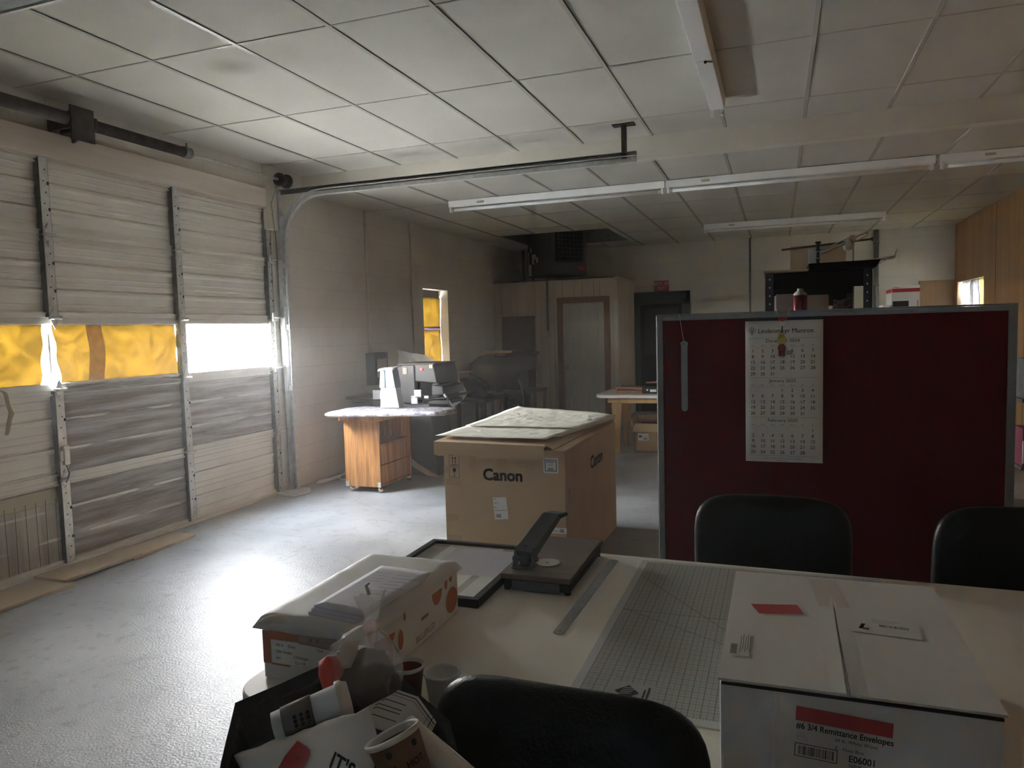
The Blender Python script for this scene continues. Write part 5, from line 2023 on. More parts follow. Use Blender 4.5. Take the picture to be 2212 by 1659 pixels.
for dx in (-0.008, -0.002, 0.005):
    tube(b, [(0.016 + dx, 3.279, 1.476), (0.016 + dx * 1.6, 3.279, 1.494)], [0.004, 0.001], 6)
obj('round_bead', b, 'yellowgreen', t)
b = BM()
ball(b, (0.016, 3.280, 1.426), 0.015, sc=(1.05, 0.7, 1.2))
cyl(b, (0.010, 3.280, 1.415), (0.009, 3.280, 1.392), 0.0065, n=10)
cyl(b, (0.022, 3.280, 1.415), (0.023, 3.280, 1.392), 0.0065, n=10)
obj('long_bead', b, 'cupred', t)
b = BM()
box(b, 0.034, 0.058, 3.276, 3.280, 1.398, 1.416)
obj('clear_tag', b, 'bagplastic', t)

# ================================================================ SHELVING behind the screen
def shelving(x0, x1, y0, y1, ztop, lab, shelves):
    t = empty('metal_shelving', ((x0 + x1) / 2, (y0 + y1) / 2, 0))
    tag(t, lab, 'shelving unit', 'black slotted shelving units')
    for (x, y, sx, sy) in ((x0, y0, 1, 1), (x1, y0, -1, 1), (x0, y1, 1, -1), (x1, y1, -1, -1)):
        b = BM()
        box(b, min(x, x + sx * 0.036), max(x, x + sx * 0.036), min(y, y + sy * 0.003), max(y, y + sy * 0.003), 0, ztop)
        box(b, min(x, x + sx * 0.003), max(x, x + sx * 0.003), min(y, y + sy * 0.036), max(y, y + sy * 0.036), 0, ztop)
        yy = min(y, y + sy * 0.003) - 0.0006
        for i in range(8):
            disc(b, (x + sx * 0.02, yy, ztop - 0.03 - i * 0.038), -Y, 0.0042, 8, 1)
            disc(b, ((x - 0.0006) if sx < 0 and False else (min(x, x + sx * 0.003) - 0.0006), y + sy * 0.02, ztop - 0.03 - i * 0.038), -X, 0.0042, 8, 1)
        obj('post', b, ['machine', 'galv'], t)
    for z in shelves:
        b = BM()
        box(b, x0 + 0.004, x1 - 0.004, y0 + 0.004, y1 - 0.004, z - 0.004, z)
        for (p, q, r, s) in ((x0 + 0.004, x1 - 0.004, y0 + 0.004, y0 + 0.006), (x0 + 0.004, x1 - 0.004, y1 - 0.006, y1 - 0.004)):
            box(b, p, q, r, s, z - 0.075 if z > 1.7 else z - 0.035, z)
        obj('shelf', b, 'black', t)
    return t


sx0, sx1 = -0.055, 0.398
shelving(sx0, sx1, 3.65, 4.52, 1.765, 'black slotted metal shelving unit just behind the red screen', (1.763, 1.47, 1.0, 0.5, 0.1))
shelving(0.0, 0.42, 4.75, 5.45, 1.72, 'second black metal shelving unit farther behind the first one', (1.715, 1.45, 0.95, 0.4))

b = BM()
box(b, sx0 - 0.008, 0.132, 3.62, 4.5, 1.766, 1.775)
o = obj('tan_sheet', b, 'tan', bevel=0.002)
tag(o, 'thin tan board on left half of the shelving top', 'board')
b = BM()
hexa(b, [(0.135, 3.62, 1.767), (0.41, 3.62, 1.767), (0.41, 4.3, 1.767), (0.135, 4.3, 1.767),
         (0.13, 3.58, 1.795), (0.425, 3.58, 1.798), (0.425, 4.3, 1.798), (0.13, 4.3, 1.795)])
o = obj('black_tray', b, 'black', bevel=0.003)
tag(o, 'flat black tray on top of the shelving under the lamp', 'tray')
b = BM()
box(b, 0.065, 0.35, 4.40, 4.41, 1.776, 1.955)
o = obj('brown_carton_panel', b, 'tan', bevel=0.002)
tag(o, 'upright tan cardboard panel standing on top of the shelving', 'cardboard')
b = BM()
cyl(b, (0.02, 4.395, 1.938), (0.475, 4.395, 1.968), 0.0055, n=8)
cyl(b, (0.474, 4.395, 1.968), (0.480, 4.395, 1.968), 0.011, n=10)
o = obj('thin_rod', b, 'rust')
tag(o, 'thin dark rod lying along top edge of the tan cardboard panel', 'rod')
t = empty('desk_lamp', (0.17, 3.9, 1.8))
tag(t, 'cream swing-arm desk lamp lying folded on top of the shelving', 'desk lamp')
b = BM()
cyl(b, (0.178, 3.75, 1.797), (0.178, 3.75, 1.905), 0.007, n=12)
cyl(b, (0.178, 3.75, 1.897), (0.178, 3.75, 1.907), 0.012, n=12)
box(b, 0.168, 0.188, 3.742, 3.758, 1.822, 1.868)
obj('clamp_post', b, 'plasticblk', t)
b = BM()
outline(b, (0.1685, 3.741, 1.828), X, Z, 0.019, 0.034, 0.002)
obj('clamp_plate', b, 'galv', t, keep=True)
b = BM()
tube(b, [(0.186, 3.75, 1.850), (0.322, 3.78, 1.905)], 0.0075, 8)
tube(b, [(0.186, 3.75, 1.865), (0.316, 3.78, 1.920)], 0.003, 8)
tube(b, [(0.335, 3.78, 1.918), (0.395, 3.80, 1.943)], 0.004, 8)
tube(b, [(0.395, 3.80, 1.943), (0.388, 3.80, 1.925), (0.345, 3.79, 1.903)], 0.0035, 8)
tube(b, [(0.330, 3.78, 1.90), (0.330, 3.79, 1.80)], 0.006, 8)
obj('arm', b, 'lampcream', t)
b = BM()
ball(b, (0.327, 3.78, 1.914), 0.017)
lathe(b, [(0.012, 0), (0.020, -0.025), (0.017, -0.045), (0.001, -0.048)], (0.308, 3.78, 1.908), 16)
obj('joint_cover', b, 'lampcream', t)
b = BM()
hexa(b, [(0.37, 3.72, 1.80), (0.50, 3.72, 1.812), (0.50, 3.80, 1.812), (0.37, 3.80, 1.80), (0.37, 3.72, 1.808), (0.50, 3.72, 1.822), (0.50, 3.80, 1.822), (0.37, 3.80, 1.808)])
hexa(b, [(0.44, 3.72, 1.79), (0.485, 3.72, 1.815), (0.485, 3.80, 1.815), (0.44, 3.80, 1.79), (0.44, 3.72, 1.795), (0.485, 3.72, 1.82), (0.485, 3.80, 1.82), (0.44, 3.80, 1.795)])
hexa(b, [(0.492, 3.72, 1.815), (0.502, 3.72, 1.85), (0.502, 3.80, 1.85), (0.492, 3.80, 1.815), (0.498, 3.72, 1.815), (0.508, 3.72, 1.852), (0.508, 3.80, 1.852), (0.498, 3.80, 1.815)])
obj('shade', b, 'lampcream', t)
b = BM()
box(b, 0.137, 0.170, 3.76, 3.775, 1.797, 1.876)
o = obj('white_card', b, 'machwhite')
tag(o, 'small white card standing beside the lamp post on the shelving', 'card')

t = empty('spray_can', (0.10, 3.87, 1.47))
tag(t, 'maroon spray can with white cap on the shelf behind screen', 'spray can')
b = BM()
lathe(b, [(0.001, 1.471), (0.032, 1.471), (0.033, 1.478), (0.033, 1.655), (0.031, 1.665)], (0.103, 3.87, 0), 24)
obj('can_body', b, 'canred', t)
b = BM()
lathe(b, [(0.032, 1.664), (0.030, 1.672), (0.018, 1.684), (0.014, 1.686), (0.013, 1.70), (0.008, 1.702), (0.007, 1.712), (0.001, 1.713)], (0.103, 3.87, 0), 20)
plabel(obj('cap', b, 'paper', t), 'white cap and nozzle')
for (x0, x1, y0, y1, z0, z1, m_, lab) in ((-0.01, 0.11, 4.05, 4.35, 1.471, 1.60, 'pinkbox', 'lower pinkish carton on the shelf left of the spray can'),
                                          (-0.01, 0.115, 4.05, 4.35, 1.601, 1.68, 'pinkbox', 'upper pinkish carton on the shelf under the black top'),
                                          (0.13, 0.24, 4.0, 4.35, 1.471, 1.668, 'tan', 'tan carton on the shelf right of the spray can')):
    b = BM()
    box(b, x0, x1, y0, y1, z0, z1)
    o = obj('shelf_carton', b, m_, bevel=0.003)
    tag(o, lab, 'carton', 'cartons on the black shelf')
b = BM()
rows = refine([[(0.26, 4.1, 1.492), (0.345, 4.1, 1.492)], [(0.265, 4.08, 1.57), (0.34, 4.08, 1.58)], [(0.265, 4.15, 1.65), (0.34, 4.15, 1.645)]], 8)
grid(b, crumple(rows, 0.014, 16))
o = obj('foil_packet', b, 'bubble')
tag(o, 'shiny crumpled silver packet among shelf cartons', 'packet')

t = empty('storage_cabinet', (1.2, 8.3, 0))
tag(t, 'pale low cabinet behind screen, only its top edge showing', 'cabinet')
b = BM()
box(b, 0.95, 1.40, 8.0, 8.6, 0, 1.60)
obj('cabinet_body', b, 'plaster', t)
b = BM()
box(b, 0.98, 1.17, 7.985, 8.0, 0.05, 1.56)
box(b, 1.18, 1.37, 7.985, 8.0, 0.05, 1.56)
obj('door', b, 'plaster', t)
t = empty('paper_carton', (1.16, 8.15, 1.6))
tag(t, 'white carton with red band and dark picture standing above the screen edge', 'carton')
b = BM()
box(b, 1.045, 1.29, 8.02, 8.4, 1.601, 1.865)
obj('box_body', b, 'whitecard', t, bevel=0.002)
b = BM()
rect(b, (1.05, 8.02, 1.80), X, Z, 0.24, 0.035, 0)
rect(b, (1.045, 8.40, 1.80), -Y, Z, 0.38, 0.035, 0)
rect(b, (1.055, 8.02, 1.66), X, Z, 0.14, 0.055, 1)
rect(b, (1.27, 8.02, 1.66), X, Z, 0.006, 0.055, 1)
text(b, 'Paper', 0.02, (1.07, 8.02, 1.842), X, Z, 1)
obj('printing', b, ['signred', 'ink'], t, keep=True)
b = BM()
box(b, 0.965, 1.03, 8.0, 8.3, 1.601, 1.68)
o = obj('small_carton', b, 'whitecard', bevel=0.002)
tag(o, 'small plain white carton left of the red-banded one', 'carton')

# rack at the right edge, seen past the screen
t = empty('steel_rack', (1.75, 5.7, 0))
tag(t, 'dark shelf rack with small goods at far right edge of the picture', 'rack')
for (x, y) in ((1.68, 5.5), (2.1, 5.5), (1.475, 5.95), (2.1, 5.95)):
    b = BM()
    box(b, x, x + 0.03, y, y + 0.03, 0, 1.35)
    obj('rack_post', b, 'machine2', t)
for z in (0.25, 0.56, 1.0):
    b = BM()
    box(b, 1.475, 2.13, 5.5, 5.98, z - 0.02, z)
    obj('rack_shelf', b, 'machine2', t)
for (x0, x1, z0, z1, m_, nm, lab, cat) in ((1.485, 1.60, 0.725, 0.81, 'pink', 'pink_carton', 'pink and white carton on the rack at right edge', 'carton'),
                                          (1.49, 1.66, 1.08, 1.26, 'galv_dark', 'parts_drawer', 'grey drawer unit on rack top at right edge', 'drawer unit')):
    b = BM()
    z0_ = 0.56 if m_ == 'pink' else 1.0
    box(b, x0, x1, 5.52, 5.7, z0_ + 0.001, z1)
    if m_ == 'galv_dark':
        box(b, x0 + 0.005, x0 + 0.03, 5.515, 5.52, 1.19, 1.23, 1)
        box(b, x0 + 0.005, x0 + 0.03, 5.515, 5.52, 1.04, 1.09, 1)
    else:
        box(b, x0, x1, 5.515, 5.52, 0.58, 0.73, 1)
    o = obj(nm, b, [m_, 'paper'], bevel=0.002)
    tag(o, lab, cat)

# ================================================================ BIG WORK TABLE
t = empty('work_table', (0.1, 1.8, 0))
tag(t, 'large off-white laminate work table with rounded corners in the foreground', 'table')
TZ = 0.76
tx0, tx1, ty0, ty1 = -1.125, 1.45, 1.225, 2.415
b = BM()
poly = []
for (cx_, cy_, a0, rr) in ((tx0 + .08, ty0 + .08, PI, .08), (tx1 - .1, ty0 + .1, 1.5 * PI, .1), (tx1 - .2, ty1 - .06 - .2, 0, .2), (tx0 + .2, ty1 + 0.005 - .2, .5 * PI, .2)):
    for k in range(9):
        a = a0 + PI / 2 * k / 8
        poly.append(Vector((cx_ + rr * math.cos(a), cy_ + rr * math.sin(a), TZ - 0.03)))
prism(b, poly, (0, 0, 0.03))
obj('tabletop', b, 'tabletop', t, bevel=0.002)
b = BM()
o_ = Vector((0.16, 1.82, 0))
prism(b, [Vector((o_.x + (p.x - o_.x) * 1.0012, o_.y + (p.y - o_.y) * 1.003, TZ - 0.05)) for p in poly], (0, 0, 0.047))
obj('edge_band', b, 'tableedge', t)
for (x, y) in ((-0.95, 1.35), (-0.95, 2.25), (1.25, 1.35), (1.25, 2.2)):
    b = BM()
    box(b, x - 0.025, x + 0.025, y - 0.025, y + 0.025, 0, TZ - 0.05)
    obj('leg', b, 'tableedge', t, bevel=0.003)

# cutting mat
t = empty('cutting_mat', (-0.07, 1.88, TZ))
tag(t, 'large grey gridded cutting mat lying on the work table', 'cutting mat')
MZ = TZ + 0.004
mx0, mx1, my0, my1 = -0.42, 0.285, 1.385, 2.365
b = BM()
box(b, mx0, mx1, my0, my1, TZ + 0.0003, MZ)
obj('mat_sheet', b, 'matborder', t, bevel=0.001)
b = BM()
gx0, gx1, gy0, gy1 = mx0 + 0.022, mx1 - 0.022, my0 + 0.028, my1 - 0.02
rect(b, (gx0, gy0, MZ), X, Y, gx1 - gx0, gy1 - gy0, 0, 0.0002)
obj('printed_field', b, 'mat', t, keep=True)
b = BM()
st = 0.0127
n_ = int((gx1 - gx0) / st)
for i in range(n_ + 1):
    th = 0.0011 if i % 2 == 0 else 0.0005
    rect(b, (gx0 + i * st - th / 2, gy0, MZ), X, Y, th, gy1 - gy0, 0, 0.0004)
n_ = int((gy1 - gy0) / st)
for i in range(n_ + 1):
    th = 0.0011 if i % 2 == 0 else 0.0005
    rect(b, (gx0, gy0 + i * st - th / 2, MZ), X, Y, gx1 - gx0, th, 0, 0.0004)
for (p, q) in (((gx0, 2.21), (gx0 + 0.36, 1.74)), ((gx0, 1.93), (gx0 + 0.36, 1.72)), ((gx0, 1.925), (gx1, 1.925))):
    p, q = Vector((*p, MZ)), Vector((*q, MZ))
    d_ = (q - p).normalized()
    rect(b, p, d_, Z.cross(d_), (q - p).length, 0.0016, 0, 0.0005)
for i in range(int((gx1 - gx0) / 0.00635)):
    rect(b, (gx0 + i * 0.00635, gy0 - 0.006, MZ), X, Y, 0.0007, 0.006 if i % 2 else 0.010, 0, 0.0004)
obj('grid_lines', b, 'line', t, keep=True)
b = BM()
rect(b, (-0.345, 1.43, MZ), X, Y, 0.10, 0.085, 1, 0.0007)
d0 = Vector((-0.300, 1.475, MZ + 0.0011))
quad(b, [d0 + Vector((-0.026, 0, 0)), d0 + Vector((0, -0.030, 0)), d0 + Vector((0.026, 0, 0)), d0 + Vector((0, 0.030, 0))])
for i in range(4):
    rect(b, (-0.316 + 0.003 * i, 1.462 + i * 0.009, MZ), Vector((1, .25, 0)), Vector((-.25, 1, 0)), 0.026, 0.0028, 1, 0.0016)
for i, w_ in enumerate((0.05, 0.062)):
    rect(b, (-0.266 + i * 0.008, 1.443, MZ), X, Y, 0.004, w_, 0, 0.0011)
obj('maker_mark', b, ['ink', 'mat'], t, keep=True)

# steel ruler
t = empty('steel_ruler', (-0.52, 2.03, TZ))
tag(t, 'long steel ruler lying flat on the table beside the cutting mat', 'ruler')
p0, p1 = Vector((-0.524, 1.732, TZ)), Vector((-0.512, 2.338, TZ))
d_ = (p1 - p0).normalized()
n_ = Z.cross(d_)
b = BM()
pl = []
for k in range(7):
    a = -PI / 2 + PI * k / 6
    pl.append(p1 + d_ * 0.015 * math.cos(a) * 0.6 - n_ * 0.015 * math.sin(a) * -1)
for k in range(7):
    a = PI / 2 + PI * k / 6
    pl.append(p0 + d_ * 0.015 * math.cos(a) * 0.6 - n_ * 0.015 * math.sin(a) * -1)
prism(b, [p + Z * 0.0006 for p in pl], (0, 0, 0.0012))
obj('ruler_blade', b, 'steelrule', t)
b = BM()
for i in range(96):
    l_ = 0.008 if i % 4 == 0 else 0.004
    rect(b, p0 + d_ * (i * 0.00635) + n_ * -0.0145 + Z * 0.0018, d_, n_, 0.0009, l_, 0, 0.0003)
for i in range(12):
    text(b, str(i * 2 + 1), 0.009, p0 + d_ * (0.02 + i * 0.0508) + Z * 0.0018, -n_, d_, 0, 'LEFT', 0, 0.0003)
for q in (p0 + d_ * 0.012, p1 - d_ * 0.012):
    disc(b, q + Z * 0.0021, Z, 0.003, 10)
obj('ruler_marks', b, 'ink', t, keep=True)

# ---------------------------------------------------------------- picture frame
t = empty('picture_frame', (-0.97, 2.09, TZ))
tag(t, 'black-edged picture frame lying flat with papers under glass on table', 'picture frame')
fx0, fx1, fy0, fy1 = -1.175, -0.785, 1.825, 2.345
b = BM()
for (p, q, r, s) in ((fx0, fx1, fy0, fy0 + 0.022), (fx0, fx1, fy1 - 0.022, fy1), (fx0, fx0 + 0.022, fy0 + 0.022, fy1 - 0.022), (fx1 - 0.022, fx1, fy0 + 0.022, fy1 - 0.022)):
    box(b, p, q, r, s, TZ + 0.0005, TZ + 0.026)
obj('frame_moulding', b, 'plasticblk', t, bevel=0.002)
b = BM()
box(b, fx0 + 0.02, fx1 - 0.02, fy0 + 0.02, fy1 - 0.02, TZ + 0.003, TZ + 0.016)
plabel(obj('backing', b, 'mat', t), 'grey mount board')
b = BM()
rect(b, (fx0 + 0.085, fy0 + 0.03, TZ + 0.0165), X, Y, 0.20, 0.46, 0, 0.0002)
plabel(obj('aged_print', b, 'cream', t, keep=True), 'cream aged print')
b = BM()
rect(b, (fx0 + 0.115, fy0 + 0.215, TZ + 0.0172), Vector((1, -0.03, 0)), Vector((.03, 1, 0)), 0.25, 0.255, 0, 0.0006)
plabel(obj('top_paper', b, 'paper_lilac', t, keep=True), 'white sheet')
b = BM()
rect(b, (fx0 + 0.31, fy0 + 0.024, TZ + 0.0168), X, Y, 0.055, 0.2, 0, 0.0004)
plabel(obj('white_strip', b, 'whitecard', t, keep=True), 'white margin strip')
b = BM()
for r_, s_ in ((0.055, 0.5), (0.04, 0.55), (0.03, 0.45)):
    for k in range(20):
        a0, a1 = 2 * PI * k / 20, 2 * PI * (k + 1) / 20
        c_ = Vector((fx0 + 0.2, fy0 + 0.10, TZ + 0.0172))
        quad(b, [c_ + Vector((r_ * math.cos(a0), r_ * s_ * math.sin(a0), 0)), c_ + Vector((r_ * math.cos(a1), r_ * s_ * math.sin(a1), 0)),
                 c_ + Vector((r_ * .96 * math.cos(a1), r_ * s_ * .93 * math.sin(a1), 0)), c_ + Vector((r_ * .96 * math.cos(a0), r_ * s_ * .93 * math.sin(a0), 0))])
obj('sketch_lines', b, 'greyink', t, keep=True)
b = BM()
rect(b, (fx0 + 0.02, fy0 + 0.02, TZ + 0.0205), X, Y, fx1 - fx0 - 0.04, fy1 - fy0 - 0.04, 0, 0.0)
obj('glazing', b, 'glass', t, keep=True)

# ---------------------------------------------------------------- paper punch on its board
t = empty('paper_punch', (-0.67, 2.18, TZ))
tag(t, 'grey lever corner cutter on a brown-topped base standing on the table', 'corner cutter')
bx0, bx1, by0, by1 = -0.777, -0.560, 1.98, 2.395
BT = 0.812
b = BM()
box(b, bx0, bx1, by0, by1, BT - 0.016, BT)
obj('base_board', b, 'punchwood', t, bevel=0.004)
b = BM()
box(b, bx0 + 0.006, bx1 - 0.006, by0 + 0.010, by1 - 0.01, TZ + 0.006, BT - 0.016)
obj('base_box', b, 'plasticblk', t, bevel=0.004)
b = BM()
box(b, bx0 + 0.035, bx1 - 0.035, by0 + 0.004, by0 + 0.01, TZ + 0.004, BT - 0.019)
box(b, bx0 + 0.085, bx0 + 0.13, by0 - 0.002, by0 + 0.004, TZ + 0.022, TZ + 0.03)
obj('tray_front', b, 'punchgrey', t, bevel=0.002)
for (x, y) in ((bx0 + 0.015, by0 + 0.02), (bx1 - 0.015, by0 + 0.02), (bx0 + 0.015, by1 - 0.02), (bx1 - 0.015, by1 - 0.02)):
    b = BM()
    cyl(b, (x, y, TZ + 0.0005), (x, y, TZ + 0.008), 0.01, n=12)
    obj('rubber_foot', b, 'plasticblk', t)
b = BM()
# upright yoke
for s in (-0.030, 0.028):
    hexa(b, [(-0.727 + s - 0.002, 2.035, BT), (-0.727 + s + 0.002, 2.035, BT), (-0.727 + s + 0.004, 2.075, BT), (-0.727 + s, 2.075, BT),
             (-0.722 + s - 0.002, 2.05, BT + 0.062), (-0.722 + s + 0.002, 2.05, BT + 0.062), (-0.722 + s + 0.004, 2.10, BT + 0.062), (-0.722 + s, 2.10, BT + 0.062)])
box(b, -0.76, -0.694, 2.03, 2.09, BT, BT + 0.004)
cyl(b, (-0.765, 2.06, BT + 0.022), (-0.685, 2.07, BT + 0.022), 0.008, n=12)
box(b, -0.738, -0.712, 2.05, 2.085, BT + 0.004, BT + 0.034)
obj('yoke', b, 'punchgrey', t, bevel=0.001)
b = BM()
A0, A1 = Vector((-0.727, 2.045, BT + 0.050)), Vector((-0.672, 2.165, BT + 0.142))
A2 = Vector((-0.655, 2.21, BT + 0.138))
W1 = Vector((0.032, -0.006, 0))
W2 = Vector((0.028, -0.004, 0))
dn0, dn1 = Vector((0.004, 0.018, -0.024)), Vector((0.003, 0.012, -0.018))
hexa(b, [A0 - W1 + dn0, A0 + W1 + dn0, A1 + W2 + dn1, A1 - W2 + dn1, A0 - W1, A0 + W1, A1 + W2, A1 - W2])
hexa(b, [A1 - W2 + dn1, A1 + W2 + dn1, A2 + W2 * .95 + dn1 * .6, A2 - W2 * .95 + dn1 * .6, A1 - W2, A1 + W2, A2 + W2 * .95, A2 - W2 * .95])
obj('lever', b, 'punchgrey', t, bevel=0.0025)
b = BM()
q = A0.lerp(A1, 0.12) + Vector((0, -0.002, 0.003))
disc(b, q, Vector((0, -0.6, 0.8)), 0.003, 10)
obj('lever_pin', b, 'black', t)
b = BM()
cyl(b, (-0.668, 2.11, BT + 0.0003), (-0.668, 2.11, BT + 0.0025), 0.037, n=30)
plabel(obj('paper_gauge', b, 'dial', t), 'pale round gauge disc')
b = BM()
disc(b, (-0.668, 2.105, BT + 0.003), Z, 0.004, 12)
obj('gauge_hole', b, 'black', t)

# ---------------------------------------------------------------- wrapped ream carton with sheets
t = empty('ream_carton', (-0.965, 1.56, TZ))
tag(t, 'white printed paper carton with crumpled wrapping on the left of table', 'carton')
rx0, rx1, ry0, ry1, rz = -1.098, -0.832, 1.315, 1.798, 0.893
b = BM()
box(b, rx0, rx1, ry0, ry1, TZ + 0.0005, rz)
obj('box_body', b, 'whitecard', t, bevel=0.003)
b = BM()
rows = []
for j in range(33):
    v = j / 32
    row = []
    for i in range(25):
        u = i / 24
        x = rx0 - 0.014 + (rx1 - rx0 + 0.024) * u
        y = ry0 - 0.014 + (ry1 - ry0 + 0.022) * v
        e = min(u, 1 - u, v * 1.6, (1 - v) * 1.6)
        z = rz + 0.006 + 0.006 * min(1, e * 10) - (0.020 * max(0, 1 - e * 22))
        n__ = noise.noise(Vector((x * 22, y * 22, 3))) * 0.004 * max(0.25, 1 - e * 5)
        row.append(Vector((x + (n__ if e < 0.05 else 0), y, z + n__)))
    rows.append(row)
grid(b, rows)
obj('wrapping_top', b, 'whitecard', t, solid=0.003)
b = BM()
rect(b, (rx0, ry0, 0.795), X, Z, 0.022, 0.075, 0)
rect(b, (rx0 + 0.022, ry0, 0.852), X, Z, 0.082, 0.020, 0)
rect(b, (rx0 + 0.022, ry0, 0.793), X, Z, 0.05, 0.004, 0)
# orange shapes on the right side
def blob(c, ry_, rz_, a0=0, a1=2 * PI, n=24):
    c = Vector(c)
    pts_ = [c + Vector((0.0008, ry_ * math.cos(a0 + (a1 - a0) * k / n), rz_ * math.sin(a0 + (a1 - a0) * k / n))) for k in range(n + (0 if a1 - a0 > 6.2 else 1))]
    f_ = b.faces.new([b.verts.new(p) for p in pts_])
    f_.material_index = 0
blob((rx1, 1.755, 0.808), 0.036, 0.034)
blob((rx1, 1.668, 0.862), 0.030, 0.036, PI, 2 * PI)
blob((rx1, 1.722, 0.862), 0.009, 0.014)
blob((rx1, 1.752, 0.872), 0.009, 0.014)
blob((rx1, 1.40, 0.850), 0.045, 0.035, PI * .95, PI * 1.95)
blob((rx1, 1.47, 0.815), 0.013, 0.024)
blob((rx1, 1.42, 0.80), 0.012, 0.022)
blob((rx1, 1.492, 0.862), 0.006, 0.010)
obj('orange_print', b, 'orange', t, keep=True)
b = BM()
rect(b, (rx0 + 0.024, ry0, 0.799), X, Z, 0.16, 0.052, 0, 0.0008)
plabel(obj('paper_label', b, 'paper', t, keep=True), 'white product label')
b = BM()
for (s, dx, z, sz) in (('100 lb', 0.034, 0.838, 0.009), ('Gloss', 0.068, 0.838, 0.009), ('1000 Sheets', 0.034, 0.823, 0.009), ('2 Packages', 0.083, 0.815, 0.009),
                       ('60M', 0.034, 0.808, 0.008), ('12 x 18', 0.085, 0.802, 0.009), ('Text', 0.145, 0.838, 0.009)):
    text(b, s, sz, (rx0 + dx, ry0, z), X, Z, 0, 'LEFT', 0.01, 0.0014)
text(b, 'BILLERUD', 0.023, (rx1, 1.545, 0.772), Vector((0, 1, 0.03)), Z, 0, 'LEFT', 0.0, 0.001, spacing=1.05)
for i in range(9):
    rect(b, (rx1, 1.575 + i * 0.0045, 0.818), Vector((0, 1, 0.1)), Z, 0.0036, 0.008, 0, 0.001)
text(b, 'x x', 0.022, (rx0 + 0.125, ry0 - 0.0, 0.858), X, Z, 0, 'LEFT', 0, 0.0035, shear=0.3)
obj('printing', b, 'greyink', t, keep=True)
b = BM()
rows = refine([[(rx0 + 0.10, ry0 - 0.003, 0.89), (rx0 + 0.20, ry0 - 0.003, 0.89)], [(rx0 + 0.10, ry0 - 0.002, 0.851), (rx0 + 0.21, ry0 - 0.002, 0.845)]], 8)
grid(b, crumple(rows, 0.003, 22))
plabel(obj('torn_flap', b, 'pinkbox', t, solid=0.001), 'torn brownish wrapping flap')

SH = [(-0.99, 1.345), (-0.855, 1.325), (-0.835, 1.62), (-0.985, 1.635)]
for i in range(3):
    b = BM()
    z0 = rz + 0.0165 + i * 0.006
    q = [Vector((x + (0.004 * (i - 1)), y + 0.006 * i, z0)) for x, y in SH]
    rows = refine([[q[0], q[1]], [q[3], q[2]]], 10)
    rows = [[Vector((p.x, p.y, p.z + (0.0012 * math.sin((p.x + 0.99) * 22) if i == 2 else 0) + noise.noise(p * 9) * 0.0006)) for p in r] for r in rows]
    grid(b, rows)
    o = obj('paper_stack', b, 'paper_lilac', solid=0.005)
    tag(o, ['lowest sheaf of white paper stacked on the ream carton', 'middle sheaf of white paper stacked on the ream carton', 'top wavy sheaf of printed paper stacked on the ream carton'][i], 'paper stack', 'paper sheaves on the carton')
    if i == 2:
        bb = BM()
        for k in range(7):
            rect(bb, (-0.90, 1.45 + k * 0.022, z0 + 0.0046), X, Y, 0.04 + 0.012 * (k % 3), 0.0022, 0, 0)
        for k in range(4):
            rect(bb, (-0.965, 1.53 + k * 0.02, z0 + 0.0046), X, Y, 0.05, 0.002, 0, 0)
        obj('typed_lines', bb, 'greyink', o, keep=True)

# ---------------------------------------------------------------- white envelope carton
t = empty('envelope_carton', (0.11, 1.48, TZ))
tag(t, 'white envelope carton with red label in the right foreground on table', 'carton')
ex0, ex1, ey0, ey1, ez = -0.091, 0.313, 1.207, 1.757, 0.95
MZ2 = TZ + 0.006
b = BM()
box(b, ex0, ex1, ey0, ey1, MZ2, ez - 0.004)
obj('box_body', b, 'whitecard', t, bevel=0.006)
b = BM()
sm = 0.105
for (p0_, p1_, xa, xb) in ((0, 0, ex0 - 0.002, sm - 0.002), (0, 0, sm + 0.002, ex1 + 0.002)):
    rows = []
    for j in range(17):
        v = j / 16
        y = ey0 - 0.002 + (ey1 - ey0 + 0.002) * v
        rows.append([Vector((xa + (xb - xa) * i / 8 + (0.008 * (v - .4) * (1 if xa < 0 else 0) * (i == 8)), y, ez + 0.0004 * math.sin(v * 3) + (0.0014 if (i == 8 and xa < 0) or (i == 0 and xa > 0) else 0) * (1 - v) + noise.noise(Vector((xa + i * .03, y * 3, 0))) * 0.0004)) for i in range(9)])
    grid(b, rows, 0, False)
obj('top_flap', b, 'whitecard', t, solid=0.004)
b = BM()
box(b, ex0 + 0.003, ex1 - 0.003, ey0 - 0.0025, ey0 + 0.001, ez - 0.0085, ez - 0.0045)
obj('front_gap', b, 'hole', t)
b = BM()
for x in (ex0 + 0.082, ex0 + 0.090):
    cyl(b, (x, ey0 - 0.0005, MZ2), (x, ey0 - 0.0005, ez - 0.012), 0.0022, n=8)
obj('fold_crease', b, 'whitecard', t)
b = BM()
rect(b, (0.079, 1.575, ez + 0.0006), Vector((1, .1, 0)), Vector((-.1, 1, 0)), 0.058, 0.165, 0, 0.002)
MT['packtape'] = mat('clear_brown_tape', (0.66, 0.62, 0.56), 0.3)
obj('packing_tape', b, 'packtape', t, keep=True)
b = BM()
quad(b, [(-0.053, 1.549, ez + 0.0034), (-0.036, 1.502, ez + 0.0034), (0.048, 1.521, ez + 0.0034), (0.037, 1.569, ez + 0.0034)])
rect(b, (0.026, ey0, 0.8985), Vector((1, 0, -0.055)), Vector((0.055, 0, 1)), 0.139, 0.0235, 0, 0.0012)
plabel(obj('red_label', b, 'redlabel', t, keep=True), 'red stickers')
b = BM()
W2_ = Vector((1, 0.005, 0))
rect(b, (0.121, 1.462, ez + 0.0006), Vector((1, -0.08, 0)), Vector((.05, 1, 0)), 0.125, 0.075, 1, 0.0025)
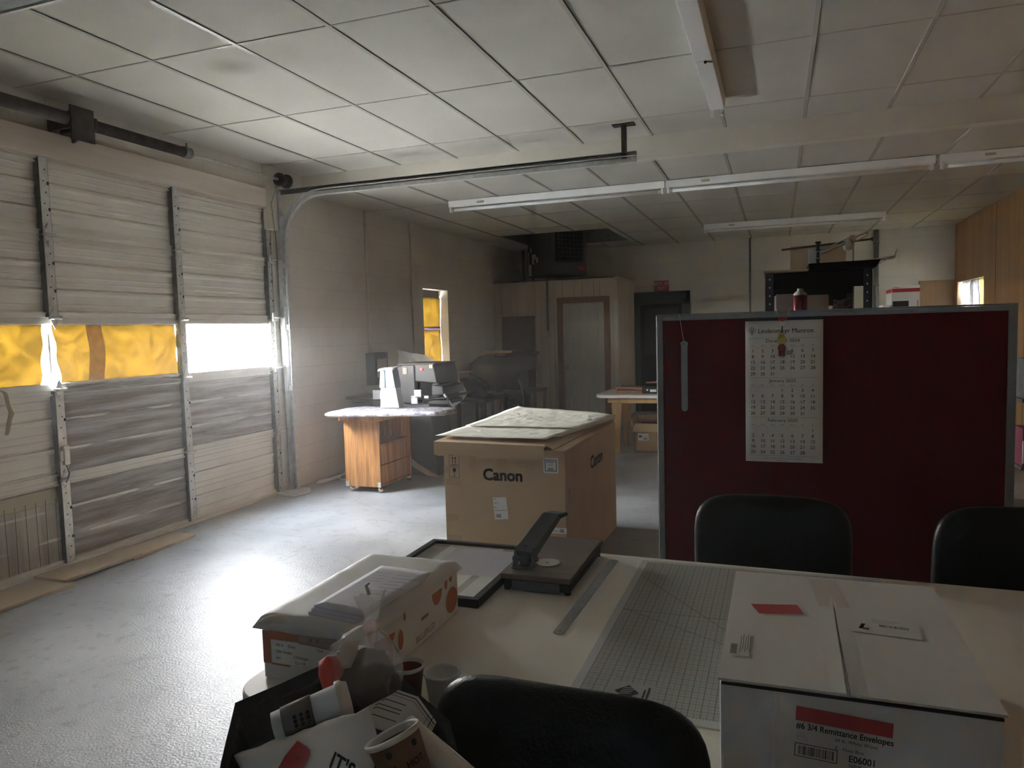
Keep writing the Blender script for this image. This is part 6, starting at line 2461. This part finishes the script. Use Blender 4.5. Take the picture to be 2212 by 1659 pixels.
text(b, 'L', 0.034, (0.142, 1.478, ez + 0.0006), Vector((1, -.1, 0)), Vector((.3, 1, 0)), 0, 'LEFT', 0.05, 0.0035)
barcode(b, Vector((0.18, 1.492, ez + 0.0006)), Vector((1, -.08, 0)), Vector((.05, 1, 0)), 0.05, 0.012, 0, 5, 0.0035)
for k in range(3):
    rect(b, (0.17, 1.512 + k * 0.007, ez + 0.0006), Vector((1, -.08, 0)), Vector((.05, 1, 0)), 0.03 + 0.01 * k, 0.0012, 2, 0.0035)
rect(b, (-0.083, 1.295, ez + 0.0006), X, Y, 0.035, 0.10, 1, 0.0025)
for k in range(14):
    rect(b, (-0.080, 1.30 + k * 0.003, ez + 0.0006), X, Y, 0.011, 0.0017, 0, 0.0035)
for k in range(5):
    rect(b, (-0.064 + 0.004 * k, 1.31 + 0.01 * (k % 2), ez + 0.0006), X, Y, 0.0012, 0.07, 2, 0.0035)
obj('shipping_label', b, ['ink', 'whitecard', 'greyink'], t, keep=True)
b = BM()
fd = Vector((1, 0, -0.05))
fu = Vector((0.05, 0, 1))
text(b, '#6 3/4 Remittance Envelopes', 0.0142, (0.027, ey0, 0.8855), fd, fu, 0, 'LEFT', 0.012, 0.0012, xs=0.83)
text(b, '24 lb. White Wove', 0.0078, (0.083, ey0, 0.8725), fd, fu, 0, 'LEFT', 0.0, 0.0012)
text(b, 'E - Flute Box', 0.0078, (0.084, ey0, 0.859), fd, fu, 0, 'LEFT', 0.0, 0.0012)
text(b, 'E06001', 0.0155, (0.103, ey0, 0.8425), fd, fu, 0, 'LEFT', 0.012, 0.0012, xs=0.85)
text(b, '500/Box', 0.0078, (0.103, ey0, 0.834), fd, fu, 0, 'LEFT', 0.0, 0.0012)
text(b, '5 Boxes/Carton', 0.0078, (0.103, ey0, 0.825), fd, fu, 0, 'LEFT', 0.0, 0.0012)
outline(b, (0.024, ey0, 0.839), fd, fu, 0.063, 0.0225, 0.0012, 0, 0.0012)
barcode(b, (0.0295, ey0, 0.8425), fd, fu, 0.052, 0.015, 0, 8, 0.0012)
outline(b, (0.028, ey0, 0.8665), fd, fu, 0.015, 0.0055, 0.0004, 1, 0.0012)
outline(b, (0.028, ey0, 0.8735), fd, fu, 0.012, 0.004, 0.0004, 1, 0.0012)
obj('printing', b, ['ink', 'greyink'], t, keep=True)

# ---------------------------------------------------------------- cups
def coffee_cup(name, lab, c, r, h, body, M=None, sleeve=None, lid=False, fill=None, rim='paper', group=None):
    t = empty(name, tuple(c), 0, local=True)
    if M is not None:
        t.matrix_world = Matrix.Translation(c) @ M
    tag(t, lab, 'cup', group)
    rb = r * 0.70
    b = BM()
    lathe(b, [(0.0005, 0.003), (rb - 0.001, 0.003), (rb, 0), (r, h), (r + 0.0022, h + 0.0005), (r + 0.0024, h + 0.003), (r + 0.0005, h + 0.0045), (r - 0.002, h + 0.002), (r - 0.002, h - 0.001), (rb - 0.001, 0.006), (0.0005, 0.006)], (0, 0, 0), 36)
    obj('cup_wall', b, body, t)
    b = BM()
    lathe(b, [(r + 0.0003, h - 0.004), (r + 0.0027, h - 0.001), (r + 0.0030, h + 0.003), (r + 0.0008, h + 0.005), (r - 0.0024, h + 0.002), (r - 0.0026, h - 0.006)], (0, 0, 0), 36)
    obj('rolled_rim', b, rim, t)
    if sleeve:
        z0, z1 = sleeve[0] * h, sleeve[1] * h
        b = BM()
        lathe(b, [(rb + (r - rb) * sleeve[0] + 0.0006, z0), (rb + (r - rb) * sleeve[0] + 0.0018, z0), (rb + (r - rb) * sleeve[1] + 0.0018, z1), (rb + (r - rb) * sleeve[1] + 0.0006, z1)], (0, 0, 0), 36)
        obj('sleeve', b, sleeve[2], t)
    if lid:
        b = BM()
        lathe(b, [(r + 0.001, h - 0.007), (r + 0.0035, h - 0.006), (r + 0.0035, h + 0.002), (r + 0.001, h + 0.004), (r - 0.002, h + 0.012), (r - 0.006, h + 0.013), (r - 0.008, h + 0.009), (0.0005, h + 0.009)], (0, 0, 0), 36)
        obj('lid', b, 'paper', t)
    if fill:
        b = BM()
        rnd = random.Random(4)
        for k in range(16):
            a, q = rnd.uniform(0, 6.28), rnd.uniform(0, r * 0.6)
            box(b, -0.007, 0.007, -0.003, 0.003, -0.003, 0.003, 0, Matrix.Translation((q * math.cos(a), q * math.sin(a), h * 0.6 + rnd.uniform(0, 0.012))) @ Matrix.Rotation(rnd.uniform(0, 6), 4, 'Z') @ Matrix.Rotation(rnd.uniform(0, 2), 4, 'X'))
        lathe(b, [(0.0005, h * 0.62), (rb + (r - rb) * .6 - 0.002, h * 0.6)], (0, 0, 0), 20)
        obj('contents', b, fill, t)
    return t


coffee_cup('foam_cup', 'dark red cup with white rim holding bits, beside the ream carton', Vector((-0.722, 1.30, TZ + 0.0005)), 0.034, 0.084, 'cupred', fill='rust', group='small cups on the table')
coffee_cup('foam_cup', 'empty pale cup right of the dark red one on table', Vector((-0.643, 1.30, TZ + 0.0005)), 0.036, 0.080, 'paper', group='small cups on the table')

# ================================================================ WASTE BIN and rubbish
t = empty('waste_bin', (-0.64, 0.95, 0))
tag(t, 'teal waste bin with black liner overflowing with cups and paper', 'waste bin')
rim = [(-0.842, 0.932, 0.930), (-0.745, 1.160, 0.938), (-0.62, 1.10, 0.925), (-0.50, 1.03, 0.905), (-0.42, 0.92, 0.875), (-0.44, 0.79, 0.85), (-0.56, 0.72, 0.85), (-0.70, 0.76, 0.86), (-0.80, 0.85, 0.885)]
cb = Vector((-0.63, 0.94, 0))
b = BM()
bin_out = [(-0.845, 0.905), (-0.755, 1.150), (-0.50, 1.045), (-0.595, 0.79)]
hexa(b, [Vector((*[cb[i] + (p[i] - cb[i]) * 0.8 for i in range(2)], 0.0)) for p in bin_out][::-1] + [Vector((*p, 0.86)) for p in bin_out][::-1])
obj('bin_body', b, 'teal', t, bevel=0.01)
b = BM()
fr = []
for i in range(len(rim)):
    a_, e_ = Vector(rim[i]), Vector(rim[(i + 1) % len(rim)])
    for k in range(6):
        fr.append(a_.lerp(e_, k / 6))
fr.append(fr[0])
rows = []
for (s, dz, amp) in ((1.00, -0.16, 0.010), (1.045, -0.09, 0.010), (1.04, -0.03, 0.006), (1.0, 0.0, 0.002), (0.95, -0.03, 0.006), (0.85, -0.09, 0.008), (0.6, -0.14, 0.008), (0.05, -0.15, 0.0)):
    rows.append([Vector((cb.x + (p.x - cb.x) * s, cb.y + (p.y - cb.y) * s, p.z + dz)) + noise.noise_vector(p * 12 + Z * dz * 40) * amp for p in fr])
    rows[-1][-1] = rows[-1][0].copy()
grid(b, rows)
plabel(obj('bin_liner', b, 'binbag', t), 'glossy black bin liner')

def axis_matrix(d, spin=0):
    return Vector(d).normalized().to_track_quat('Z', 'Y').to_matrix().to_4x4() @ Matrix.Rotation(spin, 4, 'Z')


base = Vector((-0.740, 0.90, 0.925))
top = Vector((-0.656, 0.965, 0.946))
c = coffee_cup('paper_cup', 'white lidded paper cup with grey-brown sleeve lying in the waste bin', base, 0.029, (top - base).length, 'paper', axis_matrix(top - base), (0.14, 0.58, 'sleeve'), lid=True, group='cups in the waste bin')
dc_ = c.matrix_world.to_3x3().inverted() @ (Vector((0, 0, 1.53)) - base)
a_cam = math.atan2(dc_.y, dc_.x)
b = BM()
for k in range(9):
    a = a_cam + math.radians((k % 3) * 15 - 5)
    z_ = 0.035 + (k // 3) * 0.010
    r_ = 0.0203 + 0.0087 * z_ / 0.108 + 0.0024
    d_ = Vector((math.cos(a), math.sin(a), 0))
    disc(b, d_ * r_ + Z * z_, d_, 0.0032, 8)
sl = [o_ for o_ in bpy.data.objects if o_.parent == c and o_.name.startswith('sleeve')][0]
obj('printed_beans', b, 'hole', sl)

base = Vector((-0.455, 0.855, 0.86))
top = Vector((-0.508, 0.865, 0.968))
c = coffee_cup('paper_cup', 'brown paper cup with coffee bean print and script in the waste bin', base, 0.038, (top - base).length, 'latte', axis_matrix(top - base), group='cups in the waste bin')
b = BM()
dc_ = c.matrix_world.to_3x3().inverted() @ (Vector((0, 0, 1.53)) - base)
a_cam = math.degrees(math.atan2(dc_.y, dc_.x))
loc = c.matrix_world.inverted()
# lettering laid on the side that faces up and out
h_ = (top - base).length
for (s, ang, z_, sz) in (('Latte', a_cam - 12, 0.30, 0.024), ('HOT', a_cam + 28, 0.66, 0.013), ('coffee', a_cam - 32, 0.72, 0.008)):
    a0 = math.radians(ang)
    rr_ = 0.0266 + (0.0114) * z_ + 0.001
    d_ = Vector((math.cos(a0), math.sin(a0), 0))
    tx_ = Vector((-math.sin(a0), math.cos(a0), 0))
    cu = BM()
    text(cu, s, sz, (0, 0, 0), X, Y, 0, 'CENTER', 0.0, 0, shear=0.25 if s == 'Latte' else 0)
    for f in cu.faces:
        vs_ = []
        for v in f.verts:
            aa = a0 + v.co.x / rr_
            zz = z_ * h_ + v.co.y
            rad = 0.0266 + 0.0114 * zz / h_ + 0.0009
            vs_.append(b.verts.new((rad * math.cos(aa), rad * math.sin(aa), zz)))
        b.faces.new(vs_)
    cu.free()
for (ang, z_) in ((a_cam, 0.62), (a_cam + 30, 0.42), (a_cam - 22, 0.88), (a_cam + 38, 0.88), (a_cam - 45, 0.5)):
    a0 = math.radians(ang)
    d_ = Vector((math.cos(a0), math.sin(a0), 0))
    disc(b, d_ * (0.0266 + 0.0114 * z_ + 0.0010) + Z * z_ * h_, d_, 0.0048, 10)
obj('cup_print', b, 'hole', c, keep=True)

# white paper bag with red letters
t = empty('paper_bag', (-0.65, 0.88, 0.88))
tag(t, 'crumpled white paper bag with large red letter in the waste bin', 'paper bag')
G = [[(-0.775, 0.86, 0.872), (-0.71, 0.84, 0.868), (-0.63, 0.82, 0.865), (-0.55, 0.80, 0.860), (-0.51, 0.79, 0.865)],
     [(-0.79, 0.87, 0.885), (-0.71, 0.865, 0.905), (-0.635, 0.855, 0.915), (-0.56, 0.845, 0.925), (-0.52, 0.83, 0.915)],
     [(-0.765, 0.885, 0.893), (-0.70, 0.885, 0.922), (-0.635, 0.885, 0.952), (-0.565, 0.88, 0.975), (-0.535, 0.87, 0.95)],
     [(-0.76, 0.89, 0.894), (-0.69, 0.895, 0.926), (-0.63, 0.895, 0.958), (-0.556, 0.885, 0.992), (-0.54, 0.88, 0.955)]]
rows = crumple(refine(G, 6), 0.006, 26)
b = BM()
grid(b, rows)
obj('bag_sheet', b, 'paper', t, solid=0.0015)
b = BM()
xd_ = Vector((-0.556 + 0.76, 0, 0.992 - 0.894)).normalized()
yd_ = Vector((-0.10, 0.45, 0.85))
yd_ = (yd_ - xd_ * yd_.dot(xd_)).normalized()
nz_ = xd_.cross(yd_)
qr_ = Matrix.Rotation(-0.62, 3, nz_)
xd_, yd_ = qr_ @ xd_, qr_ @ yd_
cu = BM()
text(cu, 'R', 0.080, Vector((-0.702, 0.852, 0.878)), xd_, yd_, 0, 'LEFT', 0.06, 0.0, shear=0.2)
text(cu, "IT'S", 0.030, Vector((-0.602, 0.845, 0.918)), xd_, yd_, 1, 'LEFT', 0.02, 0.0)
from mathutils.bvhtree import BVHTree
bv = BMesh = bmesh.new()
grid(bv, rows)
tree = BVHTree.FromBMesh(bv)
bmesh.ops.subdivide_edges(cu, edges=cu.edges[:], cuts=1)
for f in cu.faces:
    pts_ = []
    for v in f.verts:
        hit = tree.ray_cast(v.co + Vector((0, -0.5, 0.5)), Vector((0, 1, -1)).normalized())
        p_ = (hit[0] if hit[0] else v.co) + Vector((0, -0.0028, 0.0028))
        pts_.append(b.verts.new(p_))
    b.faces.new(pts_).material_index = f.material_index
cu.free()
bv.free()
obj('printed_letters', b, ['redprint', 'ink'], t, keep=True)

# certificate sheet and rolled sheet
t = empty('certificate', (-0.55, 0.97, 0.9))
tag(t, 'curled white certificate with ruled border sticking out of the waste bin', 'paper')
G = [[(-0.63, 0.92, 0.925), (-0.59, 0.93, 0.935), (-0.545, 0.935, 0.925), (-0.505, 0.93, 0.895)],
     [(-0.62, 0.95, 0.940), (-0.585, 0.96, 0.955), (-0.54, 0.965, 0.945), (-0.500, 0.955, 0.915)],
     [(-0.605, 0.975, 0.945), (-0.565, 0.985, 0.968), (-0.53, 0.985, 0.962), (-0.490, 0.965, 0.938)]]
rows = refine(G, 6)
b = BM()
grid(b, rows)
obj('sheet', b, 'paper', t, solid=0.0008)
b = BM()
R_ = [[p + Vector((-0.0002, -0.0012, 0.0012)) for p in r] for r in rows]
def strip(seq, w):
    for p, q in zip(seq, seq[1:]):
        d__ = (q - p).normalized()
        n__ = d__.cross(Vector((0, -0.7, 0.7))).normalized() * w
        quad(b, [p - n__, q - n__, q + n__, p + n__])
nr = len(R_) - 1
nc = len(R_[0]) - 1
strip(R_[nr - 1], 0.0007)
strip(R_[nr - 2], 0.0003)
strip([r[nc - 1] for r in R_], 0.0007)
strip([r[nc - 2] for r in R_], 0.0003)
for k in (3, 5, 6, 8):
    strip(R_[k][5:12], 0.0006)
obj('ruled_border', b, 'ink', t, keep=True)
t = empty('rolled_paper', (-0.45, 0.93, 0.93))
tag(t, 'loosely rolled white sheet at right side of the waste bin', 'paper')
b = BM()
rows = []
for k in range(17):
    a = math.radians(40 + 300 * k / 16)
    r_ = 0.020 + 0.0003 * k
    off = Vector((0.35, 0.4, 0)).normalized() * 0
    ax = Vector((0.115, -0.02, -0.055))
    u_ = ax.normalized().cross(Z).normalized()
    w_ = ax.normalized().cross(u_)
    p = Vector((-0.525, 0.925, 0.942)) + (u_ * math.cos(a) + w_ * math.sin(a)) * r_
    rows.append([p + ax * t_ for t_ in (0, .25, .5, .75, 1.0)])
grid(b, rows)
obj('sheet', b, 'paper', t, solid=0.0008)

# knotted clear bag
t = empty('clear_bag', (-0.665, 1.03, 0.89))
tag(t, 'knotted clear plastic bag with red and brown contents on the waste bin', 'plastic bag')
bc = Vector((-0.672, 1.058, 0))
b = BM()
prof = [(0.02, 0.888), (0.055, 0.893), (0.068, 0.915), (0.070, 0.945), (0.066, 0.975), (0.050, 1.003), (0.026, 1.022), (0.010, 1.032), (0.008, 1.040), (0.012, 1.052), (0.020, 1.075), (0.026, 1.092)]
rows = []
for (r_, z_) in prof:
    row = []
    for k in range(40):
        a = 2 * PI * k / 40
        kk = 1 + (0.16 * math.sin(a * 5 + z_ * 20) if z_ > 1.0 else 0.04 * math.sin(a * 7 + z_ * 30))
        row.append(Vector((bc.x + (0.018 if z_ > 1.0 else 0) * min(1, (z_ - 1.0) * 20 if z_ > 1 else 0) + r_ * kk * math.cos(a), bc.y + r_ * kk * math.sin(a) * 0.8, z_ + 0.006 * math.sin(a * 3) * (z_ > 1.06))))
    row.append(row[0].copy())
    rows.append(row)
grid(b, crumple(rows, 0.004, 30))
obj('bag_film', b, 'bagplastic', t)
b = BM()
ball(b, (bc.x + 0.018, bc.y - 0.004, 1.033), 0.0125, sc=(1, 1, 1.2))
ball(b, (bc.x + 0.022, bc.y - 0.006, 1.018), 0.0085, sc=(1, 1, 1.5))
MT['knot'] = sheer_mat('bunched_plastic', (0.85, 0.76, 0.77), 0.4, 0.35, 0.15, 0.1, 30)
plabel(obj('knot', b, 'knot', t), 'white knotted plastic')
b = BM()
tube(b, [(bc.x + 0.016, bc.y, 1.088), (bc.x + 0.012, bc.y - 0.002, 1.104), (bc.x + 0.018, bc.y - 0.002, 1.108)], [0.0035, 0.0028, 0.002], 8)
plabel(obj('bright_tip', b, 'galv', t), 'glinting twisted tip')
b = BM()
M = Matrix.Translation((bc.x - 0.040, bc.y - 0.030, 0.948)) @ Matrix.Rotation(-0.35, 4, 'Y') @ Matrix.Diagonal((0.9, 0.7, 1.2, 1))
prof2 = [(0.001, -0.035), (0.024, -0.03), (0.030, -0.01), (0.029, 0.012), (0.020, 0.028), (0.001, 0.032)]
lathe(b, prof2, n=18, M=M)
plabel(obj('red_wrapper', b, 'shadered', t), 'bright red wrapper inside')
b = BM()
rows = [[Vector((bc.x - 0.004 + 0.052 * s * math.cos(a), bc.y + 0.040 * s * math.sin(a), z_)) for a in [2 * PI * k / 24 for k in range(25)]] for s, z_ in ((0.3, 0.896), (0.95, 0.905), (1.05, 0.93), (1.0, 0.955), (0.7, 0.985), (0.1, 1.0))]
grid(b, crumple(rows, 0.02, 30))
plabel(obj('brown_paper', b, 'sleeve', t), 'crumpled brown paper inside')
b = BM()
rows = refine([[(bc.x - 0.035, bc.y - 0.035, 0.965), (bc.x + 0.0, bc.y - 0.038, 0.975)], [(bc.x - 0.03, bc.y - 0.015, 1.005), (bc.x + 0.002, bc.y - 0.01, 1.012)]], 6)
grid(b, crumple(rows, 0.006, 30))
plabel(obj('folded_napkin', b, 'tan', t, solid=0.002), 'tan folded napkin inside')

# ================================================================ CHAIRS
def sup(t_, e):
    return math.copysign(abs(t_) ** e, t_)


def cushion(bm, a, bb, c, M, e1=0.30, e2=0.30, bend=0.0, nu=40, nv=24, arch=0.0):
    rows = []
    for j in range(nv + 1):
        ph = -PI / 2 + PI * j / nv
        row = []
        for i in range(nu + 1):
            th = 2 * PI * i / nu
            x = a * sup(math.cos(ph), e1) * sup(math.cos(th), e2)
            z = c * sup(math.cos(ph), e1) * sup(math.sin(th), e2)
            y = bb * sup(math.sin(ph), 1.0)
            y += bend * x * x
            row.append(M @ Vector((x, y, z)))
        rows.append(row)
    grid(bm, rows)


def office_chair(x, y, rz, lab, hw, ztop, first=None):
    t = empty('office_chair', (x, y, 0), rz, local=True)
    tag(t, lab, 'office chair', 'black leather office chairs around the table')
    # local frame: the sitter faces +y, back cushion at y = 0
    bh = 0.235
    b = BM()
    cushion(b, hw, 0.058, bh, Matrix.Translation((0, 0, ztop - bh)) @ Matrix.Rotation(-0.10, 4, 'X'), 0.52, 0.42, 0.35)
    bk = obj('backrest', b, 'leather', t)
    b = BM()
    M = Matrix.Translation((0, 0, ztop - bh)) @ Matrix.Rotation(-0.10, 4, 'X')
    for sd in (-1, 1):
        loop = []
        for k in range(25):
            th = -1.25 + 2.5 * k / 24
            xx, zz = sd * (hw * 0.985) * sup(math.cos(th), 0.42), (bh * 0.97) * sup(math.sin(th), 0.42)
            loop.append(M @ Vector((xx, 0.004 + 0.35 * xx * xx, zz)))
        tube(b, loop, 0.003, 6)
    obj('piping', b, 'leather', bk)
    b = BM()
    cushion(b, hw, 0.24, 0.05, Matrix.Translation((0, 0.27, 0.44)), 0.4, 0.5)
    obj('seat', b, 'leather', t)
    b = BM()
    tube(b, [(0, -0.045, ztop - 0.30), (0, -0.06, 0.5), (0, -0.02, 0.38), (0, 0.2, 0.37)], 0.022, 10)
    obj('back_bar', b, 'plasticblk', t)
    for s in (-1, 1):
        b = BM()
        tube(b, [(s * (hw - 0.02), 0.12, 0.42), (s * (hw + 0.02), 0.10, 0.55), (s * (hw + 0.02), 0.14, 0.64), (s * (hw + 0.02), 0.32, 0.64), (s * (hw + 0.02), 0.36, 0.55), (s * (hw - 0.02), 0.34, 0.42)], 0.014, 8)
        obj('armrest', b, 'plasticblk', t)
    b = BM()
    cyl(b, (0, 0.25, 0.10), (0, 0.25, 0.40), 0.025, n=14)
    obj('gas_post', b, 'plasticblk', t)
    for k in range(5):
        a = 2 * PI * k / 5 + .3
        b = BM()
        tip = Vector((0.27 * math.cos(a), 0.25 + 0.27 * math.sin(a), 0.07))
        tube(b, [(0, 0.25, 0.11), tip], [0.024, 0.014], 8)
        leg = obj('base_leg', b, 'plasticblk', t)
        b = BM()
        n__ = Vector((-math.sin(a), math.cos(a), 0)) * 0.018
        cyl(b, tip - Z * 0.042 - n__, tip - Z * 0.042 + n__, 0.027, n=14)
        cyl(b, tip - Z * 0.03, tip, 0.008, n=8)
        obj('caster', b, 'plasticblk', leg)
    return t


office_chair(-0.024, 2.70, PI, 'black office chair in front of red screen with calendar above it', 0.262, 0.932)
office_chair(0.735, 2.72, PI + 0.08, 'black office chair at the right edge of the frame by the red screen', 0.265, 0.928)
office_chair(-0.348, 1.13, -0.02, 'black office chair in the near foreground, between waste bin and white carton', 0.250, 0.925)

# ================================================================ thin haze added to stand in for lens veil
b = BM()
box(b, XL - 0.198, XR + 0.158, YF - 0.1, YB + 0.1, -0.06, 3.55)
hz = obj('haze', b, 'glass')
hm = bpy.data.materials.new('veil_haze')
hm.use_nodes = True
nt = hm.node_tree
for n in list(nt.nodes):
    if n.type != 'OUTPUT_MATERIAL':
        nt.nodes.remove(n)
vsn = nt.nodes.new('ShaderNodeVolumeScatter')
vsn.inputs['Density'].default_value = 0.010
vsn.inputs['Anisotropy'].default_value = 0.6
nt.links.new(vsn.outputs[0], nt.nodes['Material Output'].inputs['Volume'])
hz.data.materials[0] = hm
tag(hz, kind='stuff', label='faint haze added through the room to stand in for lens veil', cat='haze')
